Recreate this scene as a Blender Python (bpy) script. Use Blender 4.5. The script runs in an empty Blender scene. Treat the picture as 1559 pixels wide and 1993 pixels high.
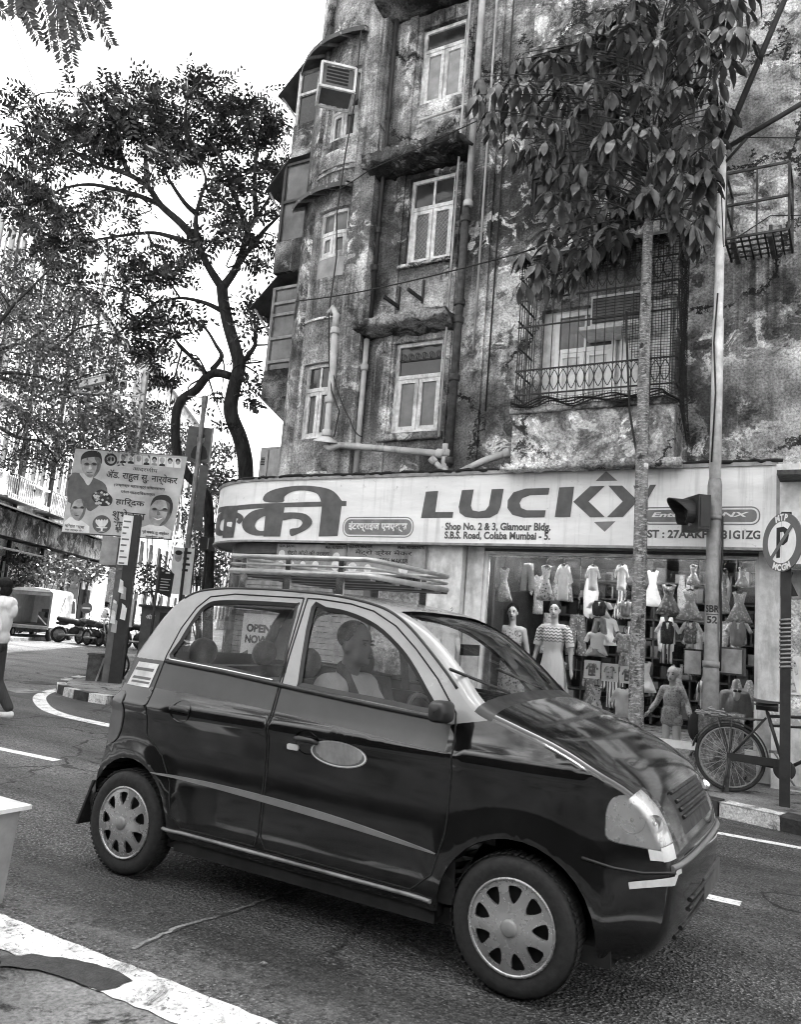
import bpy, bmesh, math, random
import numpy as np
from math import radians, sin, cos, tan, pi, atan2, sqrt
from mathutils import Vector, Matrix
from mathutils.geometry import delaunay_2d_cdt
random.seed(7); RNG = np.random.default_rng(7)
SC = bpy.context.scene
COL = SC.collection

# ---------------------------------------------------------------- camera
IMG_W, IMG_H, FOC = 1559, 1993, 1550.0          # photograph size and focal length in its pixels
PITCH, ROLL, YAW, EYE = radians(8.4), radians(4.5), radians(30), 1.47
CF = np.array([-sin(YAW)*cos(PITCH), cos(YAW)*cos(PITCH), sin(PITCH)])
_r0 = np.array([cos(YAW), sin(YAW), 0.0]); _u0 = np.cross(_r0, CF)
CR = _r0*cos(ROLL) + _u0*sin(ROLL); CU = -_r0*sin(ROLL) + _u0*cos(ROLL)
CO = np.array([0.0, 0.0, EYE])
cam = bpy.data.cameras.new('camera'); cam.sensor_fit = 'VERTICAL'; cam.sensor_height = 24.0
cam.lens = 24.0*FOC/IMG_H; cam.clip_start = 0.05; cam.clip_end = 2000
cam_ob = bpy.data.objects.new('camera', cam); COL.objects.link(cam_ob)
_m = Matrix.Identity(4)
for i in range(3):
    _m[i][0], _m[i][1], _m[i][2], _m[i][3] = CR[i], CU[i], -CF[i], CO[i]
cam_ob.matrix_world = _m
SC.camera = cam_ob

# ---------------------------------------------------------------- daylight
SUN_DIR = Vector((1.2, 13.0, 24.0)).normalized()     # towards the sun: behind the corner building
W = bpy.data.worlds.new('World'); SC.world = W; W.use_nodes = True
_nt = W.node_tree; _bg = _nt.nodes['Background']
_sky = _nt.nodes.new('ShaderNodeTexSky'); _sky.sky_type = 'NISHITA'; _sky.sun_disc = False
_sky.sun_elevation = math.asin(SUN_DIR.z); _sky.sun_rotation = atan2(SUN_DIR.x, SUN_DIR.y)
_sky.air_density = 1.3; _sky.dust_density = 5.0; _sky.ozone_density = 1.0
_bw = _nt.nodes.new('ShaderNodeRGBToBW')             # a black-and-white photograph
_nt.links.new(_sky.outputs[0], _bw.inputs[0]); _nt.links.new(_bw.outputs[0], _bg.inputs[0])
_bg.inputs[1].default_value = 0.15
_sl = bpy.data.lights.new('sun', 'SUN'); _sl.energy = 4.0; _sl.angle = radians(0.6); _sl.color = (1, 1, 1)
_so = bpy.data.objects.new('sun', _sl); COL.objects.link(_so)
_so.rotation_euler = (-SUN_DIR).to_track_quat('-Z', 'Y').to_euler(); _so.location = (0, 0, 40)
VS = SC.view_settings
VS.view_transform = 'Standard'; VS.look = 'None'; VS.gamma = 1.0; VS.use_curve_mapping = False
VS.exposure = 2.4
SC.render.engine = 'CYCLES'
SC.cycles.max_bounces = 8; SC.cycles.transparent_max_bounces = 24; SC.cycles.diffuse_bounces = 4
SC.cycles.use_denoising = True
SC.cycles.filter_width = 1.1; SC.cycles.sample_clamp_indirect = 4.0

# ---------------------------------------------------------------- helpers
def ray(px, py):
    return CF + CR*((px - IMG_W/2)/FOC) + CU*((IMG_H/2 - py)/FOC)
def on_y(px, py, y):
    d = ray(px, py); p = CO + d*(y/d[1]); return (p[0], y, p[2])
def on_z(px, py, z=0.0):
    d = ray(px, py); p = CO + d*((z-EYE)/d[2]); return (p[0], p[1], z)
def on_x(px, py, x):
    d = ray(px, py); p = CO + d*(x/d[0]); return (x, p[1], p[2])
def at_d(px, py, dist):
    p = CO + ray(px, py)*dist; return (p[0], p[1], p[2])
def on_plane(px, py, p0, n):
    d = ray(px, py); n = np.array(n); t = ((np.array(p0)-CO)@n)/(d@n); p = CO+d*t; return (p[0], p[1], p[2])

ORG = {}
def thing(name, label, cat, loc=(0, 0, 0), rotz=0.0, group=None, local=False):
    o = bpy.data.objects.new(name, None); COL.objects.link(o); o.empty_display_size = .1
    o.location = loc; o.rotation_euler = (0, 0, rotz)
    o['label'] = label; o['category'] = cat
    if group: o['group'] = group
    ORG[o.name] = (0, 0, 0) if local else tuple(loc)
    return o
def tag(o, label, cat, group=None):
    o['label'] = label; o['category'] = cat
    if group: o['group'] = group
    return o
def link(name, me, parent=None, smooth=None, org=None):
    o = bpy.data.objects.new(name, me); COL.objects.link(o)
    if parent is not None:
        o.parent = parent
        ORG[o.name] = ORG.get(parent.name, (0, 0, 0))
    return o
def copy_tree(o, parent=None):
    c = o.copy(); COL.objects.link(c)
    if parent is not None: c.parent = parent
    ORG[c.name] = ORG.get(o.name, (0, 0, 0))
    for ch in list(o.children): copy_tree(ch, c)
    return c

class MB:
    """collects faces; build() links them as one mesh object"""
    def __init__(s): s.v = []; s.f = []; s.m = []; s.s = []
    def add(s, vs, fs, mi=0, sm=False):
        b = len(s.v); s.v.extend([tuple(p) for p in vs])
        for f in fs: s.f.append(tuple(i+b for i in f)); s.m.append(mi); s.s.append(sm)
        return s
    def box(s, x0, x1, y0, y1, z0, z1, mi=0):
        vs = [(x0,y0,z0),(x1,y0,z0),(x1,y1,z0),(x0,y1,z0),(x0,y0,z1),(x1,y0,z1),(x1,y1,z1),(x0,y1,z1)]
        return s.add(vs, BOXF, mi)
    def obox(s, c, ax, ay, az, mi=0):
        """oriented box: centre and three half-axis vectors"""
        c, ax, ay, az = (np.array(q, float) for q in (c, ax, ay, az))
        vs = [c+i*ax+j*ay+k*az for k in (-1, 1) for (i, j) in ((-1,-1),(1,-1),(1,1),(-1,1))]
        return s.add(vs, BOXF, mi)
    def bar(s, a, b, w, h=None, up=(0, 0, 1), mi=0):
        a = np.array(a, float); b = np.array(b, float); d = b-a; L = np.linalg.norm(d)
        if L < 1e-6: return s
        d /= L; up = np.array(up, float)
        if abs(d@up) > .98: up = np.array((0, 1, 0.))
        x = np.cross(d, up); x /= np.linalg.norm(x); u = np.cross(x, d); h = h or w
        return s.obox((a+b)/2, d*L/2, x*w/2, u*h/2, mi)
    def tube(s, pts, r, n=8, mi=0, cap=True, sm=True):
        P = [np.array(p, float) for p in pts]; R = r if hasattr(r, '__len__') else [r]*len(P)
        vs = []; prev = None
        for i, p in enumerate(P):
            d = P[min(i+1, len(P)-1)] - P[max(i-1, 0)]; d = d/(np.linalg.norm(d)+1e-9)
            if prev is None:
                a = np.array((0, 0, 1.)) if abs(d[2]) < .9 else np.array((1., 0, 0))
                x = np.cross(d, a)
            else: x = prev - d*(prev@d)
            x = x/(np.linalg.norm(x)+1e-9); prev = x; y = np.cross(d, x)
            for k in range(n):
                t = 2*pi*k/n; vs.append(p + R[i]*(x*cos(t) + y*sin(t)))
        fs = [(i*n+k, i*n+(k+1) % n, (i+1)*n+(k+1) % n, (i+1)*n+k) for i in range(len(P)-1) for k in range(n)]
        s.add(vs, fs, mi, sm)
        if cap:
            b = len(s.v)-len(vs)
            s.f.append(tuple(b+k for k in reversed(range(n)))); s.m.append(mi); s.s.append(False)
            e = b+(len(P)-1)*n
            s.f.append(tuple(e+k for k in range(n))); s.m.append(mi); s.s.append(False)
        return s
    def lathe(s, prof, c, axis=(0, 0, 1), n=24, mi=0, sm=True, ref=None):
        """prof: (radius, height) pairs along axis"""
        c = np.array(c, float); a = np.array(axis, float); a /= np.linalg.norm(a)
        q = np.array(ref if ref is not None else ((0, 0, 1.) if abs(a[2]) < .9 else (1., 0, 0)), float)
        x = np.cross(q, a); x /= np.linalg.norm(x); y = np.cross(a, x)
        vs = [c + a*h + (x*cos(2*pi*k/n)+y*sin(2*pi*k/n))*r for (r, h) in prof for k in range(n)]
        fs = [(i*n+k, i*n+(k+1) % n, (i+1)*n+(k+1) % n, (i+1)*n+k) for i in range(len(prof)-1) for k in range(n)]
        return s.add(vs, fs, mi, sm)
    def ball(s, c, r, n=12, m=8, mi=0, rot=None):
        r = np.array(r if hasattr(r, '__len__') else (r, r, r), float); c = np.array(c, float)
        vs = []
        for j in range(m+1):
            t = pi*j/m
            for k in range(n):
                p = np.array((sin(t)*cos(2*pi*k/n), sin(t)*sin(2*pi*k/n), cos(t)))*r
                if rot is not None: p = np.array(rot) @ p
                vs.append(c+p)
        fs = [(j*n+k, (j+1)*n+k, (j+1)*n+(k+1) % n, j*n+(k+1) % n) for j in range(m) for k in range(n)]
        return s.add(vs, fs, mi, True)
    def grid(s, fn, us, vs_, mi=0, sm=True, flip=False):
        nu, nv = len(us), len(vs_)
        V = [fn(u, v) for u in us for v in vs_]
        F = [(i*nv+j, (i+1)*nv+j, (i+1)*nv+j+1, i*nv+j+1) for i in range(nu-1) for j in range(nv-1)]
        if flip: F = [f[::-1] for f in F]
        return s.add(V, F, mi, sm)
    def slab(s, surf, s0, s1, z0, z1, d0, d1, n=1, mi=0):
        """box bent along a wall surface surf(s, z, d): d = distance out of the wall"""
        V = []; F = []
        for i in range(n+1):
            t = s0+(s1-s0)*i/n
            V += [surf(t, z0, d0), surf(t, z0, d1), surf(t, z1, d1), surf(t, z1, d0)]
        for i in range(n):
            a = i*4; b = a+4
            for k in range(4): F.append((a+k, b+k, b+(k+1) % 4, a+(k+1) % 4))
        F.append((0, 3, 2, 1)[::-1]); e = n*4; F.append((e, e+3, e+2, e+1))
        return s.add(V, F, mi, False)
    def build(s, name, mats, parent=None, org=None, weld=False, fixn=True):
        me = bpy.data.meshes.new(name)
        if org is None: org = ORG.get(parent.name, (0, 0, 0)) if parent is not None else (0, 0, 0)
        V = np.array(s.v, float).reshape(-1, 3) - np.array(org)
        me.from_pydata(V.tolist(), [], s.f)
        for m in (mats if isinstance(mats, (list, tuple)) else [mats]): me.materials.append(m)
        me.polygons.foreach_set('material_index', s.m)
        me.polygons.foreach_set('use_smooth', s.s)
        if fixn or weld:
            bm = bmesh.new(); bm.from_mesh(me)
            if weld: bmesh.ops.remove_doubles(bm, verts=bm.verts, dist=1e-4)
            bmesh.ops.recalc_face_normals(bm, faces=bm.faces); bm.to_mesh(me); bm.free()
        me.update()
        o = link(name, me, parent)
        if parent is None: o.location = org
        return o
BOXF = [(0,3,2,1),(4,5,6,7),(0,1,5,4),(1,2,6,5),(2,3,7,6),(3,0,4,7)]

def structure(o): o['kind'] = 'structure'; return o
def stuff(o): o['kind'] = 'stuff'; return o

def resample(poly, step, closed=True):
    out = []; n = len(poly)
    for i in range(n if closed else n-1):
        a = poly[i]; b = poly[(i+1) % n]; L = math.hypot(b[0]-a[0], b[1]-a[1]); k = max(1, int(math.ceil(L/step)))
        for j in range(k): out.append((a[0]+(b[0]-a[0])*j/k, a[1]+(b[1]-a[1])*j/k))
    if not closed: out.append(tuple(poly[-1]))
    return out
def pin(p, poly):
    x, y = p; c = False; j = len(poly)-1
    for i in range(len(poly)):
        xi, yi = poly[i]; xj, yj = poly[j]
        if (yi > y) != (yj > y) and x < (xj-xi)*(y-yi)/(yj-yi)+xi: c = not c
        j = i
    return c
def smooth_poly(P, k=6, closed=True):
    """Catmull-Rom through the points"""
    n = len(P); out = []
    rng = range(n) if closed else range(n-1)
    for i in rng:
        if closed: a, b, c, d = P[i-1], P[i], P[(i+1) % n], P[(i+2) % n]
        else: a, b, c, d = P[max(i-1, 0)], P[i], P[i+1], P[min(i+2, n-1)]
        for j in range(k):
            t = j/k
            out.append(tuple(.5*((2*b[q]) + (-a[q]+c[q])*t + (2*a[q]-5*b[q]+4*c[q]-d[q])*t*t + (-a[q]+3*b[q]-3*c[q]+d[q])*t**3) for q in range(len(b))))
    if not closed: out.append(tuple(P[-1]))
    return out
def cdt(loops, inner=None, lines=()):
    """constrained triangulation of closed loops (+ open lines); returns verts, tris"""
    V = []; E = []
    for L in loops:
        b = len(V); V += [Vector(p) for p in L]; E += [(b+i, b+(i+1) % len(L)) for i in range(len(L))]
    for L in lines:
        b = len(V); V += [Vector(p) for p in L]; E += [(b+i, b+i+1) for i in range(len(L)-1)]
    if inner: V += [Vector(p) for p in inner]
    r = delaunay_2d_cdt(V, E, [], 0, 1e-5)
    return [tuple(p) for p in r[0]], [tuple(f) for f in r[2]]
def fill(outer, holes=(), step=None, inner_step=None):
    """triangulate a polygon with holes, finely enough for bending"""
    if step: outer = resample(outer, step); holes = [resample(h, step) for h in holes]
    inner = []
    if inner_step:
        xs = [p[0] for p in outer]; ys = [p[1] for p in outer]
        x = min(xs)+inner_step*.5
        while x < max(xs):
            y = min(ys)+inner_step*.5
            while y < max(ys):
                if pin((x, y), outer): inner.append((x, y))
                y += inner_step
            x += inner_step
    V, F = cdt([outer]+list(holes), inner)
    keep = []
    for f in F:
        c = (sum(V[i][0] for i in f)/len(f), sum(V[i][1] for i in f)/len(f))
        if pin(c, outer) and not any(pin(c, h) for h in holes): keep.append(f)
    return V, keep
def ell(cx, cy, rx, ry, n=24, a0=0, a1=2*pi):
    return [(cx+rx*cos(a0+(a1-a0)*i/n), cy+ry*sin(a0+(a1-a0)*i/n)) for i in range(n)]
def rrect(x0, x1, y0, y1, r, n=5):
    P = []
    for (cx, cy, a) in ((x1-r, y1-r, 0), (x0+r, y1-r, pi/2), (x0+r, y0+r, pi), (x1-r, y0+r, 1.5*pi)):
        P += [(cx+r*cos(a+pi/2*i/n), cy+r*sin(a+pi/2*i/n)) for i in range(n+1)]
    return P
def plate(mb, poly, surf, d0, d1, holes=(), mi=0, step=None, inner=None, sm=False):
    """a polygon given in wall coordinates, raised from d0 to d1 with edges"""
    V, F = fill(poly, holes, step, inner)
    mb.add([surf(p[0], p[1], d1) for p in V], F, mi, sm)
    if abs(d1-d0) > 1e-6:
        for L in [poly]+list(holes):
            if step: L = resample(L, step)
            n = len(L)
            mb.add([surf(p[0], p[1], d) for d in (d0, d1) for p in L], [(i, (i+1) % n, n+(i+1) % n, n+i) for i in range(n)], mi)
    return mb
_TC = {}
def text_geo(body, bold=0.0, shear=0.0, spacing=1.0):
    k = (body, bold, shear, spacing)
    if k not in _TC:
        c = bpy.data.curves.new('lettering', 'FONT'); c.body = body; c.offset = bold; c.size = 1; c.shear = shear
        c.space_character = spacing; c.resolution_u = 3
        o = bpy.data.objects.new('lettering', c); m = o.to_mesh()
        v = [x.co[:2] for x in m.vertices]; f = [tuple(p.vertices) for p in m.polygons]
        o.to_mesh_clear(); bpy.data.objects.remove(o); bpy.data.curves.remove(c)
        _TC[k] = (v, f)
    return _TC[k]
def put_text(mb, body, surf, s0, s1, z0, z1, d, mi=0, bold=0.0, shear=0.0, fit=True, spacing=1.0, slope=0.0):
    """flat lettering fitted into the box s0..s1 x z0..z1 of a wall surface"""
    v, f = text_geo(body, bold, shear, spacing)
    if not v: return mb
    x0 = min(p[0] for p in v); x1 = max(p[0] for p in v); y0 = min(p[1] for p in v); y1 = max(p[1] for p in v)
    kx = (s1-s0)/(x1-x0); ky = (z1-z0)/(y1-y0)
    mb.add([surf(s0+(p[0]-x0)*kx, z0+(p[1]-y0)*ky + slope*(p[0]-x0)*kx, d) for p in v], f, mi)
    return mb
def wall_y(y0):            # flat wall facing -y
    return lambda s, z, d: (s, y0-d, z)
def plane_surf(o, ux, uz): # any flat sheet: origin, right vector, up vector
    o, ux, uz = (np.array(q, float) for q in (o, ux, uz)); n = np.cross(ux, uz); n = n/np.linalg.norm(n)
    return lambda s, z, d: tuple(o + ux*s + uz*z + n*d)

# ---------------------------------------------------------------- materials (black-and-white photograph: greys)
def g(v): return (v, v, v, 1)
class NT:
    def __init__(s, name):
        s.mat = bpy.data.materials.new(name); s.mat.use_nodes = True; s.t = s.mat.node_tree
        s.p = s.t.nodes['Principled BSDF']; s.out = s.t.nodes['Material Output']
    def n(s, kind, ins=None, **props):
        nd = s.t.nodes.new('ShaderNode'+kind)
        for k, v in props.items(): setattr(nd, k, v)
        for k, v in (ins or {}).items(): s.set(nd.inputs[k], v)
        return nd
    def set(s, sock, v):
        if isinstance(v, bpy.types.NodeSocket): s.t.links.new(v, sock)
        elif isinstance(v, bpy.types.Node): s.t.links.new(v.outputs[0], sock)
        else:
            try: sock.default_value = v
            except Exception: sock.default_value = g(v) if not hasattr(v, '__len__') else v
    def pos(s, scale=(1, 1, 1)):
        q = s.n('NewGeometry').outputs['Position']
        if scale != (1, 1, 1):
            m = s.n('VectorMath', {0: q, 1: scale}, operation='MULTIPLY'); q = m.outputs[0]
        return q
    def obj(s, scale=(1, 1, 1)):
        q = s.n('TexCoord').outputs['Object']
        if scale != (1, 1, 1): q = s.n('VectorMath', {0: q, 1: scale}, operation='MULTIPLY').outputs[0]
        return q
    def noise(s, vec, scale, detail=5, rough=.6, dist=0.0):
        return s.n('TexNoise', {'Vector': vec, 'Scale': scale, 'Detail': detail, 'Roughness': rough, 'Distortion': dist}).outputs[0]
    def vor(s, vec, scale, feature='F1', rand=1.0):
        return s.n('TexVoronoi', {'Vector': vec, 'Scale': scale, 'Randomness': rand}, feature=feature).outputs['Distance']
    def ramp(s, fac, stops):
        r = s.n('ValToRGB', {0: fac}); el = r.color_ramp.elements
        while len(el) < len(stops): el.new(.5)
        for e, (p, c) in zip(el, stops): e.position = p; e.color = g(c)
        return r.outputs[0]
    def mr(s, v, a, b, c=0.0, d=1.0):
        return s.n('MapRange', {0: v, 1: a, 2: b, 3: c, 4: d}).outputs[0]
    def mix(s, f, a, b, mode='MIX'):
        m = s.n('MixRGB', {0: f, 1: a, 2: b}, blend_type=mode); return m.outputs[0]
    def math(s, op, a, b=0.0):
        return s.n('Math', {0: a, 1: b}, operation=op).outputs[0]
    def bump(s, h, strength=.3, dist=.02):
        b = s.n('Bump', {'Strength': strength, 'Distance': dist, 'Height': h}); s.t.links.new(b.outputs[0], s.p.inputs['Normal'])
    def done(s, col, rough=.7, metal=0.0, spec=.4):
        s.set(s.p.inputs['Base Color'], col); s.set(s.p.inputs['Roughness'], rough)
        s.set(s.p.inputs['Metallic'], metal); s.set(s.p.inputs['Specular IOR Level'], spec)
        return s.mat
def mat(name, col, rough=.6, metal=0.0, spec=.4, var=.25, vs=6.0, bump=.0, bs=40.0, grime=.0, coat=0.0):
    """plain coloured surface with uneven tone, fine relief and optional grime"""
    t = NT(name); p = t.obj()
    n = t.noise(p, vs, 5); f = t.mr(n, .3, .7, 1-var, 1+var)
    c = t.mix(1.0, g(col), f, 'MULTIPLY')
    if grime:
        d = t.mr(t.noise(t.obj((2.0, 2.0, .5)), 2.3, 6, .7), .5, .68); c = t.mix(t.math('MULTIPLY', d, grime), c, g(col*.18+.01))
    if bump: t.bump(t.noise(p, bs, 4), bump, .01)
    r = t.mr(t.noise(p, vs*2.3, 4), .3, .7, max(.02, rough-.08), min(1, rough+.1))
    if coat: t.p.inputs['Coat Weight'].default_value = coat; t.p.inputs['Coat Roughness'].default_value = .04
    return t.done(c, r, metal, spec)
def plaster(name, lo, mid, hi, mold=.5, cracks=.6, seed=0.0, streak=.5, runs=()):
    """old stained lime plaster: soft clouds, damp streaks, black mould, flaking and cracks"""
    t = NT(name); P = t.n('VectorMath', {0: t.pos(), 1: (seed, seed*1.7, seed*.6)}, operation='ADD').outputs[0]
    def sc(v): return t.n('VectorMath', {0: P, 1: v}, operation='MULTIPLY').outputs[0]
    big = t.noise(P, .42, 5, .55, .4)
    c = t.ramp(big, [(.36, lo), (.5, mid), (.63, hi)])
    cl = t.noise(P, 1.7, 5, .6, .3); c = t.mix(1.0, c, t.mr(cl, .34, .66, .45, 1.5), 'MULTIPLY')
    fl = t.noise(P, 3.1, 9, .70, .8); zone = t.mr(t.noise(P, .8, 3, .5), .46, .56)
    c = t.mix(t.math('MULTIPLY', t.mr(fl, .53, .57), zone), c, g(hi*1.25))
    c = t.mix(t.math('MULTIPLY', t.mr(fl, .47, .42), t.math('MULTIPLY', zone, .8)), c, g(lo*.5))
    st = t.noise(sc((2.4, 2.4, .10)), 1.2, 7, .66); st0 = t.mr(t.noise(P, .5, 2), .42, .58)
    c = t.mix(t.math('MULTIPLY', t.mr(st, .48, .62), t.math('MULTIPLY', st0, streak)), c, g(lo*.28))
    st2 = t.noise(sc((6., 6., .16)), 1.1, 4, .6)
    c = t.mix(t.math('MULTIPLY', t.mr(st2, .54, .68), streak*.6), c, g(lo*.4))
    st3 = t.noise(sc((4.4, 4.4, .22)), 1.3, 5, .6)
    c = t.mix(t.math('MULTIPLY', t.mr(st3, .58, .70), streak*.6), c, g(hi*1.35))
    if runs:                                # damp runs where pipes leak and ledges drip: (x, half width, bottom, top, strength)
        xyz = t.n('SeparateXYZ', {0: t.pos()}); dn = t.noise(sc((5., 5., .12)), 1.6, 6, .65); ed_ = t.noise(P, 2.6, 6, .7)
        for (rx, rw, rz0, rz1, rs_) in runs:
            dx = t.math('ABSOLUTE', t.math('SUBTRACT', t.math('ADD', xyz.outputs[0], t.math('MULTIPLY', t.math('SUBTRACT', ed_, .5), .5)), rx))
            mk_ = t.math('MULTIPLY', t.mr(dx, rw, rw*.3), t.math('MULTIPLY', t.mr(xyz.outputs[2], rz0, rz0+(rz1-rz0)*.75), t.math('LESS_THAN', xyz.outputs[2], rz1)))
            c = t.mix(t.math('MULTIPLY', t.math('MULTIPLY', mk_, t.mr(dn, .38, .58)), rs_), c, g(lo*.16))
    mo = t.math('ADD', t.math('MULTIPLY', t.noise(P, .75, 8, .68, .6), .8), t.math('MULTIPLY', t.noise(P, 9, 6, .75), .2))
    c = t.mix(t.math('MULTIPLY', t.mr(mo, .515, .575), mold), c, g(lo*.2))
    sp = t.noise(P, 34, 5, .72); c = t.mix(1.0, c, t.mr(sp, .34, .66, .4, 1.6), 'MULTIPLY')
    pit = t.vor(P, 11); pm = t.mr(t.noise(P, 2.0, 3), .48, .56)
    c = t.mix(t.math('MULTIPLY', t.mr(pit, .05, .12, .9, 0), pm), c, g(.010))
    if cracks:
        dis = t.n('TexNoise', {'Vector': P, 'Scale': 2.6, 'Detail': 8.0, 'Roughness': .75}).outputs['Color']
        w = t.n('VectorMath', {0: P, 1: t.n('VectorMath', {0: dis, 1: (1.0, 1.0, 1.0)}, operation='MULTIPLY').outputs[0]}, operation='ADD').outputs[0]
        cr = t.vor(w, .62, 'DISTANCE_TO_EDGE'); cw = t.mr(t.noise(P, 3.0, 4), .35, .65, .005, .030)
        ms = t.mr(t.noise(P, .45, 3), .43, .51); k = t.math('LESS_THAN', cr, cw)
        c = t.mix(t.math('MULTIPLY', t.math('MULTIPLY', k, ms), cracks), c, g(.008))
    h = t.math('ADD', t.math('MULTIPLY', fl, .9), t.math('MULTIPLY', sp, .35))
    t.bump(h, .8, .035)
    return t.done(c, .9, 0, .2)
def glass_mat(name, tint=.9, base=.02, refl=1.0, rough=.02, trans=.85):
    """window pane: clear, with the street reflected in it"""
    t = NT(name); t.t.nodes.remove(t.p)
    tr = t.n('BsdfTransparent', {0: g(tint*trans)}); gl = t.n('BsdfGlossy', {0: g(1.0), 'Roughness': rough})
    fr = t.n('Fresnel', {'IOR': 1.5}); f = t.math('MULTIPLY', fr.outputs[0], refl)
    df = t.n('BsdfDiffuse', {0: g(base)})
    m0 = t.n('MixShader', {0: .06, 1: tr, 2: df})
    m = t.n('MixShader', {0: f, 1: m0, 2: gl}); t.t.links.new(m.outputs[0], t.out.inputs[0])
    return t.mat
M = {}
def mk_materials():
    M['plaster'] = plaster('old_plaster', .06, .27, .56, .6, .95, 0.0, .5, ((-4.92, .42, 3.4, 16, .9), (-6.5, .30, 3.4, 16, .8), (-2.9, 1.3, 6.6, 9.6, .85), (-5.7, .75, 7.6, 8.6, .9), (-5.7, .75, 4.7, 5.95, .7), (-5.7, .8, 10.3, 11.4, .9), (-3.0, .9, 3.4, 4.0, .8), (-.95, .5, 4.2, 6.4, .8), (.3, .8, 3.4, 5.4, .8), (-4.3, .25, 3.6, 5.6, .6), (-1.6, .3, 3.6, 8.5, .7)))
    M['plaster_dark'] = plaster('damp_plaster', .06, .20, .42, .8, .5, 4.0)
    M['plaster_light'] = plaster('pale_plaster', .2, .42, .62, .45, .9, 9.0, .35)
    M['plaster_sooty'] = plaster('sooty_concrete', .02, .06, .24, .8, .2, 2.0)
    M['plaster_smooth'] = plaster('grey_painted_plaster', .12, .36, .56, .55, .3, 6.0, .8)
    M['pale_wall'] = plaster('pale_painted_wall', .4, .62, .78, .2, .1, 3.0, .25)
    M['cream_wall'] = plaster('cream_painted_wall', .32, .46, .6, .3, .1, 13.0, .35)
    M['white_frame'] = mat('weathered_white_paint', .6, .5, var=.35, vs=11, grime=.85, bump=.4)
    M['dark_frame'] = mat('weathered_dark_wood', .06, .6, var=.4, bump=.3)
    M['grey_frame'] = mat('weathered_grey_wood', .25, .6, var=.4, grime=.6, bump=.3)
    M['board'] = mat('painted_board', .30, .6, var=.3, grime=.5, bump=.2)
    M['pane'] = mat('dusty_pane', .10, .10, var=.5, vs=2.5, spec=.6, grime=.3)
    M['pane_dark'] = mat('dark_pane', .03, .06, var=.5, vs=2.5, spec=.7)
    M['pane_pale'] = mat('curtained_pane', .26, .2, var=.35, vs=3, spec=.6, grime=.3)
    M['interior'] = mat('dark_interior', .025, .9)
    M['pvc'] = mat('grey_plastic_pipe', .42, .45, var=.3, vs=3, grime=.75)
    M['iron'] = mat('rusty_iron', .05, .7, var=.7, vs=9, bump=.5, grime=.3)
    M['iron_dark'] = mat('black_iron', .02, .6, var=.5, bump=.2)
    M['steel'] = mat('galvanised_steel', .42, .45, .7, var=.3, vs=9, grime=.4)
    M['steel_dull'] = mat('dull_grey_metal', .25, .5, .3, var=.35, vs=7, grime=.5)
    M['white'] = mat('white_paint', .78, .5, var=.12, grime=.15)
    M['white_dirty'] = mat('dirty_white', .62, .55, var=.3, grime=.45, bump=.2)
    M['grey'] = mat('mid_grey_paint', .3, .5, var=.25, grime=.3)
    M['grey_dark'] = mat('dark_grey_paint', .09, .5, var=.3, grime=.2)
    M['black'] = mat('black_paint', .018, .5, var=.4)
    M['matt_black'] = mat('matt_black', .012, .85, var=.4)
    M['rubber'] = mat('black_rubber', .022, .75, var=.4, vs=30, bump=.2)
    M['cable'] = mat('black_cable', .012, .6)
    M['concrete'] = plaster('rough_concrete', .12, .22, .36, .55, .4, 20.0, .1)
    M['paper'] = mat('paper', .7, .8, var=.12, grime=.2)
    M['ink'] = mat('black_ink', .025, .7, var=.1)
    M['ink_grey'] = mat('grey_ink', .13, .6, var=.15)
    M['skin'] = mat('skin', .13, .5, var=.12, vs=14)
    M['hair'] = mat('black_hair', .010, .7, spec=.15, var=.6, vs=30, bump=.25, bs=60)
    M['chrome'] = mat('chrome', .75, .15, 1.0, var=.1)
mk_materials()
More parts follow.
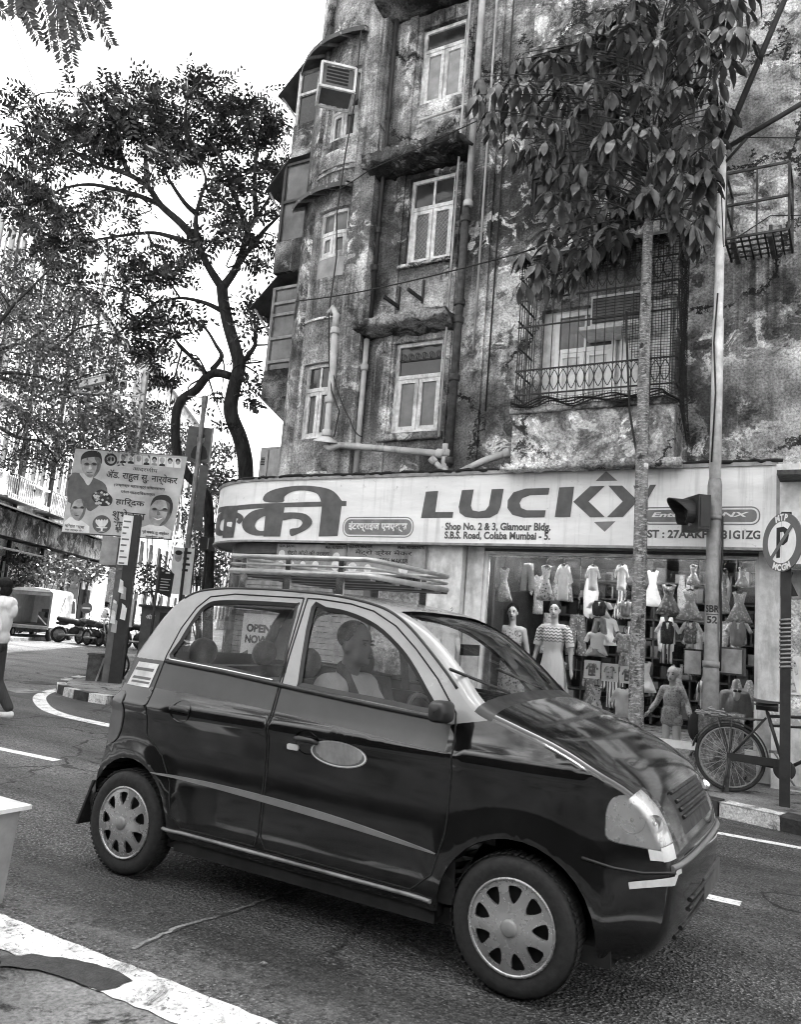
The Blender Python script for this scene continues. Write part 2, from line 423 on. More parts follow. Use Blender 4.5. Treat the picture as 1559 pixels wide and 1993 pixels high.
# ================================================================ GROUND
def asphalt():
    t = NT('worn_asphalt'); P = t.pos()
    big = t.noise(P, .35, 6, .6); mid = t.noise(P, 2.2, 6, .65)
    c = t.ramp(t.math('ADD', t.math('MULTIPLY', big, .6), t.math('MULTIPLY', mid, .4)), [(.38, .02), (.5, .055), (.62, .12)])
    s1 = t.n('TexVoronoi', {'Vector': P, 'Scale': 62.0}).outputs['Color']
    st = t.mr(s1, .1, .95, .05, 3.0); c = t.mix(.85, c, st, 'MULTIPLY')
    br = t.mr(t.noise(P, 62, 3, .6), .56, .62); c = t.mix(t.math('MULTIPLY', br, .9), c, g(.36))
    dk = t.mr(t.vor(P, 40), .16, .03); c = t.mix(t.math('MULTIPLY', dk, .8), c, g(.006))
    oil = t.mr(t.noise(t.pos((.16, 1.5, 1)), .8, 6, .65), .49, .62); c = t.mix(t.math('MULTIPLY', oil, .7), c, g(.016))
    dust = t.mr(t.noise(t.pos((.22, 1.1, 1)), 1.1, 7, .7, .4), .52, .64); c = t.mix(t.math('MULTIPLY', dust, .55), c, g(.17))
    yy = t.n('SeparateXYZ', {0: t.pos()}).outputs[1]; wob = t.math('MULTIPLY', t.math('SUBTRACT', t.noise(P, .35, 4), .5), 1.1)
    for y0, w_, k_ in ((3.05, .42, .5), (4.75, .45, .5), (6.05, .40, .45), (7.0, .25, .35)):
        d_ = t.math('ABSOLUTE', t.math('SUBTRACT', t.math('ADD', yy, wob), y0)); c = t.mix(t.math('MULTIPLY', t.mr(d_, w_, .1), t.math('MULTIPLY', t.mr(mid, .35, .6, .4, 1), k_)), c, g(.014))
    gr = t.math('MULTIPLY', t.mr(t.math('ABSOLUTE', t.math('SUBTRACT', yy, 2.78)), .22, .02), t.mr(t.noise(P, 7, 6, .7), .42, .6)); c = t.mix(t.math('MULTIPLY', gr, .6), c, g(.20))
    pat = t.math('LESS_THAN', t.noise(P, .28, 2, .4), .40); c = t.mix(t.math('MULTIPLY', pat, .5), c, g(.018))
    dis = t.n('TexNoise', {'Vector': P, 'Scale': 1.6, 'Detail': 5.0}).outputs['Color']
    w = t.n('VectorMath', {0: P, 1: t.n('VectorMath', {0: dis, 1: (.9, .9, .9)}, operation='MULTIPLY').outputs[0]}, operation='ADD').outputs[0]
    cr = t.math('MULTIPLY', t.mr(t.vor(w, .42, 'DISTANCE_TO_EDGE'), .004, .010, 1, 0), t.mr(t.noise(P, .3, 3), .48, .56))
    c = t.mix(cr, c, g(.008))
    h = t.math('ADD', t.vor(P, 62), t.math('MULTIPLY', t.noise(P, 110, 3), .5))
    t.bump(h, 1.0, .03)
    return t.done(c, t.mr(mid, .3, .7, .5, .8), 0, .45)
def footway(name, lo, hi, seed):
    t = NT(name); P = t.n('VectorMath', {0: t.pos(), 1: (seed, seed, 0)}, operation='ADD').outputs[0]
    a = t.noise(P, 1.1, 9, .7, .6); c = t.ramp(a, [(.33, lo), (.5, (lo+hi)/2), (.66, hi)])
    b = t.noise(P, 3.3, 8, .75, .4); c = t.mix(t.mr(b, .52, .60), c, g(lo*.3))
    sp = t.noise(P, 55, 4, .7); c = t.mix(1.0, c, t.mr(sp, .3, .7, .5, 1.45), 'MULTIPLY')
    pit = t.mr(t.vor(P, 9), .04, .10, 1, 0); c = t.mix(t.math('MULTIPLY', pit, .8), c, g(.015))
    t.bump(t.math('ADD', b, t.math('MULTIPLY', sp, .4)), .6, .02)
    return t.done(c, .85, 0, .25)
def road_paint():
    t = NT('worn_road_paint'); P = t.pos()
    w = t.noise(P, 4.5, 9, .78, .5); c = t.mix(t.mr(w, .50, .62), g(.72), g(.2)); c = t.mix(t.mr(w, .60, .66), c, g(.06))
    w2 = t.noise(P, 38, 5, .75); c = t.mix(t.mr(w2, .56, .64), c, g(.07))
    ch = t.mr(t.vor(P, 22), .06, .12, 1, 0); c = t.mix(t.math('MULTIPLY', ch, .75), c, g(.05))
    t.bump(w2, .5, .008)
    return t.done(c, .7, 0, .3)
M['asphalt'] = asphalt(); M['paint'] = road_paint()
M['footway'] = footway('cracked_cement', .07, .24, 3.0); M['footway2'] = footway('grey_paving', .10, .30, 11.0)
M['tar'] = mat('fresh_tar', .03, .6, var=.5, vs=20, bump=.6, bs=70)

def sheet(name, poly, z, m, step=None):
    mb = MB(); V, F = fill(poly, (), step, None); mb.add([(p[0], p[1], z) for p in V], F)
    return structure(mb.build(name, m))
def strip(name, path, w, z, m):
    """painted line of constant width along a path on the ground"""
    mb = MB(); n = len(path); V = []
    for i, p in enumerate(path):
        a = path[max(i-1, 0)]; b = path[min(i+1, n-1)]; d = Vector((b[0]-a[0], b[1]-a[1])).normalized(); q = Vector((-d.y, d.x))*w/2
        V += [(p[0]+q.x, p[1]+q.y, z), (p[0]-q.x, p[1]-q.y, z)]
    mb.add(V, [(2*i, 2*i+1, 2*i+3, 2*i+2) for i in range(n-1)])
    return structure(mb.build(name, m))
def jag(path, amp, step):
    P = resample(path, step, False); return [(p[0]+random.uniform(-amp, amp), p[1]+random.uniform(-amp, amp)) for p in P]

mb = MB(); mb.add([(-700, -700, 0), (700, -700, 0), (700, 700, 0), (-700, 700, 0)], [(0, 1, 2, 3)])
structure(mb.build('road', M['asphalt']))
# near footway, the worn white edge line and the patches laid over it
up = jag([(-16, 2.44), (6, 2.40)], .012, .12)
sheet('footpath', [(-16, -14), (6, -14)]+up[::-1], .004, M['footway'])
e1 = jag([(-7.0, 2.60), (4, 2.60)], .007, .06); e0 = jag([(-7.0, 2.37), (4, 2.365)], .010, .06)
sheet('road_marking', e0+e1[::-1], .008, M['paint'])
pt = [on_z(px, py)[:2] for px, py in ((0, 1868), (60, 1862), (120, 1870), (190, 1882), (240, 1902), (256, 1914), (226, 1926), (192, 1934), (140, 1915), (70, 1893), (0, 1886))]
sheet('tar_patch', jag(pt+[pt[0]], .006, .04)[:-1], .012, M['tar'])
pt = [on_z(px, py)[:2] for px, py in ((0, 1850), (40, 1853), (96, 1885), (60, 1900), (20, 1905), (0, 1900))]
# lane markings
strip('road_marking', [(x, 7.45+.006*x) for x in np.linspace(-1.3, 6, 30)], .10, .004, M['paint'])
for x0 in (-17.6, -13.2, -8.8, -4.4, -1.9, 1.6):
    L = 2.25 if x0 < -5 else 1.3
    strip('road_marking', [(x, 5.22+.055*(x+7)+.0) for x in np.linspace(x0, x0+L, 12)] if x0 < -5 else [(x, 5.5) for x in np.linspace(x0, x0+L, 12)], .11, .004, M['paint'])
arc = smooth_poly([on_z(px, py)[:2] for px, py in ((172, 1337), (135, 1339), (96, 1346), (76, 1358), (88, 1378), (125, 1393), (196, 1409), (260, 1422))], 6, False)
strip('road_marking', arc, .19, .004, M['paint'])
strip('road_marking', [on_z(px, py)[:2] for px, py in ((-20, 1340), (30, 1341), (62, 1349))], .5, .004, M['footway2'])
pth = [on_z(px, py)[:2] for px, py in ((255, 1848), (300, 1826), (360, 1800), (430, 1783), (500, 1757), (560, 1738), (620, 1722))]
strip('tar_joint', jag(pth, .008, .05), .022, .0035, M['footway2'])
strip('tar_joint', jag([(p[0]+.01, p[1]+.022) for p in pth], .008, .05), .02, .003, M['tar'])
for (px, py, rx) in ((75, 1329, .34), (235, 1480, .3)):
    c = on_z(px, py); mb = MB(); mb.lathe([(0, .006), (rx*.8, .006), (rx*.82, .003), (rx*.9, .007), (rx, .007), (rx, 0)], (c[0], c[1], 0), n=28)
    for k in range(-3, 4): mb.box(c[0]-rx*.6, c[0]+rx*.6, c[1]+k*rx*.17-.012, c[1]+k*rx*.17+.012, .005, .010)
    structure(mb.build('manhole_cover', M['iron']))

lit = MB(); rl2 = random.Random(9)
for k in range(260):
    x, y = rl2.uniform(-12, 2), rl2.choice([rl2.uniform(1.6, 3.1), rl2.uniform(6.8, 8.2), rl2.uniform(2.6, 7.5)]); a = rl2.uniform(0, 6.28); L = rl2.uniform(.006, .022)
    lit.add([(x-L*cos(a), y-L*sin(a), .013), (x+L*.4*sin(a), y-L*.4*cos(a), .02), (x+L*cos(a), y+L*sin(a), .014), (x-L*.4*sin(a), y+L*.4*cos(a), .013)], [(0, 1, 2, 3)])
stuff(lit.build('litter', M['footway2']))['label'] = 'scattered grit, leaf bits and paper scraps on the road'
# far pavement in front of the shops, with black-and-white kerb stones
KERB = [(9, 5.6), (4, 6.75), (1.2, 7.45), (-.4, 7.97), (-1.23, 8.22), (-3, 8.72), (-5.5, 9.0), (-7.6, 9.15), (-9.2, 9.9), (-10.3, 11.3), (-12.5, 15), (-22, 29.5), (-35, 49)]
back = [(-33, 49.5), (-19, 29), (-9.6, 14.2), (-8.3, 10.6), (9, 10.6)]
mb = MB(); V, F = fill(KERB+back); mb.add([(p[0], p[1], .13) for p in V], F)
structure(mb.build('pavement', M['footway2']))
def kerb_line(name, path, stone, h=.135, w=.16, seg=.56, start=0, gap=.008):
    root = structure(MB().box(0, .001, 0, .001, -.3, -.29).build(name, M['concrete']))
    acc = []; P = resample(path, .02, False); k = start; i = 0
    while i < len(P)-2:
        j = min(len(P)-1, i+int(seg/.02)); a = np.array(P[i]); b = np.array(P[j]); d = b-a; L = np.linalg.norm(d)
        if L < .15: break
        d /= L; q = np.array((-d[1], d[0])); mbk = MB(); r = .022
        a2 = a+d*gap; b2 = b-d*gap; sec = [(0, -.02), (0, h-r), (-r*.3, h-r*.3), (-r, h), (-w, h+.004), (-w, -.02)]
        dz = random.uniform(-.006, .008); dq = random.uniform(-.006, .006)
        N = 5; V = []
        for s in range(N):
            p = a2+(b2-a2)*s/(N-1)
            for (o_, z) in sec:
                jx = random.uniform(-.005, .005)
                V.append((p[0]-q[0]*(o_+dq+jx)*stone, p[1]-q[1]*(o_+dq+jx)*stone, z+dz+random.uniform(-.004, .004)))
        m_ = len(sec); Fk = [(s*m_+c, s*m_+(c+1) % m_, (s+1)*m_+(c+1) % m_, (s+1)*m_+c) for s in range(N-1) for c in range(m_)]
        Fk += [tuple(range(m_)), tuple(range((N-1)*m_, N*m_))]
        mbk.add(V, Fk, 0, False)
        mbk.build('kerb_stone', M['kerb_white'] if k % 2 == 0 else M['kerb_black'], root)
        k += 1; i = j
    return root
M['kerb_white'] = footway('chipped_white_kerb', .35, .72, 21.0); M['kerb_black'] = mat('black_painted_kerb', .03, .7, var=.6, vs=12, bump=.7, bs=50, grime=.3)
kerb_line('kerb', [(3.17, 6.94), (1.2, 7.45), (-.4, 7.97), (-.62, 8.03), (-1.23, 8.22), (-3, 8.72), (-5.5, 9.0), (-7.6, 9.15), (-9.2, 9.9), (-10.3, 11.3)], -1, start=1)
ISL = [(-9.3, 9.3), (-9.9, 8.82), (-10.8, 8.9), (-11.65, 9.3), (-12.5, 10.2), (-13.3, 11.6), (-13.9, 13.0), (-13.5, 13.6), (-12.6, 13.4), (-9.8, 10.5)]
mb = MB(); V, F = fill(smooth_poly(ISL, 4)); mb.add([(p[0], p[1], .125) for p in V], F); structure(mb.build('traffic_island', M['footway2']))
isl_kerb = kerb_line('island_kerb', [(p[0], p[1]) for p in smooth_poly(ISL+[ISL[0]], 4, False)], 1, seg=.42)
# pavement on the far side of the side street
far = [(-25.5, 17.5), (-30.5, 25.2), (-48, 52), (-52, 50), (-40, 22), (-30, 10), (-27, 8)]
mb = MB(); V, F = fill(far); mb.add([(p[0], p[1], .12) for p in V], F)
mb.add([(p[0], p[1], z) for z in (0, .12) for p in far], [(i, (i+1) % 7, 7+(i+1) % 7, 7+i) for i in range(7)])
structure(mb.build('far_pavement', M['footway2']))
# ================================================================ CORNER BUILDING
WY = 10.0                                   # plane of the street wall
TC = (-7.4, 11.2); TR = 1.25                # rounded corner: centre and radius
BZ0, BZ1 = 2.55, 24.0
A0, A1 = radians(-69), radians(-142)        # corner turns from the street wall to the side wall
bld = thing('apartment_building', 'old weathered corner apartment block with stained crumbling plaster above the shop', 'building', (-4, 10, 0))
fw = wall_y(WY)
def turret(s, z, d):                        # s = angle in degrees
    a = radians(s); r = TR+d; return (TC[0]+r*cos(a), TC[1]+r*sin(a), z)
def fx(px, py, y=WY): p = on_y(px, py, y); return (p[0], p[2])

# --- openings of the street wall -------------------------------------------------
def quad_px(l, r, t, b, y=WY):              # window rectangle from the photo's left/right/top/bottom points
    x0 = fx(*l, y)[0]; x1 = fx(*r, y)[0]; z1 = fx(*t, y)[1]; z0 = fx(*b, y)[1]; return (x0, x1, z0, z1)
WIN = [(-6.10, -5.27, 4.38, 5.80), (-6.06, -5.27, 7.06, 8.50), (-6.06, -5.27, 9.78, 11.15)]
SMALL = (-4.02, -3.72, 7.62, 8.05)
BAYX = (-3.87, -1.83)
def rect(r): return [(r[0], r[2]), (r[1], r[2]), (r[1], r[3]), (r[0], r[3])]
mb = MB()
wall_poly = [(-6.95, BZ0), (10, BZ0), (10, BZ1), (-6.95, BZ1)]
cage_open = (BAYX[0]+.12, BAYX[1]-.12, 4.35, 6.0)
holes = [rect(w) for w in WIN]+[rect(SMALL), rect(cage_open)]
V, F = fill(wall_poly, holes, 2.0); mb.add([fw(p[0], p[1], 0) for p in V], F)
for h in holes:                              # reveals
    for i in range(4):
        a, b = h[i], h[(i+1) % 4]; mb.add([fw(*a, 0), fw(*b, 0), fw(*b, -.26), fw(*a, -.26)], [(0, 1, 2, 3)])
# set-back panel round the window column: raised pilaster edges either side
mb.build('wall', M['plaster'], bld)
mb = MB()
L = [A0+(A1-A0)*i/40 for i in range(41)]
TWIN = [(-110, -78, 4.36, 5.62), (-110, -80, 7.08, 8.30), (-111, -80, 9.55, 10.85)]
tp = [(-142, BZ0), (-69, BZ0), (-69, BZ1), (-142, BZ1)]
def arch(w, n=6): return [(w[0], w[2]), (w[1], w[2]), (w[1], w[3])]+[(w[1]+(w[0]-w[1])*i/n, w[3]) for i in range(1, n+1)]
def rs(P): return [(p[0], p[1]) for p in resample(P, 3.0)]
Vt, Ft = fill(rs(tp), [rs(rect(w)) for w in TWIN], None, 4.0)
mb.add([turret(p[0], p[1], 0) for p in Vt], Ft, 0, True)
for w in TWIN:
    h = rs(rect(w)); n = len(h)
    mb.add([turret(p[0], p[1], d) for d in (0, -.22) for p in h], [(i, (i+1) % n, n+(i+1) % n, n+i) for i in range(n)])
mb.build('curved_wall', M['plaster_smooth'], bld)
# side wall running back along the side street, rear walls and roof
SX = lambda y: TC[0]+TR*cos(A1)-.65*(y-(TC[1]+TR*sin(A1)))
sx0, sy0 = TC[0]+TR*cos(A1), TC[1]+TR*sin(A1)
mb = MB(); e = (SX(34), 34)
mb.add([(sx0, sy0, BZ0), (e[0], e[1], BZ0), (e[0], e[1], BZ1), (sx0, sy0, BZ1)], [(0, 1, 2, 3)])
mb.add([(e[0], e[1], BZ0), (10, 34, BZ0), (10, 34, BZ1), (e[0], e[1], BZ1)], [(0, 1, 2, 3)])
mb.add([(10, 34, BZ0), (10, WY, BZ0), (10, WY, BZ1), (10, 34, BZ1)], [(0, 1, 2, 3)])
mb.add([(sx0, sy0, BZ1), (e[0], e[1], BZ1), (10, 34, BZ1), (10, WY, BZ1), (-6.95, WY, BZ1)], [(0, 1, 2, 3, 4)])
mb.build('side_wall', M['plaster'], bld)
# floors/backdrop inside so windows look into dark rooms
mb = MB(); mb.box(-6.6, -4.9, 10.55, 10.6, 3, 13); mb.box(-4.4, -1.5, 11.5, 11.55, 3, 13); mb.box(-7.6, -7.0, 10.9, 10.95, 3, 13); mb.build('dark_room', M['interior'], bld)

# pilasters
mb = MB(); mb.slab(fw, -7.02, -6.62, BZ0, BZ1, -.05, .20); mb.build('pilaster', M['plaster_smooth'], bld)
for q in ((-4.74, -4.60, .05), (-6.30, -6.14, .035), (-5.25, -5.13, .03)): mb = MB(); mb.slab(fw, q[0], q[1], 3.6, BZ1, -.02, q[2]); mb.build('pilaster', M['plaster'], bld)
mb = MB(); mb.slab(turret, -140, -116, BZ0, BZ1, -.03, .07, 6); mb.build('pilaster', M['plaster'], bld)
mb = MB(); mb.slab(turret, -77, -70, BZ0, BZ1, -.03, .05, 2); mb.build('pilaster', M['plaster_smooth'], bld)
for z, h_, e_ in ((3.78, .035, .03), (6.35, .035, .03), (8.95, .035, .03), (9.05, .30, .022)): mb = MB(); mb.slab(turret, -116, -77, z, z+h_, -.02, e_, 8); mb.build('plaster_band', M['plaster_light'], bld)
# plaster apron where the bay meets the sign
def rough_block(x0, x1, y0, y1, z0, z1, m, name='ledge', parent=bld, amp=.03, seed=1, st=.07, taper=.0):
    """weathered concrete slab: subdivided box with broken edges"""
    rr = random.Random(seed); mbx = MB(); bm = bmesh.new(); bmesh.ops.create_cube(bm, size=1)
    nx = max(2, int((x1-x0)/st)); 
    for e_ in [e for e in bm.edges]: pass
    bm.free()
    nx = max(2, int((x1-x0)/st)); ny = max(2, int((y1-y0)/st)); nz = max(2, int((z1-z0)/st))
    from mathutils import noise as mn
    def P(u, v, w):
        x = x0+(x1-x0)*u; y = y0+(y1-y0)*v; z = z0+(z1-z0)*w + taper*(1-v)*(1 if w < .5 else 0)
        d = mn.noise_vector(Vector((x*7+seed, y*7, z*7)))*amp + mn.noise_vector(Vector((x*23, y*23+seed, z*23)))*amp*.5
        return (x+d.x*.5, y+d.y*(1 if v < .99 else 0), z+d.z)
    lin = lambda n: [i/n for i in range(n+1)]
    mbx.grid(lambda u, w: P(u, 0, w), lin(nx), lin(nz)); mbx.grid(lambda u, w: P(u, 1, w), lin(nx), lin(nz))
    mbx.grid(lambda u, v: P(u, v, 0), lin(nx), lin(ny)); mbx.grid(lambda u, v: P(u, v, 1), lin(nx), lin(ny))
    mbx.grid(lambda v, w: P(0, v, w), lin(ny), lin(nz)); mbx.grid(lambda v, w: P(1, v, w), lin(ny), lin(nz))
    return mbx.build(name, m, parent, weld=True)
M['ledge'] = M['plaster_sooty']
rough_block(-6.72, -5.02, 9.52, 10.0, 8.58, 8.80, M['ledge'], amp=.055, seed=3, taper=.05)
rough_block(-6.62, -5.06, 9.56, 10.0, 5.90, 6.08, M['ledge'], amp=.05, seed=5, taper=.04)
rough_block(-6.72, -5.04, 9.50, 10.0, 11.40, 11.62, M['ledge'], amp=.03, seed=8, taper=.06)
rough_block(-6.25, -5.15, 9.90, 10.0, 4.24, 4.34, M['plaster'], name='window_sill', amp=.02, seed=9)
rough_block(-6.15, -5.2, 9.93, 10.0, 7.0, 7.05, M['plaster_light'], name='window_sill', amp=.015, seed=10)

# --- windows --------------------------------------------------------------------
def casement(surf, x0, x1, z0, z1, split, d=-.12, fm='white_frame', pm='pane', tm='pane_dark', n=1, mesh=False, grille=False, rails=1, k=1.0):
    """two-leaf window with a fixed light above; k scales widths on the curved wall (degrees per metre)"""
    wf = .055*k; f = MB()
    f.slab(surf, x0, x0+wf, z0, z1, d-.04, d+.04, 1); f.slab(surf, x1-wf, x1, z0, z1, d-.04, d+.04, 1)
    f.slab(surf, x0+wf, x1-wf, z1-.055, z1, d-.04, d+.039, n); f.slab(surf, x0+wf, x1-wf, z0, z0+.05, d-.04, d+.05, n)
    zs = z0+(z1-z0)*split; f.slab(surf, x0+wf, x1-wf, zs-.03, zs+.03, d-.035, d+.042, n)
    win = f.build('window', M[fm], bld)
    xm = (x0+x1)/2
    for (a, b) in ((x0+wf, xm-.006*k), (xm+.006*k, x1-wf)):       # two leaves
        s = MB(); w = .06*k
        s.slab(surf, a, a+w, z0+.05, zs-.03, d-.02, d+.03); s.slab(surf, b-w, b, z0+.05, zs-.03, d-.02, d+.03)
        s.slab(surf, a+w, b-w, z0+.05, z0+.115, d-.02, d+.029, n); s.slab(surf, a+w, b-w, zs-.09, zs-.03, d-.02, d+.029, n)
        s.build('sash', M[fm], win)
        q = MB(); q.slab(surf, a+w, b-w, z0+.115, zs-.09, d-.005, d+.004, n); q.build('pane', M[pm], win)
        if mesh:                              # diamond wire over the glass
            q = MB(); st = .055
            X0, X1, Z0, Z1 = a+w, b-w, z0+.12, zs-.095
            for sgn in (1, -1):
                c = -3.0
                while c < 3:
                    pts = []
                    for (xx) in (X0, X1):
                        zz = Z0 + sgn*(xx-X0)*1.15 + c
                        pts.append((xx, zz))
                    (xa, za), (xb, zb) = pts; t0, t1 = 0.0, 1.0; dz = zb-za
                    lo, hi = ((Z0-za)/dz, (Z1-za)/dz); lo, hi = min(lo, hi), max(lo, hi); t0 = max(0, lo); t1 = min(1, hi)
                    if t1-t0 > .02:
                        q.bar(surf(xa+(xb-xa)*t0, za+dz*t0, d+.012), surf(xa+(xb-xa)*t1, za+dz*t1, d+.012), .006)
                    c += st*1.35
            stuff(q.build('wire_mesh', M['grey_frame'], win))
    t = MB(); t.slab(surf, x0+wf, x1-wf, zs+.03, z1-.055, d-.005, d+.004, n); t.build('pane', M[tm], win)
    if rails:
        t = MB(); t.slab(surf, xm-.018*k, xm+.018*k, zs+.03, z1-.055, d-.02, d+.02); t.build('transom_bar', M[fm], win)
    if grille:
        t = MB()
        for i in range(6):
            x = x0+wf+(x1-x0-2*wf)*(i+.5)/6; t.tube([surf(x+.035*cos(a_), (zs+z1)/2+.06+.05*sin(a_), d+.03) for a_ in np.linspace(0, 2*pi, 10)], .006, 5)
        t.bar(surf(x0+wf, (zs+z1)/2, d+.03), surf(x1-wf, (zs+z1)/2, d+.03), .012); stuff(t.build('grille', M['iron_dark'], win))
    return win
w0, w1, w2 = WIN
casement(fw, *w0[:2], w0[2], w0[3], .62, grille=True, rails=0)
casement(fw, *w1[:2], w1[2], w1[3], .66, fm='white_frame', mesh=True)
casement(fw, *w2[:2], w2[2], w2[3], .72, pm='pane_pale', rails=0)
KD = 45.8                                   # degrees per metre round the corner
casement(turret, -110, -78, 4.36, 5.62, .66, n=6, k=KD, pm='pane_dark', fm='white_frame')
casement(turret, -110, -80, 7.46, 8.30, .52, n=6, k=KD, pm='pane', tm='pane', fm='white_frame')
mbq = MB(); mbq.slab(turret, -109.5, -80.5, 7.08, 7.45, -.10, -.06, 6); mbq.build('window_panel', M['pane_pale'], bld)
casement(turret, -111, -80, 9.55, 10.85, .45, n=6, k=KD, pm='pane_dark', tm='pane_dark', fm='white_frame')
f = MB(); x0, x1, z0, z1 = SMALL; f.slab(fw, x0, x0+.04, z0, z1, -.12, -.05); f.slab(fw, x1-.04, x1, z0, z1, -.12, -.05); f.slab(fw, x0+.04, x1-.04, z1-.04, z1, -.12, -.05); f.slab(fw, x0+.04, x1-.04, z0, z0+.04, -.12, -.05)
win = f.build('window', M['dark_frame'], bld); MB().slab(fw, x0+.04, x1-.04, z0+.04, z1-.04, -.10, -.09).build('pane', M['pane_dark'], win)

# sheet-metal sunshades over the corner windows
def shade(z, a0, a1, out, drop, name='sunshade', m='dark_frame', ribs=True):
    mb = MB(); N = 8
    def q(t, v, e): a = a0+(a1-a0)*t; return turret(a, z-drop*v+e, .0+out*v)
    us = [i/N for i in range(N+1)]
    mb.grid(lambda u, v: q(u, v, 0), us, [0, .5, 1]); mb.grid(lambda u, v: q(u, v, .03), us, [0, .5, 1])
    mb.grid(lambda u, v: q(u, 1, v), us, [-.05, .035])
    o = mb.build(name, M[m], bld)
    if ribs:
        for i in range(0, N+1, 2):
            r = MB(); r.bar(q(i/N, 0, -.03), q(i/N, 1, -.03), .035, .05); r.build('sunshade_rafter', M['grey_frame'], o)
    return o
shade(8.66, -132, -78, .30, .14)
shade(11.45, -138, -74, .38, .22, m='dark_frame')

# --- boxed balconies on the side street ------------------------------------------
BY = 12.5
def bx(px, py, y=BY): p = on_y(px, py, y); return (p[0], p[2])
def box_balcony(name_seed, xl, xr, zp0, zp1, zt, roofz, taper, mullions, depth=2.6, fm='grey_frame', pm='pane', overhang=.45):
    b = MB(); b.box(xl, xr, BY, BY+depth, zp0, zp1)
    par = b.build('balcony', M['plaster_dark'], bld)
    if taper:
        k = MB(); zb = zp0-taper
        k.add([(xl, BY, zp0), (xr, BY, zp0), (xr, BY+depth, zp0), (xl, BY+depth, zp0), (xr-.25, BY+.1, zb), (xr, BY+.1, zb), (xr, BY+depth, zb), (xr-.25, BY+depth, zb)], [(0, 1, 5, 4), (3, 0, 4, 7), (2, 3, 7, 6), (1, 2, 6, 5), (4, 5, 6, 7)])
        k.build('bracket', M['plaster_sooty'], par)
    surf = wall_y(BY)
    f = MB(); 
    for (x, w) in ((xl+.02, .07), (xr-.09, .07)): f.slab(surf, x, x+w, zp1, zt, -.08, 0)
    for fz in mullions: z = zp1+(zt-zp1)*fz; f.slab(surf, xl+.09, xr-.09, z-.03, z+.03, -.075, .004)
    f.slab(surf, xl+.09, xr-.09, zt-.06, zt, -.075, .004)
    f.box(xl+.02, xl+.09, BY+.1, BY+depth, zt-.06, zt); f.box(xl+.02, xl+.09, BY+.1, BY+depth, zp1, zp1+.06)
    for i in range(1, 4): f.box(xl+.02, xl+.09, BY+depth*i/4-.03, BY+depth*i/4+.03, zp1+.06, zt-.06)
    f.build('window_frame', M[fm], par)
    ms = [0]+list(mullions)+[1]
    for a, c in zip(ms[:-1], ms[1:]):
        MB().slab(surf, xl+.09, xr-.09, zp1+(zt-zp1)*a+.03, zp1+(zt-zp1)*c-.03, -.05, -.04).build('pane', M[pm], par)
    MB().box(xl+.05, xl+.06, BY+.1, BY+depth, zp1+.06, zt-.06).build('pane', M['pane_dark'], par)
    r = MB(); zo = roofz
    r.add([(xl-overhang, BY-.06, zo-.62), (xl-overhang, BY+depth, zo-.62), (xl+.15, BY+depth, zo), (xl+.15, BY-.06, zo), (xr, BY-.06, zo), (xr, BY+depth, zo)], [(0, 1, 2, 3), (3, 2, 5, 4)])
    r.add([(xl-overhang, BY-.06, zo-.65), (xl-overhang, BY+depth, zo-.65), (xl+.15, BY+depth, zo-.03), (xl+.15, BY-.06, zo-.03), (xr, BY-.06, zo-.03), (xr, BY+depth, zo-.03)], [(0, 1, 2, 3), (3, 2, 5, 4)])
    r.add([(xl-overhang, BY-.06, zo-.65), (xl-overhang, BY-.06, zo-.62), (xl+.15, BY-.06, zo), (xl+.15, BY-.06, zo-.03)], [(0, 1, 2, 3)])
    ro = r.build('balcony_roof', M['dark_frame'], par)
    for yy in (BY+.05, BY+.6, BY+1.5): r = MB(); r.bar((xl-overhang+.05, yy, zo-.63), (xl+.05, yy, zo-1.3), .04); r.build('roof_strut', M['grey_frame'], par)
    return par
xr = -9.55
l1 = bx(522, 650)[0]
box_balcony(1, l1-.02, xr, bx(515, 775)[1], bx(517, 722)[1], bx(535, 560)[1], bx(535, 548)[1]+.1, bx(560, 770)[1]-bx(560, 850)[1], (.10, .38, .66, .80), overhang=bx(523, 620)[0]-bx(495, 541)[0])
l2 = bx(549, 360)[0]
p2 = box_balcony(2, l2, xr, bx(545, 530)[1], bx(548, 470)[1], bx(565, 318)[1], bx(565, 312)[1], .01, (.5,), fm='dark_frame', overhang=.42)
l3 = bx(572, 240)[0]
p3 = box_balcony(3, l3, xr, bx(569, 308)[1], bx(570, 246)[1], bx(585, 140)[1], bx(585, 128)[1], .01, (.55,), fm='white_frame', pm='pane_dark', overhang=.5)
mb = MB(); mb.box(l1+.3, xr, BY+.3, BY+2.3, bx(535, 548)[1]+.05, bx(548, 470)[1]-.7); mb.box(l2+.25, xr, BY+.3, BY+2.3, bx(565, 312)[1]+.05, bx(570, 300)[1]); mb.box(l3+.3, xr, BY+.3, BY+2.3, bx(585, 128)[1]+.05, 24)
mb.build('balcony_wall', M['plaster_sooty'], bld)

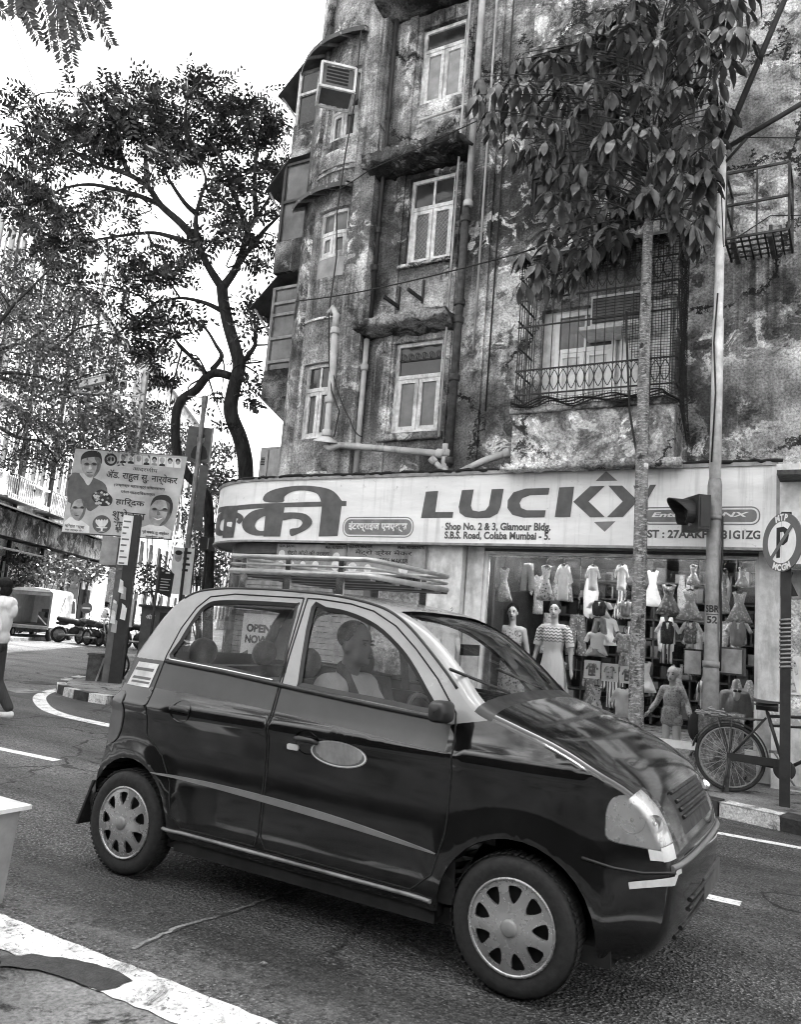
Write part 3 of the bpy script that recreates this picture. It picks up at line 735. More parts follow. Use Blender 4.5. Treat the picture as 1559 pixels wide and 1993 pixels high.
# --- pipes fixed to the wall -------------------------------------------------------
def pipe(pts, r, m='pvc', collars=(), name='drainpipe', n=10):
    mb = MB(); mb.tube(pts, r, n); o = mb.build(name, M[m], bld)
    for t in collars:
        c = MB(); a = np.array(pts[0]); b = np.array(pts[-1]); p = a+(b-a)*t; d = (b-a)/np.linalg.norm(b-a)
        c.tube([p-d*.05, p-d*.035, p+d*.035, p+d*.05], [r*1.25, r*1.4, r*1.4, r*1.25], n); c.build('pipe_collar', M[m], o)
    return o
def yp(px, py, y): return on_y(px, py, y)
pipe([(-4.95, 9.86, 7.78), (-4.95, 9.86, 16.0)], .055, 'pvc', (.0, .17, .45))
pipe([(-4.98, 9.87, 3.80), (-4.98, 9.87, 7.75)], .06, 'iron', (.02, .33, .55, .62, .95))
pipe([(-5.17, 9.88, 4.25), (-5.17, 9.88, 13)], .018, 'pvc')
pipe([(-4.72, 9.90, 5.5), (-4.72, 9.90, 14)], .018, 'pvc')
pipe([(-6.52, 9.9, 6.1), (-6.52, 9.9, 14)], .035, 'iron_dark', (.12, .2, .45))
pipe([(-6.56, 9.9, 3.6), (-6.56, 9.9, 5.88)], .045, 'pvc', (.25, .8))
BP = 9.62
pA = [yp(640, 612, BP), yp(648, 600, BP), yp(654, 612, BP), yp(652, 640, BP), yp(647, 720, BP), yp(636, 845, BP), yp(634, 866, BP)]
pipe([pA[0], pA[1], pA[2], pA[3]], .055, 'pvc'); pipe(pA[3:], .055, 'pvc', (.02, .62, .9))
c = yp(634, 856, BP); mb = MB(); mb.lathe([(.06, .05), (.10, .03), (.19, -.02), (.20, -.03), (.12, .0)], c, (0.15, -.2, 1), 20); mb.build('rain_hood', M['pvc'], bld)
pipe([yp(634, 866, BP), yp(640, 873, BP), (yp(640, 873, BP)[0]+.12, 9.72, 4.16), (-5.05, 9.84, 3.98)], .05, 'pvc', (.97,))
pipe([(-5.02, 9.84, 4.12), (-5.02, 9.84, 3.60)], .055, 'pvc', (.25,))
pipe([(-4.98, 9.86, 3.62), yp(940, 898, 9.8), yp(992, 880, 9.8)], .05, 'pvc', (.02, .97))
pipe([yp(840, 893, 9.75), (-4.99, 9.84, 3.70)], .04, 'pvc', (.1, .9))
pipe([yp(815, 247, 9.9), yp(817, 234, 9.9), yp(880, 214, 9.9), yp(932, 194, 9.9)], .022, 'pvc', (.02,))
pipe([(-4.5, 9.96, 4.6), (-4.46, 9.96, 12)], .012, 'cable', name='wall_cable')
for (px, py) in ((775, 597), (822, 584)):      # empty wall brackets
    p = yp(px, py, 9.98); mb = MB(); mb.bar((p[0], 9.98, p[2]-.05), (p[0], 9.98, p[2]+.32), .03, .03); mb.bar((p[0], 9.98, p[2]), (p[0]-.02, 9.56, p[2]-.0), .035, .05); mb.build('wall_bracket', M['iron_dark'], bld)

# --- projecting bay with its cage (first floor) and the bay above ---------------------
FB = 9.45
mb = MB(); x0, x1 = BAYX
mb.box(x0, x1, FB, WY+.01, 3.62, 4.40); mb.build('bay_parapet', M['plaster_light'], bld)
rough_block(x0-.03, x1+.03, FB-.05, FB+.02, 4.37, 4.46, M['plaster_dark'], name='bay_coping', amp=.015, seed=12)
rough_block(x0-.08, x1+.10, FB-.12, FB+.06, 3.60, 3.69, M['plaster_light'], name='mortar_skirt', amp=.035, seed=14, st=.05)
for zc, px in ((4.0, 1086), (4.05, 1190)):
    pass
mb = MB(); mb.add([(x0-.04, FB-.10, 6.50), (x1+.04, FB-.10, 6.50), (x1+.04, 10.0, 6.86), (x0-.04, 10.0, 6.86), (x0-.04, FB-.10, 6.54), (x1+.04, FB-.10, 6.54), (x1+.04, 10.0, 6.90), (x0-.04, 10.0, 6.90)], BOXF); mb.build('bay_roof', M['steel_dull'], bld)
ub = MB(); ub.box(x0, x1+.05, FB-.05, WY+.01, 9.62, 11.0); ub.box(x0-.02, x1+.08, FB-.12, WY+.01, 9.48, 9.60); ub.build('bay_parapet', M['plaster'], bld)
# room front behind the cage: windows with curtains
cage_wall = MB(); cage_wall.box(x0+.12, x1-.12, 10.12, 10.15, 4.36, 6.0); cage_wall.build('balcony_back_wall', M['white_dirty'], bld)
cw = wall_y(10.10)
casement(cw, -3.55, -2.72, 4.5, 5.93, .62, d=.03, fm='white', pm='white_dirty', tm='pane')
casement(cw, -2.66, -2.0, 4.5, 5.93, .62, d=.03, fm='white', pm='white_dirty', tm='white_dirty')
def bar_grid(px_spacing=.105): pass
R_ = .005
cage_root = thing('window_cage', 'black wrought iron security cage with scrolls around the balcony, draped with netting', 'window cage', (x0, FB, 4.45))
def rod(mb, a, b, r=R_): mb.bar(a, b, 2*r, 2*r)
def cage_bar(name, a, b, r=R_): q = MB(); rod(q, a, b, r); q.build(name, M['iron_dark'], cage_root)
xs = np.arange(x0+.02, x1, .115)
for x in xs: cage_bar('bar', (x, FB-.01, 4.45), (x, FB-.01, 6.50))
for z in (4.62, 4.95, 5.55, 5.92, 6.25, 6.48): cage_bar('rail', (x0, FB-.012, z), (x1, FB-.012, z), .009)
ys = np.arange(FB+.03, 10, .085)
for xx in (x0, x1):
    for y in ys: cage_bar('bar', (xx, y, 4.45), (xx, y, 6.50))
    for z in (4.62, 4.95, 5.3, 5.65, 5.92, 6.25, 6.48): cage_bar('rail', (xx, FB, z), (xx, 10, z), .009)
for i in range(len(xs)-1):                      # scrolls low and hearts high between the bars
    xm = (xs[i]+xs[i+1])/2
    for zc, h in ((4.79, .13), (6.10, .13)):
        sc_ = MB()
        for sg in (-1, 1):
            P = [(xm+sg*(.05*sin(t*pi)+.004), FB-.012, zc-h+2*h*t) for t in np.linspace(0, 1, 9)]
            P += [(xm+sg*.035*cos(a)-sg*.018, FB-.012, zc+h+.01+.02*sin(a)) for a in np.linspace(0, pi, 5)]
            sc_.tube(P, .006, 4, cap=False)
        if zc > 6: sc_.ball((xm, FB-.012, zc+h+.05), .016, 6, 4); rod(sc_, (xm, FB-.012, zc+h), (xm, FB-.012, zc+h+.14), .005)
        sc_.build('scrollwork', M['iron_dark'], cage_root)
# net draped over the front and the right side
net = MB(); NS = .034
def netp(u, v):
    """u along front then round the right side, v upwards"""
    from mathutils import noise as mn
    w = x1-x0; sag = .05*mn.noise(Vector((u*2.2, v*1.5, 3))) + .02*mn.noise(Vector((u*9, v*8, 1)))
    z = 4.42 + v + (.05*mn.noise(Vector((u*3, 0, 9))) if v < .3 else 0)
    bulge = .05 + .05*max(0, 1-v/.4)
    if u < w: x, y = x0+u, FB-bulge+sag*.6
    else: x, y = x1+bulge+sag*.6-.02, FB-.04+(u-w)
    if u > w-.1 and v < .5: z -= (.5-v)*.9*min(1, (u-w+.1)/.45)
    return (x, y, z)
nu = int((x1-x0+.55)/NS); nv = int(2.08/NS)
keep = lambda u, v: (u > 1.5+.12*sin(v*5) or v > 1.78+.08*sin(u*4) or v < .16)          # the left part hangs open
G_ = [[netp(i*NS, j*NS) for j in range(nv+1)] for i in range(nu+1)]
def thread(a, b): net.bar(a, b, .0046, .0046)
for i in range(nu+1):
    for j in range(nv+1):
        if not keep(i*NS, j*NS): continue
        if i < nu and keep((i+1)*NS, j*NS): thread(G_[i][j], G_[i+1][j])
        if j < nv and keep(i*NS, (j+1)*NS): thread(G_[i][j], G_[i][j+1])
stuff(net.build('netting', M['matt_black'], cage_root))
# hem gathered along the bottom
hem = MB()
for k in range(4): hem.tube([tuple(np.array(netp(u, .02+.02*k+.02*sin(u*13+k)))+np.array((0, -.012*k, 0))) for u in np.arange(0, x1-x0+.5, .06)], .010, 5)
stuff(hem.build('net_hem', M['matt_black'], cage_root))

# window air conditioners --------------------------------------------------------------
def window_ac(name, label, c, w, d, h, rotz, m='white_dirty', body='grey', frame=True, group=None):
    """boxed air conditioner; front face towards local -y"""
    t = thing(name, label, 'air conditioner', c, rotz, group, local=True)
    b = MB(); b.box(-w/2, w/2, -d/2, d/2, 0, h); b.build('casing', M[body], t)
    gmb = MB(); nx = 22
    for i in range(nx):
        x = -w/2+.03+(w-.06)*i/(nx-1); gmb.box(x-.004, x+.004, -d/2-.014, -d/2-.004, .05, h-.05)
    for j in range(9):
        z = .05+(h-.1)*j/8; gmb.box(-w/2+.03, w/2-.03, -d/2-.02, -d/2-.010, z-.003, z+.003)
    stuff(gmb.build('fins', M['matt_black'], t))
    s = MB()
    for j in range(5): s.box(w/2, w/2+.006, -d/2+.06, d/2-.08, .07+j*h*.17, .07+j*h*.17+h*.09); 
    s.build('side_vent', M['matt_black'], t)
    if frame:
        f = MB(); e = .025
        for sx in (-1, 1):
            for sy in (-1, 1): f.bar((sx*(w/2+e), sy*(d/2+e), -.03), (sx*(w/2+e), sy*(d/2+e), h+.03), .04)
        for z in (-.03, h+.03):
            for sx in (-1, 1): f.bar((sx*(w/2+e), -d/2-e, z), (sx*(w/2+e), d/2+e, z), .04)
            for sy in (-1, 1): f.bar((-w/2-e, sy*(d/2+e), z), (w/2+e, sy*(d/2+e), z), .04)
        f.build('frame', M[m], t)
        p = MB(); p.box(-.06, .10, -d/2-.026, -d/2-.018, h*.55, h*.72); p.build('badge', M['white'], t)
    return t
ca = on_y(654, 170, 9.55)
window_ac('air_conditioner', 'boxed window air conditioner in a white frame high on the rounded corner', (ca[0], 9.55, ca[2]-.18), .47, .50, .36, radians(-48), body='grey_dark')
aw = window_ac('air_conditioner', 'white window air conditioner on a tray inside the balcony cage', (-2.62, 9.84, 5.52), .66, .42, .42, 0, body='white_dirty', frame=False)
mbt = MB(); mbt.box(-.46, .46, -.26, .2, -.05, 0); mbt.build('tray', M['white_dirty'], aw)
mbt = MB(); mbt.box(-.30, .30, -.225, -.212, .04, .38); mbt.build('grille_recess', M['grey_dark'], aw)

# empty air-conditioner cage on the right wall
ac_c = thing('air_conditioner_cage', 'empty rusty steel bracket cage on the bare wall right of the lamp post', 'cage', (-.97, 9.7, 6.3))
cm = MB(); X0, X1, Y0, Y1, Z0, Z1 = -1.30, -.62, 9.40, 10.0, 6.32, 7.15
for x in (X0, X1):
    for y in (Y0, Y1-.02): rod(cm, (x, y, Z0), (x, y, Z1), .013)
for z in (Z0, (Z0+Z1)/2, Z1):
    rod(cm, (X0, Y0, z), (X1, Y0, z), .013)
    for x in (X0, X1): rod(cm, (x, Y0, z), (x, Y1, z), .013)
rod(cm, ((X0+X1)/2, Y0, Z0), ((X0+X1)/2, Y0, Z1), .010)
cm.build('frame', M['iron'], ac_c)
cm = MB()
for x in np.linspace(X0, X1, 9): rod(cm, (x, Y0, Z0-.01), (x, Y1, Z0-.01), .009)
for y in np.linspace(Y0+.1, Y1-.1, 4): rod(cm, (X0, y, Z0-.012), (X1, y, Z0-.012), .009)
cm.build('floor_grid', M['iron_dark'], ac_c)
for x in (X0+.08, X1-.2): cm = MB(); cm.bar((x, Y0, Z0-.03), (x, Y1, Z0-.03), .05, .05); cm.box(x-.02, x+.02, Y0+.1, Y0+.13, Z0, Z0+.14); cm.build('bracket', M['iron'], ac_c)

# electric meter box / junction cabinet on the sign roof
mx = on_y(536, 905, 11.2)
cab = thing('junction_cabinet', 'grey steel cabinet standing on top of the shop sign beside the rounded corner', 'cabinet', (mx[0], 11.2, 3.62))
w = .30; mb = MB(); mb.box(mx[0]-w*.7, mx[0]+w, 11.0, 11.5, 3.6, 4.55); mb.build('casing', M['steel_dull'], cab)
mb = MB(); mb.box(mx[0]-w*.62, mx[0]-.02, 10.98, 10.995, 3.66, 4.5); mb.box(mx[0]+.02, mx[0]+w*.9, 10.98, 10.995, 3.66, 4.5); mb.build('door', M['grey'], cab)
mb = MB(); 
for k in range(5): mb.box(mx[0]-.16, mx[0]-.08, 10.972, 10.979, 4.22+k*.03, 4.235+k*.03)
mb.build('vent', M['matt_black'], cab)

# cables -------------------------------------------------------------------------------
def cable(name, label, pts, r=.012, sag=0.0, n=14):
    P = [np.array(p, float) for p in pts]; out = []
    for a, b in zip(P[:-1], P[1:]):
        for i in range(n): t = i/n; out.append(a+(b-a)*t-np.array((0, 0, sag*4*t*(1-t))))
    out.append(P[-1]); mb = MB(); mb.tube(out, r, 5)
    o = mb.build(name, M['cable']); return tag(o, label, 'cable')
cable('overhead_cable', 'thin black cable strung low across the facade under the two empty brackets', [on_y(575, 586, 9.4), on_y(740, 560, 9.4), on_y(1042, 484, 9.4)], .011, .02)
cable('overhead_cable', 'thin black cable from the corner sunshade past the bird on the ledge', [on_y(655, 372, 9.5), on_y(720, 330, 9.45), on_y(935, 232, 9.4), on_y(1090, 150, 9.4)], .009, .01)
cable('hanging_cable', 'twisted black cable hanging down the rounded corner to the drainpipe', [on_y(p, q, 9.58) for p, q in ((703, 60), (690, 200), (672, 300), (655, 420), (655, 500), (640, 605), (640, 700), (645, 760), (660, 800), (650, 850))], .012, .0, 4)
cable('hanging_cable', 'black cable looping from the grey drainpipe to the junction funnel', [on_y(p, q, 9.6) for p, q in ((642, 700), (660, 770), (682, 818), (690, 838), (705, 850))], .010, .02, 5)
cable('hanging_cable', 'pale hose hanging from the caged balcony beside the slender trunk', [on_y(p, q, 9.2) for p, q in ((1219, 606), (1222, 700), (1226, 800), (1236, 860), (1244, 905))], .014, .0, 5)
# bird on the ledge
bp = on_y(897, 268, 9.62); bird = thing('bird', 'black crow perched on the broken ledge above the middle window', 'bird', bp)
mb = MB(); c = np.array((bp[0], 9.62, bp[2])); mb.ball(c+(.0, 0, .0), (.13, .055, .06), 12, 8, rot=Matrix.Rotation(radians(38), 3, 'Y')); mb.ball(c+(-.11, 0, .11), .042, 10, 7)
mb.tube([c+(.06, 0, -.05), c+(.2, 0, -.16)], [.04, .022], 8); mb.tube([c+(-.14, 0, .115), c+(-.2, 0, .10)], [.014, .003], 6); mb.tube([c+(-.07, 0, .06), c+(-.11, 0, .11)], [.05, .04], 8)
mb.build('body', M['matt_black'], bird)
mb = MB()
for dy in (-.02, .02): mb.tube([c+(.0, dy, -.05), c+(.0, dy, -.13)], .006, 5)
mb.build('leg', M['iron_dark'], bird)
# ================================================================ SHOP SIGN
SGX, SGR = -8.0, 2.2                         # straight front, then a rounded corner
def sgn(s, z, d):
    if s >= SGX: return (s, 9.6-d, z)
    a = -pi/2 - (SGX-s)/SGR; r = SGR+d; return (SGX+r*cos(a), 9.6+SGR+r*sin(a), z)
def sg(px, py):
    """photo point -> (s, z) on the sign"""
    p = on_y(px, py, 9.6)
    if p[0] >= SGX: return (p[0], p[2])
    d = ray(px, py); cx, cy = SGX, 9.6+SGR
    a = d[0]**2+d[1]**2; b = -2*(d[0]*cx+d[1]*cy); c = cx*cx+cy*cy-SGR**2; D = max(0, b*b-4*a*c)
    t = (-b-sqrt(D))/(2*a); q = CO+d*t; ang = atan2(q[1]-cy, q[0]-cx)
    if ang > 0: ang -= 2*pi
    return (SGX-(-pi/2-ang)*SGR, q[2])
S0, S1, SZ0, SZ1 = -12.2, -.74, 2.68, 3.62
sign = thing('shop_sign', 'long pale shop signboard reading LUCKY that wraps round the building corner', 'shop sign', (-4.5, 9.6, SZ0))
def sign_panel():
    t = NT('printed_vinyl'); P = t.pos()
    n = t.noise(t.pos((.5, .5, 2.5)), 2.0, 6, .6); c = t.mix(t.mr(n, .35, .65), g(.66), g(.80))
    d = t.noise(t.pos((5, 5, .4)), 1.6, 6, .65); c = t.mix(t.math('MULTIPLY', t.mr(d, .53, .70), .5), c, g(.36))
    sp = t.noise(P, 9, 6, .75); c = t.mix(t.mr(sp, .63, .70, 0, .6), c, g(.25))
    t.bump(t.noise(t.pos((1, 1, 2)), 3, 3), .15, .05); return t.done(c, .45, 0, .4)
M['vinyl'] = sign_panel()
M['sign_ink'] = mat('faded_sign_ink', .075, .45, var=.35, vs=5); M['sign_ink2'] = mat('grey_sign_ink', .16, .45, var=.3, vs=6)
mb = MB(); mb.slab(sgn, S0, S1, SZ0, SZ1, -.02, 0, 70); mb.build('panel', M['vinyl'], sign)
mb = MB(); mb.slab(sgn, S0, S1+.01, SZ1-.01, SZ1+.035, -.45, .03, 70); mb.slab(sgn, S0, S1+.01, SZ0-.03, SZ0, -.03, .025, 70)
mb.slab(sgn, S1, S1+.04, SZ0-.03, SZ1-.01, -.4, .03, 1); mb.build('frame', M['steel_dull'], sign)
mb = MB(); mb.slab(sgn, S0, S1, SZ0-.01, SZ0+.01, -.42, -.03, 70); mb.build('soffit', M['grey_dark'], sign)
# frayed dark roof felt along the top edge
mb = MB(); pts = []
for i in range(160):
    s = S0+(S1+.06-S0)*i/159; pts.append(sgn(s, SZ1+.045+random.uniform(-.012, .018), .02+random.uniform(-.03, .03)))
mb.tube(pts, .022, 5); mb.slab(sgn, S0, S1, SZ1+.035, SZ1+.06, -.5, .0, 70); mb.build('roof_felt', M['matt_black'], sign)
z4 = lambda P: [sg(400+x/2.598, 880+y/2.598) for x, y in P]
z5 = lambda P: [sg(880+x/2.296, 880+y/2.296) for x, y in P]
DEV = [
 ([(60,287),(160,270),(400,256),(690,247),(713,247),(712,272),(690,273),(400,279),(200,290),(100,302),(58,312)], 0),
 ([(590,262),(690,262),(668,425),(572,427)], 0),
 ([(297,250),(300,215),(350,188),(440,172),(520,170),(600,180),(650,200),(685,240),(690,262),(596,262),(580,236),(560,208),(500,194),(440,200),(400,225),(390,254)], 2),
 ([(308,268),(402,266),(377,427),(292,427)], 0),
 ([(384,310),(450,305),(510,315),(540,350),(520,385),(470,412),(432,424),(428,390),(470,382),(490,360),(478,342),(440,336),(384,345)], 2),
 ([(330,283),(290,285),(235,300),(195,335),(185,370),(200,400),(235,418),(285,422),(330,420),(330,385),(300,398),(265,395),(250,372),(262,345),(295,325),(330,318)], 2),
 ([(100,292),(165,285),(140,432),(86,434)], 0),
 ([(112,297),(78,307),(54,350),(48,395),(60,420),(85,422),(112,415),(112,385),(92,398),(76,392),(72,370),(82,345),(112,330)], 2),
 ([(150,302),(185,318),(192,340),(172,362),(158,352),(166,336),(145,330)], 2)]
mb = MB()
for k, (P, sm) in enumerate(DEV):
    Q = z4(P); Q = smooth_poly(Q, 3) if sm else Q
    plate(mb, Q, sgn, .004+.0006*k, .004+.0006*k, step=.08)
mb.build('lettering', M['sign_ink'], sign)
LUK = [
 ([(45,170),(98,167),(85,240),(92,260),(120,266),(150,260),(165,240),(178,166),(232,164),(218,245),(205,275),(170,293),(110,296),(60,290),(35,272),(30,245)], 0),
 ([(437,160),(432,190),(350,193),(315,206),(303,228),(310,250),(335,260),(420,260),(415,291),(320,293),(270,280),(248,250),(250,215),(275,180),(330,163)], 0),
 ([(480,158),(547,155),(530,290),(460,291)], 0),
 ([(618,153),(684,151),(612,221),(684,290),(618,291),(543,222)], 0),
 ([(700,150),(762,150),(832,218),(765,290),(694,291),(764,221)], 0),
 ([(812,150),(852,149),(872,178),(886,147),(914,146),(866,228),(858,290),(820,291),(838,222)], 0),
 ([(690,85),(740,128),(642,130)], 0), ([(635,312),(732,309),(683,356)], 0)]
mb = MB()
plate(mb, z4([(1115,200),(1178,196),(1163,303),(1254,303),(1250,332),(1090,334)]), sgn, .004, .004)
for k, (P, sm) in enumerate(LUK[:6]): plate(mb, z5(P), sgn, .0046+.0006*k, .0046+.0006*k)
mb.build('lettering', M['sign_ink'], sign)
for k, (P, sm) in enumerate(LUK[6:]): mb = MB(); plate(mb, z5(P), sgn, .004, .004); mb.build('emblem', M['sign_ink2'], sign)
def pbox(a, b): (s0, z0), (s1, z1) = sg(*a), sg(*b); return s0, s1, min(z0, z1), max(z0, z1)
def sign_text(body, a, b, bold=.0, shear=0, m='sign_ink', d=.005, spacing=1.0):
    """a = left baseline, b = right top in photo points"""
    s0, zb = sg(*a); s1 = sg(*b)[0]; zt = sg(a[0], b[1])[1]
    zr = sg(b[0], a[1]+(b[2] if len(b) > 2 else 0))[1]
    mb = MB(); put_text(mb, body, sgn, s0, s1, zb, zt, d, bold=bold, shear=shear, spacing=spacing, slope=0); return mb.build('lettering', M[m], sign)
sign_text('Shop No. 2 & 3, Glamour Bldg.', (866, 1036), (1073, 1017), .035)
sign_text('S.B.S. Road, Colaba Mumbai - 5.', (865, 1051), (1072, 1034), .035)
sign_text('GST : 27AAKF', (1245, 1047), (1378, 1031), .035)
sign_text('331G1ZG', (1397, 1049), (1481, 1032), .035)
def pill(a, b, text, shear, inset, bold=.03):
    s0, s1, z0, z1 = pbox(a, b); mb = MB()
    plate(mb, rrect(s0-.015, s1+.015, z0-.015, z1+.015, (z1-z0)/2), sgn, .0035, .0035, holes=[rrect(s0, s1, z0, z1, (z1-z0)/2-.016)]); 
    plate(mb, rrect(s0+.02, s1-.02, z0+.02, z1-.02, (z1-z0)/2-.035), sgn, .004, .004); mb.build('name_pill', M['sign_ink2'], sign)
    mb = MB(); put_text(mb, text, sgn, s0+inset, s1-inset, z0+.06, z1-.05, .007, bold=bold, shear=shear); mb.build('lettering', M['paper'], sign)
pill((667, 1043), (805, 1008), 'इंटरप्राईज एनएक्स', 0, .09)
pill((1252, 1019), (1478, 988), 'Enterprise NX', .25, .10, .03)

# ================================================================ GROUND FLOOR AND SHOP WINDOW
shop = thing('clothes_shop', 'glazed clothes shop front with aluminium frame under the LUCKY sign', 'shop front', (-2.6, 10.0, .13))
GX0, GX1, GZ0, GZ1 = -4.30, -.98, .42, 2.60
mb = MB()
mb.slab(sgn, -13, -5.25, .1, 2.7, -.40, -.32, 60); mb.build('ground_floor_wall', M['plaster_dark'], bld)
mb = MB(); mb.box(-5.24, -4.62, 9.78, 10.3, .13, 2.70); mb.build('column', M['white_dirty'], shop)
mb = MB(); mb.box(-4.60, GX0-.06, 9.9, 10.3, .13, 2.70); mb.build('column', M['white_dirty'], shop)
mb = MB(); mb.box(GX1+.04, -.72, 9.86, 10.3, .13, 2.70); mb.build('column', M['white_dirty'], shop)
mb = MB(); mb.box(-4.6, -.72, 9.92, 10.2, 2.62, 2.72); mb.build('lintel', M['grey_dark'], shop)
M['plinth'] = footway('terrazzo_plinth', .08, .42, 31.0)
mb = MB(); mb.box(GX0-.06, GX1+.04, 9.88, 13, .12, .37); mb.build('plinth', M['plinth'], shop)
mb = MB(); f = .045
mb.box(GX0-.06, GX1+.04, 9.93, 10.03, .37, GZ0+.03); mb.box(GX0-.06, GX1+.04, 9.94, 10.03, GZ1-.02, GZ1+.05)
for x in (GX0-.06, GX1-.0): mb.box(x, x+f, 9.945, 10.03, GZ0+.03, GZ1-.02)
mb.build('frame', M['white'], shop)
mb = MB(); mb.box(GX0-.05, GX1+.03, 9.90, 9.94, GZ1-.01, GZ1+.015); mb.box(GX0-.05, GX1+.03, 9.89, 9.93, GZ1+.055, GZ1+.08); mb.build('rail', M['steel'], shop)
M['shop_glass'] = glass_mat('shop_glass', .98, .02, .9, .012, .98)
for (a, b) in ((GX0-.01, -3.05), (-3.04, -1.615), (-1.605, GX1-.005)):
    mb = MB(); mb.box(a, b, 9.985, 9.995, GZ0+.03, GZ1-.02); mb.build('glass_pane', M['shop_glass'], shop)
mb = MB(); mb.add([(GX0-.06, 13, .37), (GX1+.04, 13, .37), (GX1+.04, 13, 2.72), (GX0-.06, 13, 2.72)], [(0, 1, 2, 3)])
mb.box(GX0-.10, GX0-.06, 10.03, 13, .37, 2.72); mb.box(GX1+.04, GX1+.08, 10.3, 13, .37, 2.72); mb.box(GX0-.1, GX1+.08, 10.2, 13, 2.72, 2.75)
mb.build('shop_interior', mat('shop_interior', .03, .8, var=.5), shop)
# lit shop: tube lamps under the ceiling
em = bpy.data.materials.new('tube_light'); em.use_nodes = True; em.node_tree.nodes['Principled BSDF'].inputs['Emission Color'].default_value = (1, 1, 1, 1); em.node_tree.nodes['Principled BSDF'].inputs['Emission Strength'].default_value = 48.0
for i, (x, y) in enumerate(((-3.5, 10.30), (-1.9, 10.30))):
    mb = MB(); mb.tube([(x-.6, y, 2.69 if y < 11 else 2.705), (x+.6, y, 2.69 if y < 11 else 2.705)], .014, 8); o = mb.build('tube_lamp', em); tag(o, ('fluorescent tube lamp over the left half of the shop window', 'fluorescent tube lamp over the right half of the shop window', 'fluorescent tube lamp deeper inside the clothes shop')[i], 'lamp', 'tube lamps in the shop')
# racks with folded and hung stock at the back of the shop
rack = thing('clothes_rack', 'dark shelving stacked with folded clothes at the back of the shop', 'shelf', (-2.6, 12.6, .37))
mb = MB()
for z in np.arange(.5, 2.6, .28): mb.box(-4.2, -1.0, 12.3, 12.8, z, z+.02)
for x in np.linspace(-4.2, -1.0, 7): mb.box(x-.012, x+.012, 12.3, 12.8, .4, 2.6)
mb.build('shelf', M['grey_dark'], rack)
for k in range(3):
    mb = MB()
    for z in np.arange(.52, 2.5, .28):
        x = -4.15
        while x < -1.1:
            w = random.uniform(.14, .26); h = random.uniform(.08, .24)
            if random.randrange(3) == k: mb.box(x, x+w-.02, 12.32, 12.7, z, z+h)
            x += w
    stuff(mb.build('folded_clothes', M[('grey', 'grey_dark', 'black')[k]], rack))

# boards under the sign
gs = wall_y(9.72)
def board(label, a, b, texts, m='board', y=9.72, th=.03, icons=()):
    x0, z1 = fx(*a, y); x1, z0 = fx(*b, y); s_ = wall_y(y)
    t = thing('notice_board', label, 'sign', ((x0+x1)/2, y, z0))
    mb = MB(); mb.slab(s_, x0, x1, z0, z1, -th, 0); mb.build('board', M[m], t)
    W_, H_ = x1-x0, z1-z0; mb = MB()
    for (body, u0, u1, v0, v1, bold) in texts: put_text(mb, body, s_, x0+u0*W_, x0+u1*W_, z0+v0*H_, z0+v1*H_, .004, bold=bold)
    mb.build('lettering', M['ink'], t)
    if icons:
        mb = MB()
        for (u, v, r) in icons: plate(mb, ell(x0+u*W_, z0+v*H_, r*W_, r*W_, 10), s_, .004, .004)
        mb.build('picture', M['paper'], t)
    return t
b1 = board('grey board of an auto works hanging left under the sign', (540, 1058), (672, 1113), [('G.A. JAFRI', .03, .26, .84, .96, .02), ('Mob.: 9372021675', .70, .98, .84, .96, .02), ('मेट्रो ऑटो की वर्क्स', .16, .76, .54, .76, .01), ('ALL KIND OF AUTO WORK', .1, .8, .36, .46, .02)], icons=((.08, .6, .05), (.08, .22, .04), (.24, .22, .035), (.4, .22, .04), (.58, .2, .05), (.86, .22, .06), (.86, .55, .05)))
b2 = board('grey board of a dress maker hanging right under the sign beside the white column', (675, 1058), (825, 1122), [('GUDDU MASTER', .03, .34, .86, .97, .03), ('Mob.: 9372021675', .66, .98, .86, .97, .03), ('मेट्रो ड्रेस मेकर', .12, .84, .60, .82, .01), ('METRO DRESS MAKER', .16, .80, .40, .54, .02)], icons=((.1, .2, .06), (.3, .18, .05), (.75, .2, .06)))
# roller shutter on the rounded corner, and the poster on it
sh = thing('roller_shutter', 'closed grey roller shutter under the rounded end of the sign', 'shutter', (-8, 9.9, .13))
mb = MB(); N = 46
for k in range(0, 30): 
    z = .2+k*.082; mb = MB(); mb.slab(sgn, -8.9, -6.2, z, z+.074, -.34, -.30, 12); mb.build('slat', M['steel_dull'], sh)
mb = MB(); mb.slab(sgn, -9.0, -8.9, .13, 2.68, -.36, -.24, 1); mb.slab(sgn, -6.2, -6.08, .13, 2.68, -.36, -.24, 1); mb.slab(sgn, -9.0, -6.08, 2.5, 2.66, -.35, -.22, 26); mb.build('frame', M['grey_dark'], sh)
def sgd(px, py, off=-.28):
    q = sg(px, py)
    for _ in range(2): pass
    p = on_y(px, py, 9.6-off); return (p[0], p[2])
po0, po1 = sgd(463, 1192), sgd(534, 1290)
pos_ = thing('poster', 'pale paper sign reading OPEN NOW on the grey shutter, seen through the taxi window', 'poster', sgn(po0[0], po1[1], -.27))
mb = MB(); mb.slab(sgn, po0[0], po1[0], po1[1], po0[1], -.285, -.277, 8); mb.build('sheet', M['paper'], pos_)
mb = MB(); w_ = po1[0]-po0[0]; h_ = po0[1]-po1[1]
put_text(mb, 'OPEN', sgn, po0[0]+.16*w_, po0[0]+.86*w_, po0[1]-.40*h_, po0[1]-.22*h_, -.274, bold=.05); put_text(mb, 'NOW', sgn, po0[0]+.14*w_, po0[0]+.82*w_, po0[1]-.64*h_, po0[1]-.46*h_, -.274, bold=.05)
mb.build('lettering', M['ink'], pos_)
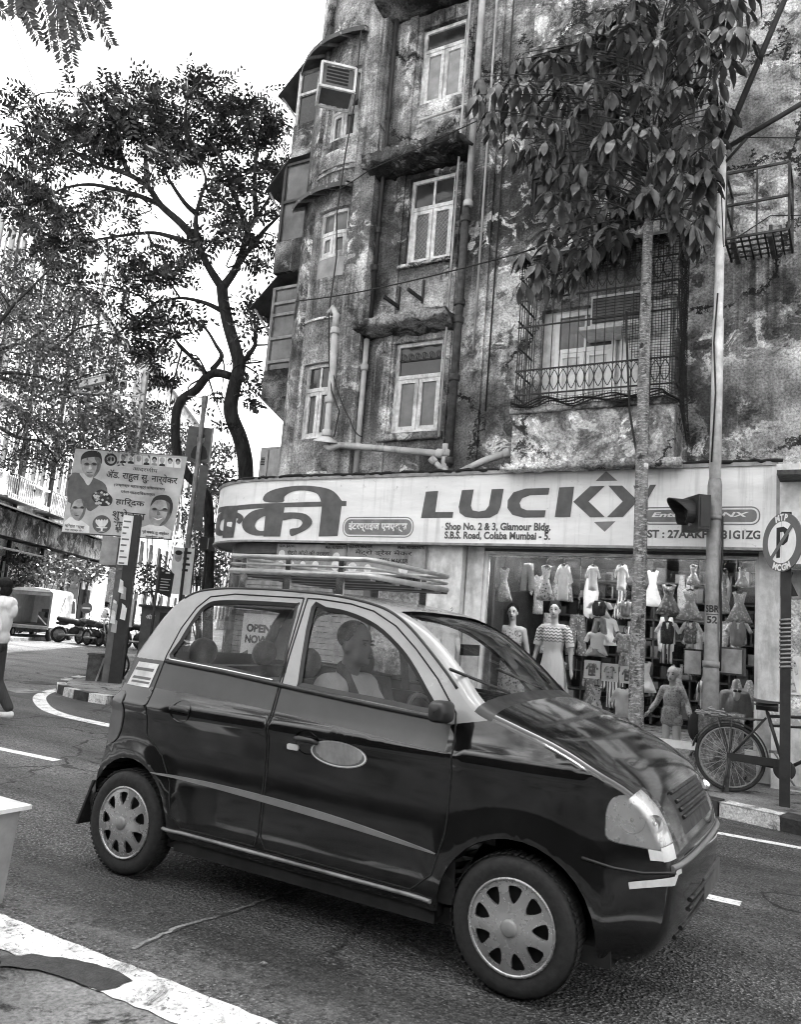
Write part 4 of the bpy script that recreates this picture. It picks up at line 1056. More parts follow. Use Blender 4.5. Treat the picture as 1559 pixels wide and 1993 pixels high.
mb = MB(); plate(mb, [(po0[0]+.05*w_, po1[1]+.12*h_), (po0[0]+.28*w_, po1[1]+.22*h_), (po0[0]+.28*w_, po1[1]+.02*h_)], sgn, -.274, -.274); mb.build('arrow', M['ink_grey'], pos_)

# ================================================================ CLOTHES AND MANNEQUINS
def cloth(name, a, b, scale, kind='floral', rough=.85):
    t = NT(name); P = t.obj()
    if kind == 'floral':
        v = t.vor(P, scale); n = t.noise(P, scale*1.6, 5, .7); f = t.math('ADD', t.math('MULTIPLY', v, .8), n); c = t.mix(t.mr(f, .55, .85), g(a), g(b))
        n2 = t.noise(P, scale*.6, 3); c = t.mix(t.mr(n2, .55, .62), c, g((a+b)/2))
    elif kind == 'chevron':
        s = t.n('SeparateXYZ', {0: P}); tri = t.math('PINGPONG', s.outputs[0], .028)
        zz = t.math('ADD', s.outputs[2], t.math('MULTIPLY', tri, .7)); fr = t.math('FRACT', t.math('MULTIPLY', zz, scale))
        msk = t.math('MAXIMUM', t.mr(s.outputs[2], 1.16, 1.2), t.mr(s.outputs[2], .52, .48)); k = t.math('MULTIPLY', t.mr(fr, .5, .58), msk); c = t.mix(k, g(a), g(b))
    elif kind == 'stripe':
        s = t.n('SeparateXYZ', {0: P}); fr = t.math('FRACT', t.math('MULTIPLY', s.outputs[0], scale)); c = t.mix(t.mr(fr, .45, .55), g(a), g(b))
    else:
        c = t.mix(t.noise(P, scale, 5, .7), g(a), g(b))
    fo = t.noise(t.obj((7, 7, 1.0)), 2.2, 4); t.bump(fo, .6, .03)
    return t.done(c, rough, 0, .2)
M['floral_l'] = cloth('pale_floral_cloth', .75, .35, 30); M['floral_m'] = cloth('floral_cloth', .55, .16, 24); M['floral_d'] = cloth('dark_floral_cloth', .02, .5, 26)
M['chev'] = cloth('zigzag_cloth', .7, .2, 24, 'chevron'); M['plain_l'] = cloth('white_cloth', .62, .78, 6, 'p'); M['plain_m'] = cloth('grey_cloth', .24, .36, 6, 'p'); M['plain_d'] = cloth('dark_cloth', .03, .07, 6, 'p'); M['stripe'] = cloth('striped_cloth', .7, .1, 22, 'stripe'); M['kurta'] = cloth('embroidered_cloth', .14, .4, 40)
OUT = {
 'dress': [(.36,1),(.42,.93),(.58,.93),(.64,1),(.76,.97),(.70,.80),(.66,.62),(.98,.04),(.75,.01),(.5,0),(.25,.01),(.02,.04),(.34,.62),(.30,.80),(.24,.97)],
 'shirt': [(.36,1),(.44,.95),(.56,.95),(.64,1),(.8,.94),(1,.52),(.87,.46),(.76,.70),(.78,.02),(.5,0),(.22,.02),(.24,.70),(.13,.46),(0,.52),(.2,.94)],
 'trousers': [(.2,1),(.8,1),(.95,0),(.58,.01),(.5,.7),(.42,.01),(.05,0)],
 'vest': [(.22,1),(.38,1),(.5,.70),(.62,1),(.78,1),(.92,.66),(.86,.10),(.58,0),(.5,.06),(.42,0),(.14,.10),(.08,.66)],
 'frock': [(.38,1),(.44,.95),(.56,.95),(.62,1),(.86,.9),(.99,.55),(.84,.5),(.74,.72),(.74,.44),(.92,.02),(.5,0),(.08,.02),(.26,.44),(.26,.72),(.16,.5),(.01,.55),(.14,.9)]}
def garment_mesh(mb, kind, x0, x1, z0, z1, y, thick=.05, mi=0, seed=0):
    P = OUT[kind]; w, h = x1-x0, z1-z0; poly = [(x0+p[0]*w, z0+p[1]*h) for p in P]; st = max(w, h)/14
    V, F = fill(poly, (), st, st)
    bd = resample(poly, st*.5)
    from mathutils import noise as mn
    A = np.array(bd); pts = []; back = []
    for p in V:
        d = np.min(np.hypot(A[:, 0]-p[0], A[:, 1]-p[1])); b = thick*min(1, d/(.16*w+.001))**.55
        fold = (.030*mn.noise(Vector((p[0]*26+seed, p[1]*3.5, seed)))+.015*mn.noise(Vector((p[0]*9+p[1]*14, p[1]*11, seed))))*min(1, d/(.05))
        pts.append((p[0], y-b-fold, p[1])); back.append((p[0], y+.3*b, p[1]))
    n = len(V); mb.add(pts+back, [tuple(f) for f in F]+[tuple(i+n for i in f[::-1]) for f in F], mi, True)
    return mb
GARN = 'clothes hung in the shop window'
HY = 10.22
def garment(kind, px0, py0, px1, py1, m, label, extra=(), y=HY, hanger=True, thick=.05):
    x0, z1 = fx(px0, py0, y); x1 = fx(px1, (py0+py1)/2, y)[0]; z0 = fx((px0+px1)/2, py1, y)[1]
    t = thing({'dress': 'hanging_dress', 'shirt': 'hanging_shirt', 'trousers': 'hanging_trousers', 'vest': 'hanging_waistcoat', 'frock': 'hanging_frock'}[kind], label, {'dress': 'dress', 'frock': 'dress', 'shirt': 'shirt', 'vest': 'waistcoat', 'trousers': 'trousers'}[kind], ((x0+x1)/2, y, z1), 0, GARN)
    mb = MB(); garment_mesh(mb, kind, x0, x1, z0, z1, y, thick, seed=px0*.37); mb.build('cloth', M[m], t)
    xm = (x0+x1)/2; w = x1-x0
    if hanger:
        mb = MB(); mb.tube([(xm, y, z1+.10), (xm+.02, y, z1+.12), (xm+.025, y, z1+.09), (xm, y, z1+.06), (xm, y, z1-.01)], .005, 5); mb.tube([(xm-w*.22, y, z1-.06*w), (xm, y, z1), (xm+w*.22, y, z1-.06*w)], .012, 6); mb.build('hanger', M['black'], t)
    for (k2, u0, u1, v0, v1, m2, nm) in extra:
        mb = MB(); garment_mesh(mb, k2, x0+u0*w, x0+u1*w, z0+v0*(z1-z0), z0+v1*(z1-z0), y-.03, .04, seed=px0); mb.build(nm, M[m2], t)
    return t
garment('dress', 964, 1104, 1000, 1172, 'floral_l', 'pale floral dress hanging top left in the shop window')
garment('dress', 1046, 1100, 1082, 1170, 'floral_d', 'dark patterned long dress in the top row behind the taxi driver side of the window')
garment('shirt', 1080, 1098, 1116, 1170, 'plain_l', 'white plain tunic in the top row above the zigzag dress')
garment('trousers', 1014, 1096, 1044, 1150, 'plain_m', 'grey trousers in the top row of the shop window')
garment('shirt', 1140, 1100, 1170, 1150, 'plain_l', 'small white shirt hanging high beside the window corner lamp')
garment('shirt', 1196, 1098, 1226, 1150, 'plain_l', 'white baby shirt hanging high just left of the slender trunk')
garment('frock', 1141, 1168, 1196, 1202, 'plain_l', 'white child top with a dark open waistcoat over it', (('vest', .2, .8, .05, 1, 'plain_d', 'waistcoat'),))
garment('frock', 1199, 1168, 1240, 1204, 'plain_l', 'white child top with grey waistcoat just left of the slender trunk', (('vest', .2, .8, .05, 1, 'plain_m', 'waistcoat'),))
garment('trousers', 1150, 1202, 1186, 1236, 'plain_m', 'short grey child trousers under the white top')
garment('frock', 1137, 1226, 1190, 1276, 'plain_l', 'white child sweater with frilled grey skirt', (('dress', .1, .9, -.05, .32, 'plain_m', 'skirt'),))
garment('shirt', 1193, 1230, 1236, 1272, 'floral_l', 'pale printed child shirt left of the slender trunk')
garment('trousers', 1203, 1268, 1230, 1300, 'floral_l', 'pale printed child trousers under the printed shirt')
garment('dress', 1143, 1332, 1182, 1404, 'floral_d', 'black floral child dress low in the window behind the taxi bonnet')
garment('shirt', 1188, 1336, 1240, 1398, 'plain_l', 'white short kurta low in the window beside the slender trunk', (('trousers', .28, .78, -.6, .05, 'plain_m', 'trousers'),))
garment('dress', 1276, 1136, 1330, 1198, 'floral_m', 'floral frock highest right of the slender trunk')
garment('dress', 1316, 1146, 1372, 1208, 'floral_l', 'pale floral frock beside the lamp post')
garment('dress', 1336, 1100, 1366, 1140, 'floral_m', 'small floral frock in the top row left of the lamp post')
garment('dress', 1413, 1150, 1468, 1214, 'floral_l', 'wide pale floral frock right of the lamp post')
garment('dress', 1430, 1104, 1462, 1144, 'floral_m', 'small patterned frock top right in the shop window')
garment('dress', 1398, 1108, 1424, 1196, 'floral_l', 'narrow pale floral dress half behind the lamp post')
garment('shirt', 1274, 1208, 1328, 1254, 'plain_l', 'white child shirt with dark waistcoat over striped trousers', (('vest', .2, .8, -.05, .98, 'plain_d', 'waistcoat'), ('trousers', .24, .76, -.85, .02, 'stripe', 'trousers')))
garment('shirt', 1322, 1208, 1370, 1252, 'plain_l', 'white child shirt with patterned waistcoat beside the lamp post', (('vest', .18, .82, -.1, .98, 'floral_m', 'waistcoat'), ('trousers', .24, .76, -.85, -.02, 'plain_m', 'trousers')))
garment('shirt', 1410, 1206, 1467, 1254, 'plain_l', 'white shirt with embroidered grey waistcoat right of the lamp post', (('vest', .16, .84, -.15, .98, 'plain_m', 'waistcoat'),))
garment('shirt', 852, 1198, 898, 1330, 'plain_l', 'long white kurta hanging outside in front of the pale column', y=9.62, thick=.07)
# crowded second row farther inside
rs2 = random.Random(77)
for k in range(21):
    row = k % 3; x = -4.15+3.0*((k*0.618) % 1.0); y = 11.5+.25*row+rs2.uniform(-.1, .1); zt2 = (2.5, 1.85, 1.25)[row]+rs2.uniform(-.1, .1); kind = rs2.choice(['dress', 'shirt', 'frock', 'trousers', 'vest']); w = rs2.uniform(.26, .4); h = rs2.uniform(.4, .62)
    t = thing('hung_garment', 'assorted garment hanging in the crowded back rows of the clothes shop', 'garment', (x, y, zt2), 0, 'garments in the back rows of the shop')
    mb = MB(); garment_mesh(mb, kind, x-w/2, x+w/2, zt2-h, zt2, y, .05, seed=k*3.1); mb.build('cloth', M[('floral_l', 'plain_l', 'floral_m', 'plain_m', 'stripe', 'floral_d', 'kurta', 'plain_l')[k % 8]], t)
# packets of clothes on cards
for k, (a, b, c, d) in enumerate(((1138, 1284, 1168, 1322), (1172, 1290, 1203, 1328), (1208, 1296, 1236, 1332))):
    x0, z1 = fx(a, b, 10.15); x1, z0 = fx(c, d, 10.15); t = thing('clothes_packet', ('clear packet with folded printed shirt, leftmost under the white sweater', 'clear packet with folded dark print, middle of three', 'clear packet with folded print beside the slender trunk')[k], 'packet', (x0, 10.15, z0), 0, 'flat clothes packets in the window')
    mb = MB(); mb.box(x0, x1, 10.15, 10.17, z0, z1); mb.build('card', M['paper'], t); mb = MB(); garment_mesh(mb, 'shirt', x0+.02, x1-.02, z0+.03, z1-.03, 10.148, .012); mb.build('folded_shirt', M[('floral_m', 'floral_d', 'floral_m')[k]], t)

# --- figures ---------------------------------------------------------------------------
def solid(parts, voxel=.014, smooth=6, name='body'):
    """one continuous skin over capsules and ellipsoids"""
    mb = MB()
    for p in parts:
        if p[0] == 'c':
            a, b, ra, rb = p[1:]; a = np.array(a, float); b = np.array(b, float); L = np.linalg.norm(b-a); d = (b-a)/(L+1e-9)
            P = [a-d*ra*.98, a-d*ra*.7, a-d*ra*.3, a]+[a+(b-a)*t for t in (.25, .5, .75)]+[b, b+d*rb*.3, b+d*rb*.7, b+d*rb*.98]
            R = [ra*.15, ra*.7, ra*.95, ra]+[ra+(rb-ra)*t for t in (.25, .5, .75)]+[rb, rb*.95, rb*.7, rb*.15]
            mb.tube(P, R, 10)
        else: mb.ball(p[1], p[2], 14, 10, rot=p[3] if len(p) > 3 else None)
    me = bpy.data.meshes.new(name); me.from_pydata(mb.v, [], mb.f)
    bm = bmesh.new(); bm.from_mesh(me); bmesh.ops.recalc_face_normals(bm, faces=bm.faces); bm.to_mesh(me); bm.free()
    o = bpy.data.objects.new(name, me); COL.objects.link(o)
    m = o.modifiers.new('r', 'REMESH'); m.mode = 'VOXEL'; m.voxel_size = voxel; m.use_smooth_shade = True
    m = o.modifiers.new('s', 'SMOOTH'); m.iterations = smooth; m.factor = .5
    dg = bpy.context.evaluated_depsgraph_get(); dg.update()
    r = bpy.data.meshes.new_from_object(o.evaluated_get(dg)); bpy.data.objects.remove(o); bpy.data.meshes.remove(me)
    r.name = name
    for p in r.polygons: p.use_smooth = True
    return r
def put(me, name, m, parent):
    me.materials.clear(); me.materials.append(m); return link(name, me, parent)
def v3(*a): return np.array(a, float)
def hand_parts(wr, d, side, s=1.0, curl=.35, palm_n=None):
    """palm, four bent fingers and a thumb; d = direction of the fingers"""
    d = np.array(d, float); d /= np.linalg.norm(d); pn = np.array(palm_n if palm_n is not None else (side, 0, 0), float); pn -= d*(pn@d); pn /= np.linalg.norm(pn); x = np.cross(d, pn)
    P = [('e', wr+d*.045*s, (.026*s, .026*s, .026*s)), ('c', wr, wr+d*.085*s, .023*s, .03*s)]
    for k, (o, L) in enumerate(((-.028, .062), (-.009, .075), (.010, .07), (.028, .055))):
        a = wr+d*.085*s+x*o*s; m = a+d*L*.5*s; e = m+(d*(1-curl)-pn*curl)*L*.55*s
        P += [('c', a, m, .010*s, .009*s), ('c', m, e, .009*s, .0075*s)]
    a = wr+d*.03*s-x*.025*s; m = a-x*.028*s+d*.03*s; P += [('c', a, m, .012*s, .010*s), ('c', m, m+d*.03*s-x*.004*s, .010*s, .008*s)]
    return P
def head_parts(c, s=1.0, yaw=0.0, pitch=0.0):
    """c = centre of the skull; looks towards -y turned by yaw"""
    R = Matrix.Rotation(yaw, 3, 'Z') @ Matrix.Rotation(pitch, 3, 'X'); q = lambda x, y, z: v3(*c)+np.array(R @ Vector((x, y, z)))*s
    return [('e', q(0, .01, .02), (.078*s, .098*s, .098*s), R), ('e', q(0, -.028, -.055), (.058*s, .066*s, .066*s), R), ('e', q(0, -.075, -.095), (.026*s, .022*s, .02*s), R),
            ('c', q(0, -.092, -.005), q(0, -.112, -.042), .010*s, .014*s), ('e', q(.077, .012, -.02), (.012*s, .02*s, .03*s), R), ('e', q(-.077, .012, -.02), (.012*s, .02*s, .03*s), R),
            ('e', q(0, -.086, -.07), (.022*s, .014*s, .008*s), R)], q, R
def face_marks(t, q, s, m='ink', brows=True, parent=None):
    mb = MB()
    for sx in (-1, 1):
        mb.ball(q(sx*.030, -.086, .002), (.014*s, .009*s, .007*s), 8, 5)
        if brows: mb.bar(q(sx*.016, -.092, .022), q(sx*.046, -.080, .024), .007*s)
    mb.build('eye', M[m], parent or t)
    mb = MB(); mb.ball(q(0, -.098, -.068), (.022*s, .008*s, .006*s), 8, 5); mb.build('mouth', M[m], parent or t)

def mannequin_f(name, label, px, py_top, y, dress_m, arms_m='skin_m', seed=0, hair=True, skirt=.20, turn=0.0, H=1.74, sleeve=.22):
    p = on_y(px, py_top, y); zt = p[2]; base = (p[0], y, zt-H); t = thing(name, label, 'mannequin', base, turn, 'dressed mannequins in the shop window', local=True)
    s = H/1.74; hc = v3(0, 0, 1.63)*s
    hp, q, R = head_parts(hc, .95*s, 0.15)
    B = hp+[('c', hc+v3(0, .02, -.06), v3(0, .02, 1.42)*s, .05*s, .052*s), ('c', v3(-.13, .02, 1.38)*s, v3(.13, .02, 1.38)*s, .062*s, .062*s), ('e', v3(0, .02, 1.25)*s, (.15*s, .10*s, .16*s)), ('e', v3(0, .02, 1.05)*s, (.115*s, .085*s, .14*s)), ('e', v3(0, .02, .90)*s, (.16*s, .11*s, .13*s))]
    for sx in (-1, 1):
        sh_, el, wr = v3(sx*.17, .02, 1.38)*s, v3(sx*.235, .03, 1.10)*s, v3(sx*.27, -.02, .86)*s
        B += [('c', sh_, el, .047*s, .038*s), ('c', el, wr, .037*s, .025*s)]+hand_parts(wr, (sx*.15, -.12, -1), sx, s)
        B += [('c', v3(sx*.08, .02, .88)*s, v3(sx*.08, .0, .48)*s, .08*s, .052*s), ('c', v3(sx*.08, .0, .48)*s, v3(sx*.08, .02, .08)*s, .05*s, .032*s), ('c', v3(sx*.08, .03, .04)*s, v3(sx*.09, -.12, .03)*s, .035*s, .028*s)]
    put(solid(B, .012), 'body', M['mannequin'], t); face_marks(t, q, .95*s)
    d = MB(); from mathutils import noise as mn
    prof = [(1.40, .150, .075), (1.34, .165, .095), (1.25, .160, .112), (1.15, .14, .10), (1.08, .128, .095), (1.0, .145, .105), (.85, .175, .13), (.6, .205, .16), (.35, .23, .185), (.12, .25, .205)]
    zs = np.linspace(0, 1, 40); pz = np.array([r[0] for r in prof][::-1]); px_ = np.array([r[1] for r in prof][::-1]); py_ = np.array([r[2] for r in prof][::-1])
    def fn(u, v):
        z = 1.40-(1.40-.12)*u; rx = np.interp(z, pz, px_); ry = np.interp(z, pz, py_); a = 2*pi*v
        k = 1 + max(0, (1.0-z))*.10*sin(a*9+mn.noise(Vector((z*2, a, seed)))*2)
        return ((rx*k*cos(a))*s, (.02+ry*k*sin(a))*s, z*s)
    d.grid(fn, zs, np.linspace(0, 1, 61)); 
    if sleeve:
        for sx in (-1, 1): d.tube([v3(sx*.14, .02, 1.385)*s, v3(sx*.185, .02, 1.34)*s, v3(sx*(.185+.22*sleeve), .025, 1.34-.9*sleeve)*s], [.066*s, .064*s, .058*s], 12, cap=False)
    d.build('dress', M[dress_m], t, org=(0, 0, 0))
    if hair:
        h = MB(); h.ball(q(0, .03, .045), (.088*s, .098*s, .09*s), 14, 10); h.build('hair', M['hair'], t, org=(0, 0, 0))
    return t
M['mannequin'] = mat('mannequin_skin', .48, .35, var=.12, spec=.5)
mannequin_f('mannequin', 'female mannequin in a pale zigzag gown standing near the glass', 1081, 1171, 10.45, 'chev', seed=2, H=1.72)
mannequin_f('mannequin', 'female mannequin in a dark sleeveless frock at the left end of the window', 999, 1176, 10.75, 'floral_d', seed=5, sleeve=0, H=1.74, turn=.1)
def mannequin_boy():
    y = 10.35; p = on_y(1310, 1293, y); f_ = on_y(1310, 1452, y); H = p[2]-f_[2]; t = thing('mannequin', 'small boy mannequin in an embroidered grey kurta near the plinth edge', 'mannequin', (p[0], y, f_[2]), radians(-12), 'dressed mannequins in the shop window', local=True)
    s = H/1.10; hc = v3(0, 0, .965)*s; hp, q, R = head_parts(hc, .95*s, .1)
    B = hp+[('c', hc, v3(0, .02, .78)*s, .045*s, .045*s), ('c', v3(-.10, .02, .76)*s, v3(.10, .02, .76)*s, .055*s, .055*s), ('e', v3(0, .02, .62)*s, (.12*s, .09*s, .18*s)), ('e', v3(0, .02, .46)*s, (.13*s, .095*s, .10*s))]
    for sx in (-1, 1):
        sh_, el, wr = v3(sx*.13, .02, .76)*s, v3(sx*.21, .02, .58)*s, v3(sx*.29, -.06, .43)*s
        B += [('c', sh_, el, .04*s, .035*s), ('c', el, wr, .034*s, .024*s)]+hand_parts(wr, (sx*.55, -.3, -.75), sx, .85*s)
        B += [('c', v3(sx*.065, .02, .45)*s, v3(sx*.075, .01, .24)*s, .065*s, .05*s), ('c', v3(sx*.075, .01, .24)*s, v3(sx*.08, .02, .05)*s, .045*s, .033*s), ('c', v3(sx*.08, .03, .025)*s, v3(sx*.09, -.09, .02)*s, .03*s, .026*s)]
    put(solid(B, .010), 'body', M['mannequin'], t); face_marks(t, q, .95*s)
    K = [('c', v3(-.10, .02, .755)*s, v3(.10, .02, .755)*s, .062*s, .062*s), ('e', v3(0, .02, .62)*s, (.128*s, .10*s, .2*s)), ('e', v3(0, .02, .44)*s, (.14*s, .108*s, .16*s)), ('c', v3(-.075, .02, .33)*s, v3(.075, .02, .33)*s, .085*s, .085*s)]
    for sx in (-1, 1): K += [('c', v3(sx*.13, .02, .76)*s, v3(sx*.21, .02, .58)*s, .050*s, .043*s), ('c', v3(sx*.21, .02, .58)*s, v3(sx*.275, -.045, .455)*s, .043*s, .040*s)]
    put(solid(K, .012, 4), 'kurta', M['kurta'], t)
    T = []
    for sx in (-1, 1): T += [('c', v3(sx*.066, .02, .42)*s, v3(sx*.078, .015, .09)*s, .075*s, .05*s)]
    put(solid(T, .012, 3), 'trousers', M['plain_l'], t)
    return t
mannequin_boy()
def mannequin_suit():
    y = 10.5; t_ = on_y(1432, 1318, y); b_ = on_y(1425, 1462, y); H = t_[2]-b_[2]; s = H/1.05
    t = thing('mannequin', 'headless child mannequin in a grey suit jacket with bow tie behind the bicycle', 'mannequin', (t_[0], y, b_[2]), radians(20), 'dressed mannequins in the shop window', local=True)
    B = [('c', v3(0, .02, .80)*s, v3(0, .02, .98)*s, .045*s, .04*s), ('e', v3(0, .02, .68)*s, (.13*s, .10*s, .2*s)), ('e', v3(0, .02, .5)*s, (.14*s, .10*s, .12*s))]
    for sx in (-1, 1): B += [('c', v3(sx*.07, .02, .48)*s, v3(sx*.08, .02, .04)*s, .065*s, .035*s), ('c', v3(sx*.08, .02, .025)*s, v3(sx*.09, -.1, .02)*s, .03*s, .026*s), ('c', v3(sx*.15, .02, .8)*s, v3(sx*.2, .02, .5)*s, .04*s, .03*s)]
    put(solid(B, .012), 'body', M['mannequin'], t)
    K = [('c', v3(-.12, .02, .80)*s, v3(.12, .02, .80)*s, .07*s, .07*s), ('e', v3(0, .02, .65)*s, (.16*s, .12*s, .22*s)), ('e', v3(0, .02, .48)*s, (.17*s, .12*s, .12*s))]
    for sx in (-1, 1): K += [('c', v3(sx*.15, .02, .8)*s, v3(sx*.21, .02, .5)*s, .062*s, .055*s)]
    put(solid(K, .014, 4), 'jacket', M['plain_m'], t)
    T = []
    for sx in (-1, 1): T += [('c', v3(sx*.07, .02, .45)*s, v3(sx*.08, .02, .06)*s, .08*s, .055*s)]
    put(solid(T, .014, 3), 'trousers', M['plain_d'], t)
    mb = MB(); mb.ball(v3(0, -.10, .80)*s, (.05*s, .03*s, .08*s)); mb.build('shirt_front', M['plain_l'], t, org=(0, 0, 0))
    mb = MB(); mb.ball(v3(-.03, -.13, .86)*s, (.03*s, .012*s, .02*s), 8, 5); mb.ball(v3(.03, -.13, .86)*s, (.03*s, .012*s, .02*s), 8, 5); mb.build('bow_tie', M['plain_d'], t, org=(0, 0, 0))
mannequin_suit()
garment('shirt', 1352, 1322, 1392, 1400, 'stripe', 'striped kurta low behind the lamp post', y=10.3)
# right neighbour: pale tiled wall with pictures and a shop counter
nb = thing('neighbour_shop', 'pale neighbouring shop wall with clothing pictures at the right edge', 'shop front', (.6, 10, .13))
mb = MB(); mb.box(-.70, 4, 9.98, 10.0, .13, 3.3); mb.build('wall', M['pale_wall'], nb)
mb = MB(); mb.box(-.72, 4, 9.3, 10.0, 3.46, 3.56); mb.box(-.70, 4, 9.5, 9.56, 2.5, 3.40); mb.build('fascia', M['white_dirty'], nb)
mb = MB(); mb.box(-.70, 4, 9.1, 9.94, 3.40, 3.45); mb.build('awning', M['iron'], nb)
for k, z in enumerate((.45, 1.0, 1.55, 2.1)):
    pass
def nbx(px, py): return fx(px, py, 9.94)
for k, (a, b, gt, gm) in enumerate((((1500, 1108), (1575, 1166), 'dress', 'plain_d'), ((1506, 1275), (1575, 1355), 'frock', 'floral_d'), ((1503, 1405), (1575, 1455), 'dress', 'floral_l'))):
    x0, z1 = nbx(*a); x1, z0 = nbx(*b); t = thing('poster', ('poster of a dark dress on the pale wall behind the no-parking disc', 'picture of a dark patterned frock on the pale wall', 'lowest picture on the pale wall, a light skirt behind the bicycle')[k], 'poster', (x0, 9.95, z0), 0, 'clothing pictures on the pale wall')
    mb = MB(); mb.box(x0, x1, 9.95, 9.96, z0, z1); mb.build('sheet', M['board' if k != 1 else 'paper'], t)
    mb = MB(); garment_mesh(mb, gt, x0+.06, x1-.10, z0+.02, z1-.02, 9.948, .004); mb.build('picture', M[gm], t)
x0, z1 = nbx(1502, 1375); x1, z0 = nbx(1600, 1410)
t = thing('stall_counter', 'low counter with a speckled cloth beside the pale wall', 'counter', ((x0+x1)/2, 9.7, .13)); mb = MB(); mb.box(x0, x1, 9.55, 9.93, z0-.02, z1); mb.build('cloth', M['floral_l'], t); mb = MB(); mb.box(x0+.03, x1, 9.58, 9.93, .13, z0-.021); mb.build('cabinet', M['white_dirty'], t)
# ================================================================ TAXI
YC, HW = 4.085, .745                       # centre line and half width
car = thing('taxi', 'black hatchback taxi with pale roof, roof rack and hub caps driving along the road', 'car', (-2.3, YC, 0))
def paint(name, col, rough=.12, coat=.6, dirt=.35):
    t = NT(name); P = t.obj(); s = t.n('SeparateXYZ', {0: P})
    n = t.noise(P, 3.5, 6, .65); c = t.mix(t.mr(n, .4, .7, 0, .5), g(col), g(col*1.5+.008))
    d = t.math('MULTIPLY', t.mr(s.outputs[2], .75, .22), t.noise(P, 9, 5, .7)); c = t.mix(t.math('MULTIPLY', d, dirt), c, g(.12))
    t.p.inputs['Coat Weight'].default_value = coat; t.p.inputs['Coat Roughness'].default_value = .06
    t.bump(t.noise(P, 2.2, 2), .05, .05)
    return t.done(c, t.mr(n, .3, .7, rough, rough+.08), 0, .5)
M['car_black'] = paint('black_car_paint', .004, .06, .6, .06); M['car_roof'] = paint('pale_car_paint', .27, .2, .5, .1); M['car_band'] = paint('grey_waist_band', .05, .35, .0, .08)  # band below the windows gets a darker grey than the roof
M['car_glass'] = glass_mat('car_glass', .97, .015, .5, .02, .95)
M['lens'] = glass_mat('headlamp_glass', 1.0, .8, 1.6, .04, .99); M['reflector'] = mat('lamp_reflector', .92, .3, .55, var=.06, vs=9, bump=.5, bs=13); M['trim'] = mat('black_trim', .02, .4, var=.4); M['molding'] = mat('grey_side_molding', .17, .4, var=.25, vs=3)
M['hub'] = mat('silver_hub_cap', .42, .25, .65, var=.15, vs=7, grime=.08); M['seat'] = mat('seat_cloth', .06, .8, var=.4, vs=10)

def yh(x, z):
    """half width of the body at a point of the side view"""
    w = HW
    if x > -1.35: w -= .150*min(1, (x+1.35)/.72)**2.2
    if x < -3.25: w -= .060*min(1, (-3.25-x)/.6)**2
    if z < .42: w -= .05*((.42-z)/.2)**2
    if z > .92: w -= (z-.92)*.30
    w += .020*math.exp(-((z-.935)/.035)**2) * (1 if x < -1.0 else max(0, 1-(x+1.0)/.4))   # shoulder crease
    w -= .010*math.exp(-((z-.72)/.12)**2)
    for cx in (-3.57, -1.25):                                        # arch flares
        r = math.hypot(x-cx, z-.29); w += .016*math.exp(-((r-.37)/.05)**2)
    return w
def side(sg_):
    return lambda x, z, d: (x, YC - sg_*(yh(x, z)+d), z)
near, far_ = side(1), side(-1)
ARC_N = 18
def archp(cx, r, zb): # wheel-arch points from rear sill to front sill
    a0 = math.asin(max(-1, (zb-.29)/r)); return [(cx+r*cos(a), .29+r*sin(a)) for a in np.linspace(pi-a0, a0, ARC_N)]
TOP = [(-3.80, .27), (-3.865, .36), (-3.87, .46), (-3.845, .60), (-3.83, .84), (-3.775, 1.02), (-3.745, 1.18), (-3.69, 1.285), (-3.635, 1.38), (-3.585, 1.46), (-3.53, 1.525), (-3.46, 1.572), (-3.38, 1.603), (-3.26, 1.622), (-3.12, 1.632), (-2.84, 1.637), (-2.50, 1.628), (-2.32, 1.613), (-2.17, 1.59), (-2.06, 1.56), (-1.95, 1.505), (-1.83, 1.418), (-1.665, 1.28), (-1.55, 1.17), (-1.47, 1.118), (-1.36, 1.085), (-1.13, 1.015), (-.95, .945), (-.83, .888), (-.745, .82), (-.70, .74), (-.672, .66), (-.658, .58), (-.658, .48), (-.675, .38), (-.735, .28), (-.83, .235)]
TOPS = smooth_poly(TOP, 3, False)
bottom = [(-.90, .235)]+archp(-1.25, .345, .27)[::-1]+[(-1.62, .262), (-2.4, .262), (-3.2, .265)]+archp(-3.57, .345, .28)[::-1]
OUTLINE = TOPS+bottom
WIN_R = smooth_poly([(-3.425, 1.195), (-3.408, 1.31), (-3.345, 1.47), (-3.285, 1.535), (-3.20, 1.558), (-3.0, 1.568), (-2.66, 1.570), (-2.635, 1.555), (-2.628, 1.35), (-2.620, 1.155), (-3.0, 1.176)], 3)
WIN_F = smooth_poly([(-2.545, 1.555), (-2.45, 1.560), (-2.31, 1.546), (-2.15, 1.503), (-2.02, 1.438), (-1.88, 1.335), (-1.75, 1.20), (-1.672, 1.115), (-1.70, 1.097), (-2.05, 1.118), (-2.47, 1.140), (-2.50, 1.16)], 3)
def inset(poly, d):
    n = len(poly); out = []
    A = sum(poly[i][0]*poly[(i+1) % n][1]-poly[(i+1) % n][0]*poly[i][1] for i in range(n)); s = 1 if A > 0 else -1
    for i in range(n):
        a, b, c = poly[i-1], poly[i], poly[(i+1) % n]; t = Vector((c[0]-a[0], c[1]-a[1])).normalized(); out.append((b[0]-t.y*d*s, b[1]+t.x*d*s))
    return out
BELT = [(-3.86, 1.19), (-3.42, 1.186), (-3.0, 1.158), (-2.5, 1.122), (-2.0, 1.09), (-1.66, 1.068), (-1.5, 1.06)]
BAND = [(-3.84, 1.035), (-3.49, 1.035), (-2.96, 1.026), (-2.45, .998), (-2.0, .970), (-1.70, .95)]
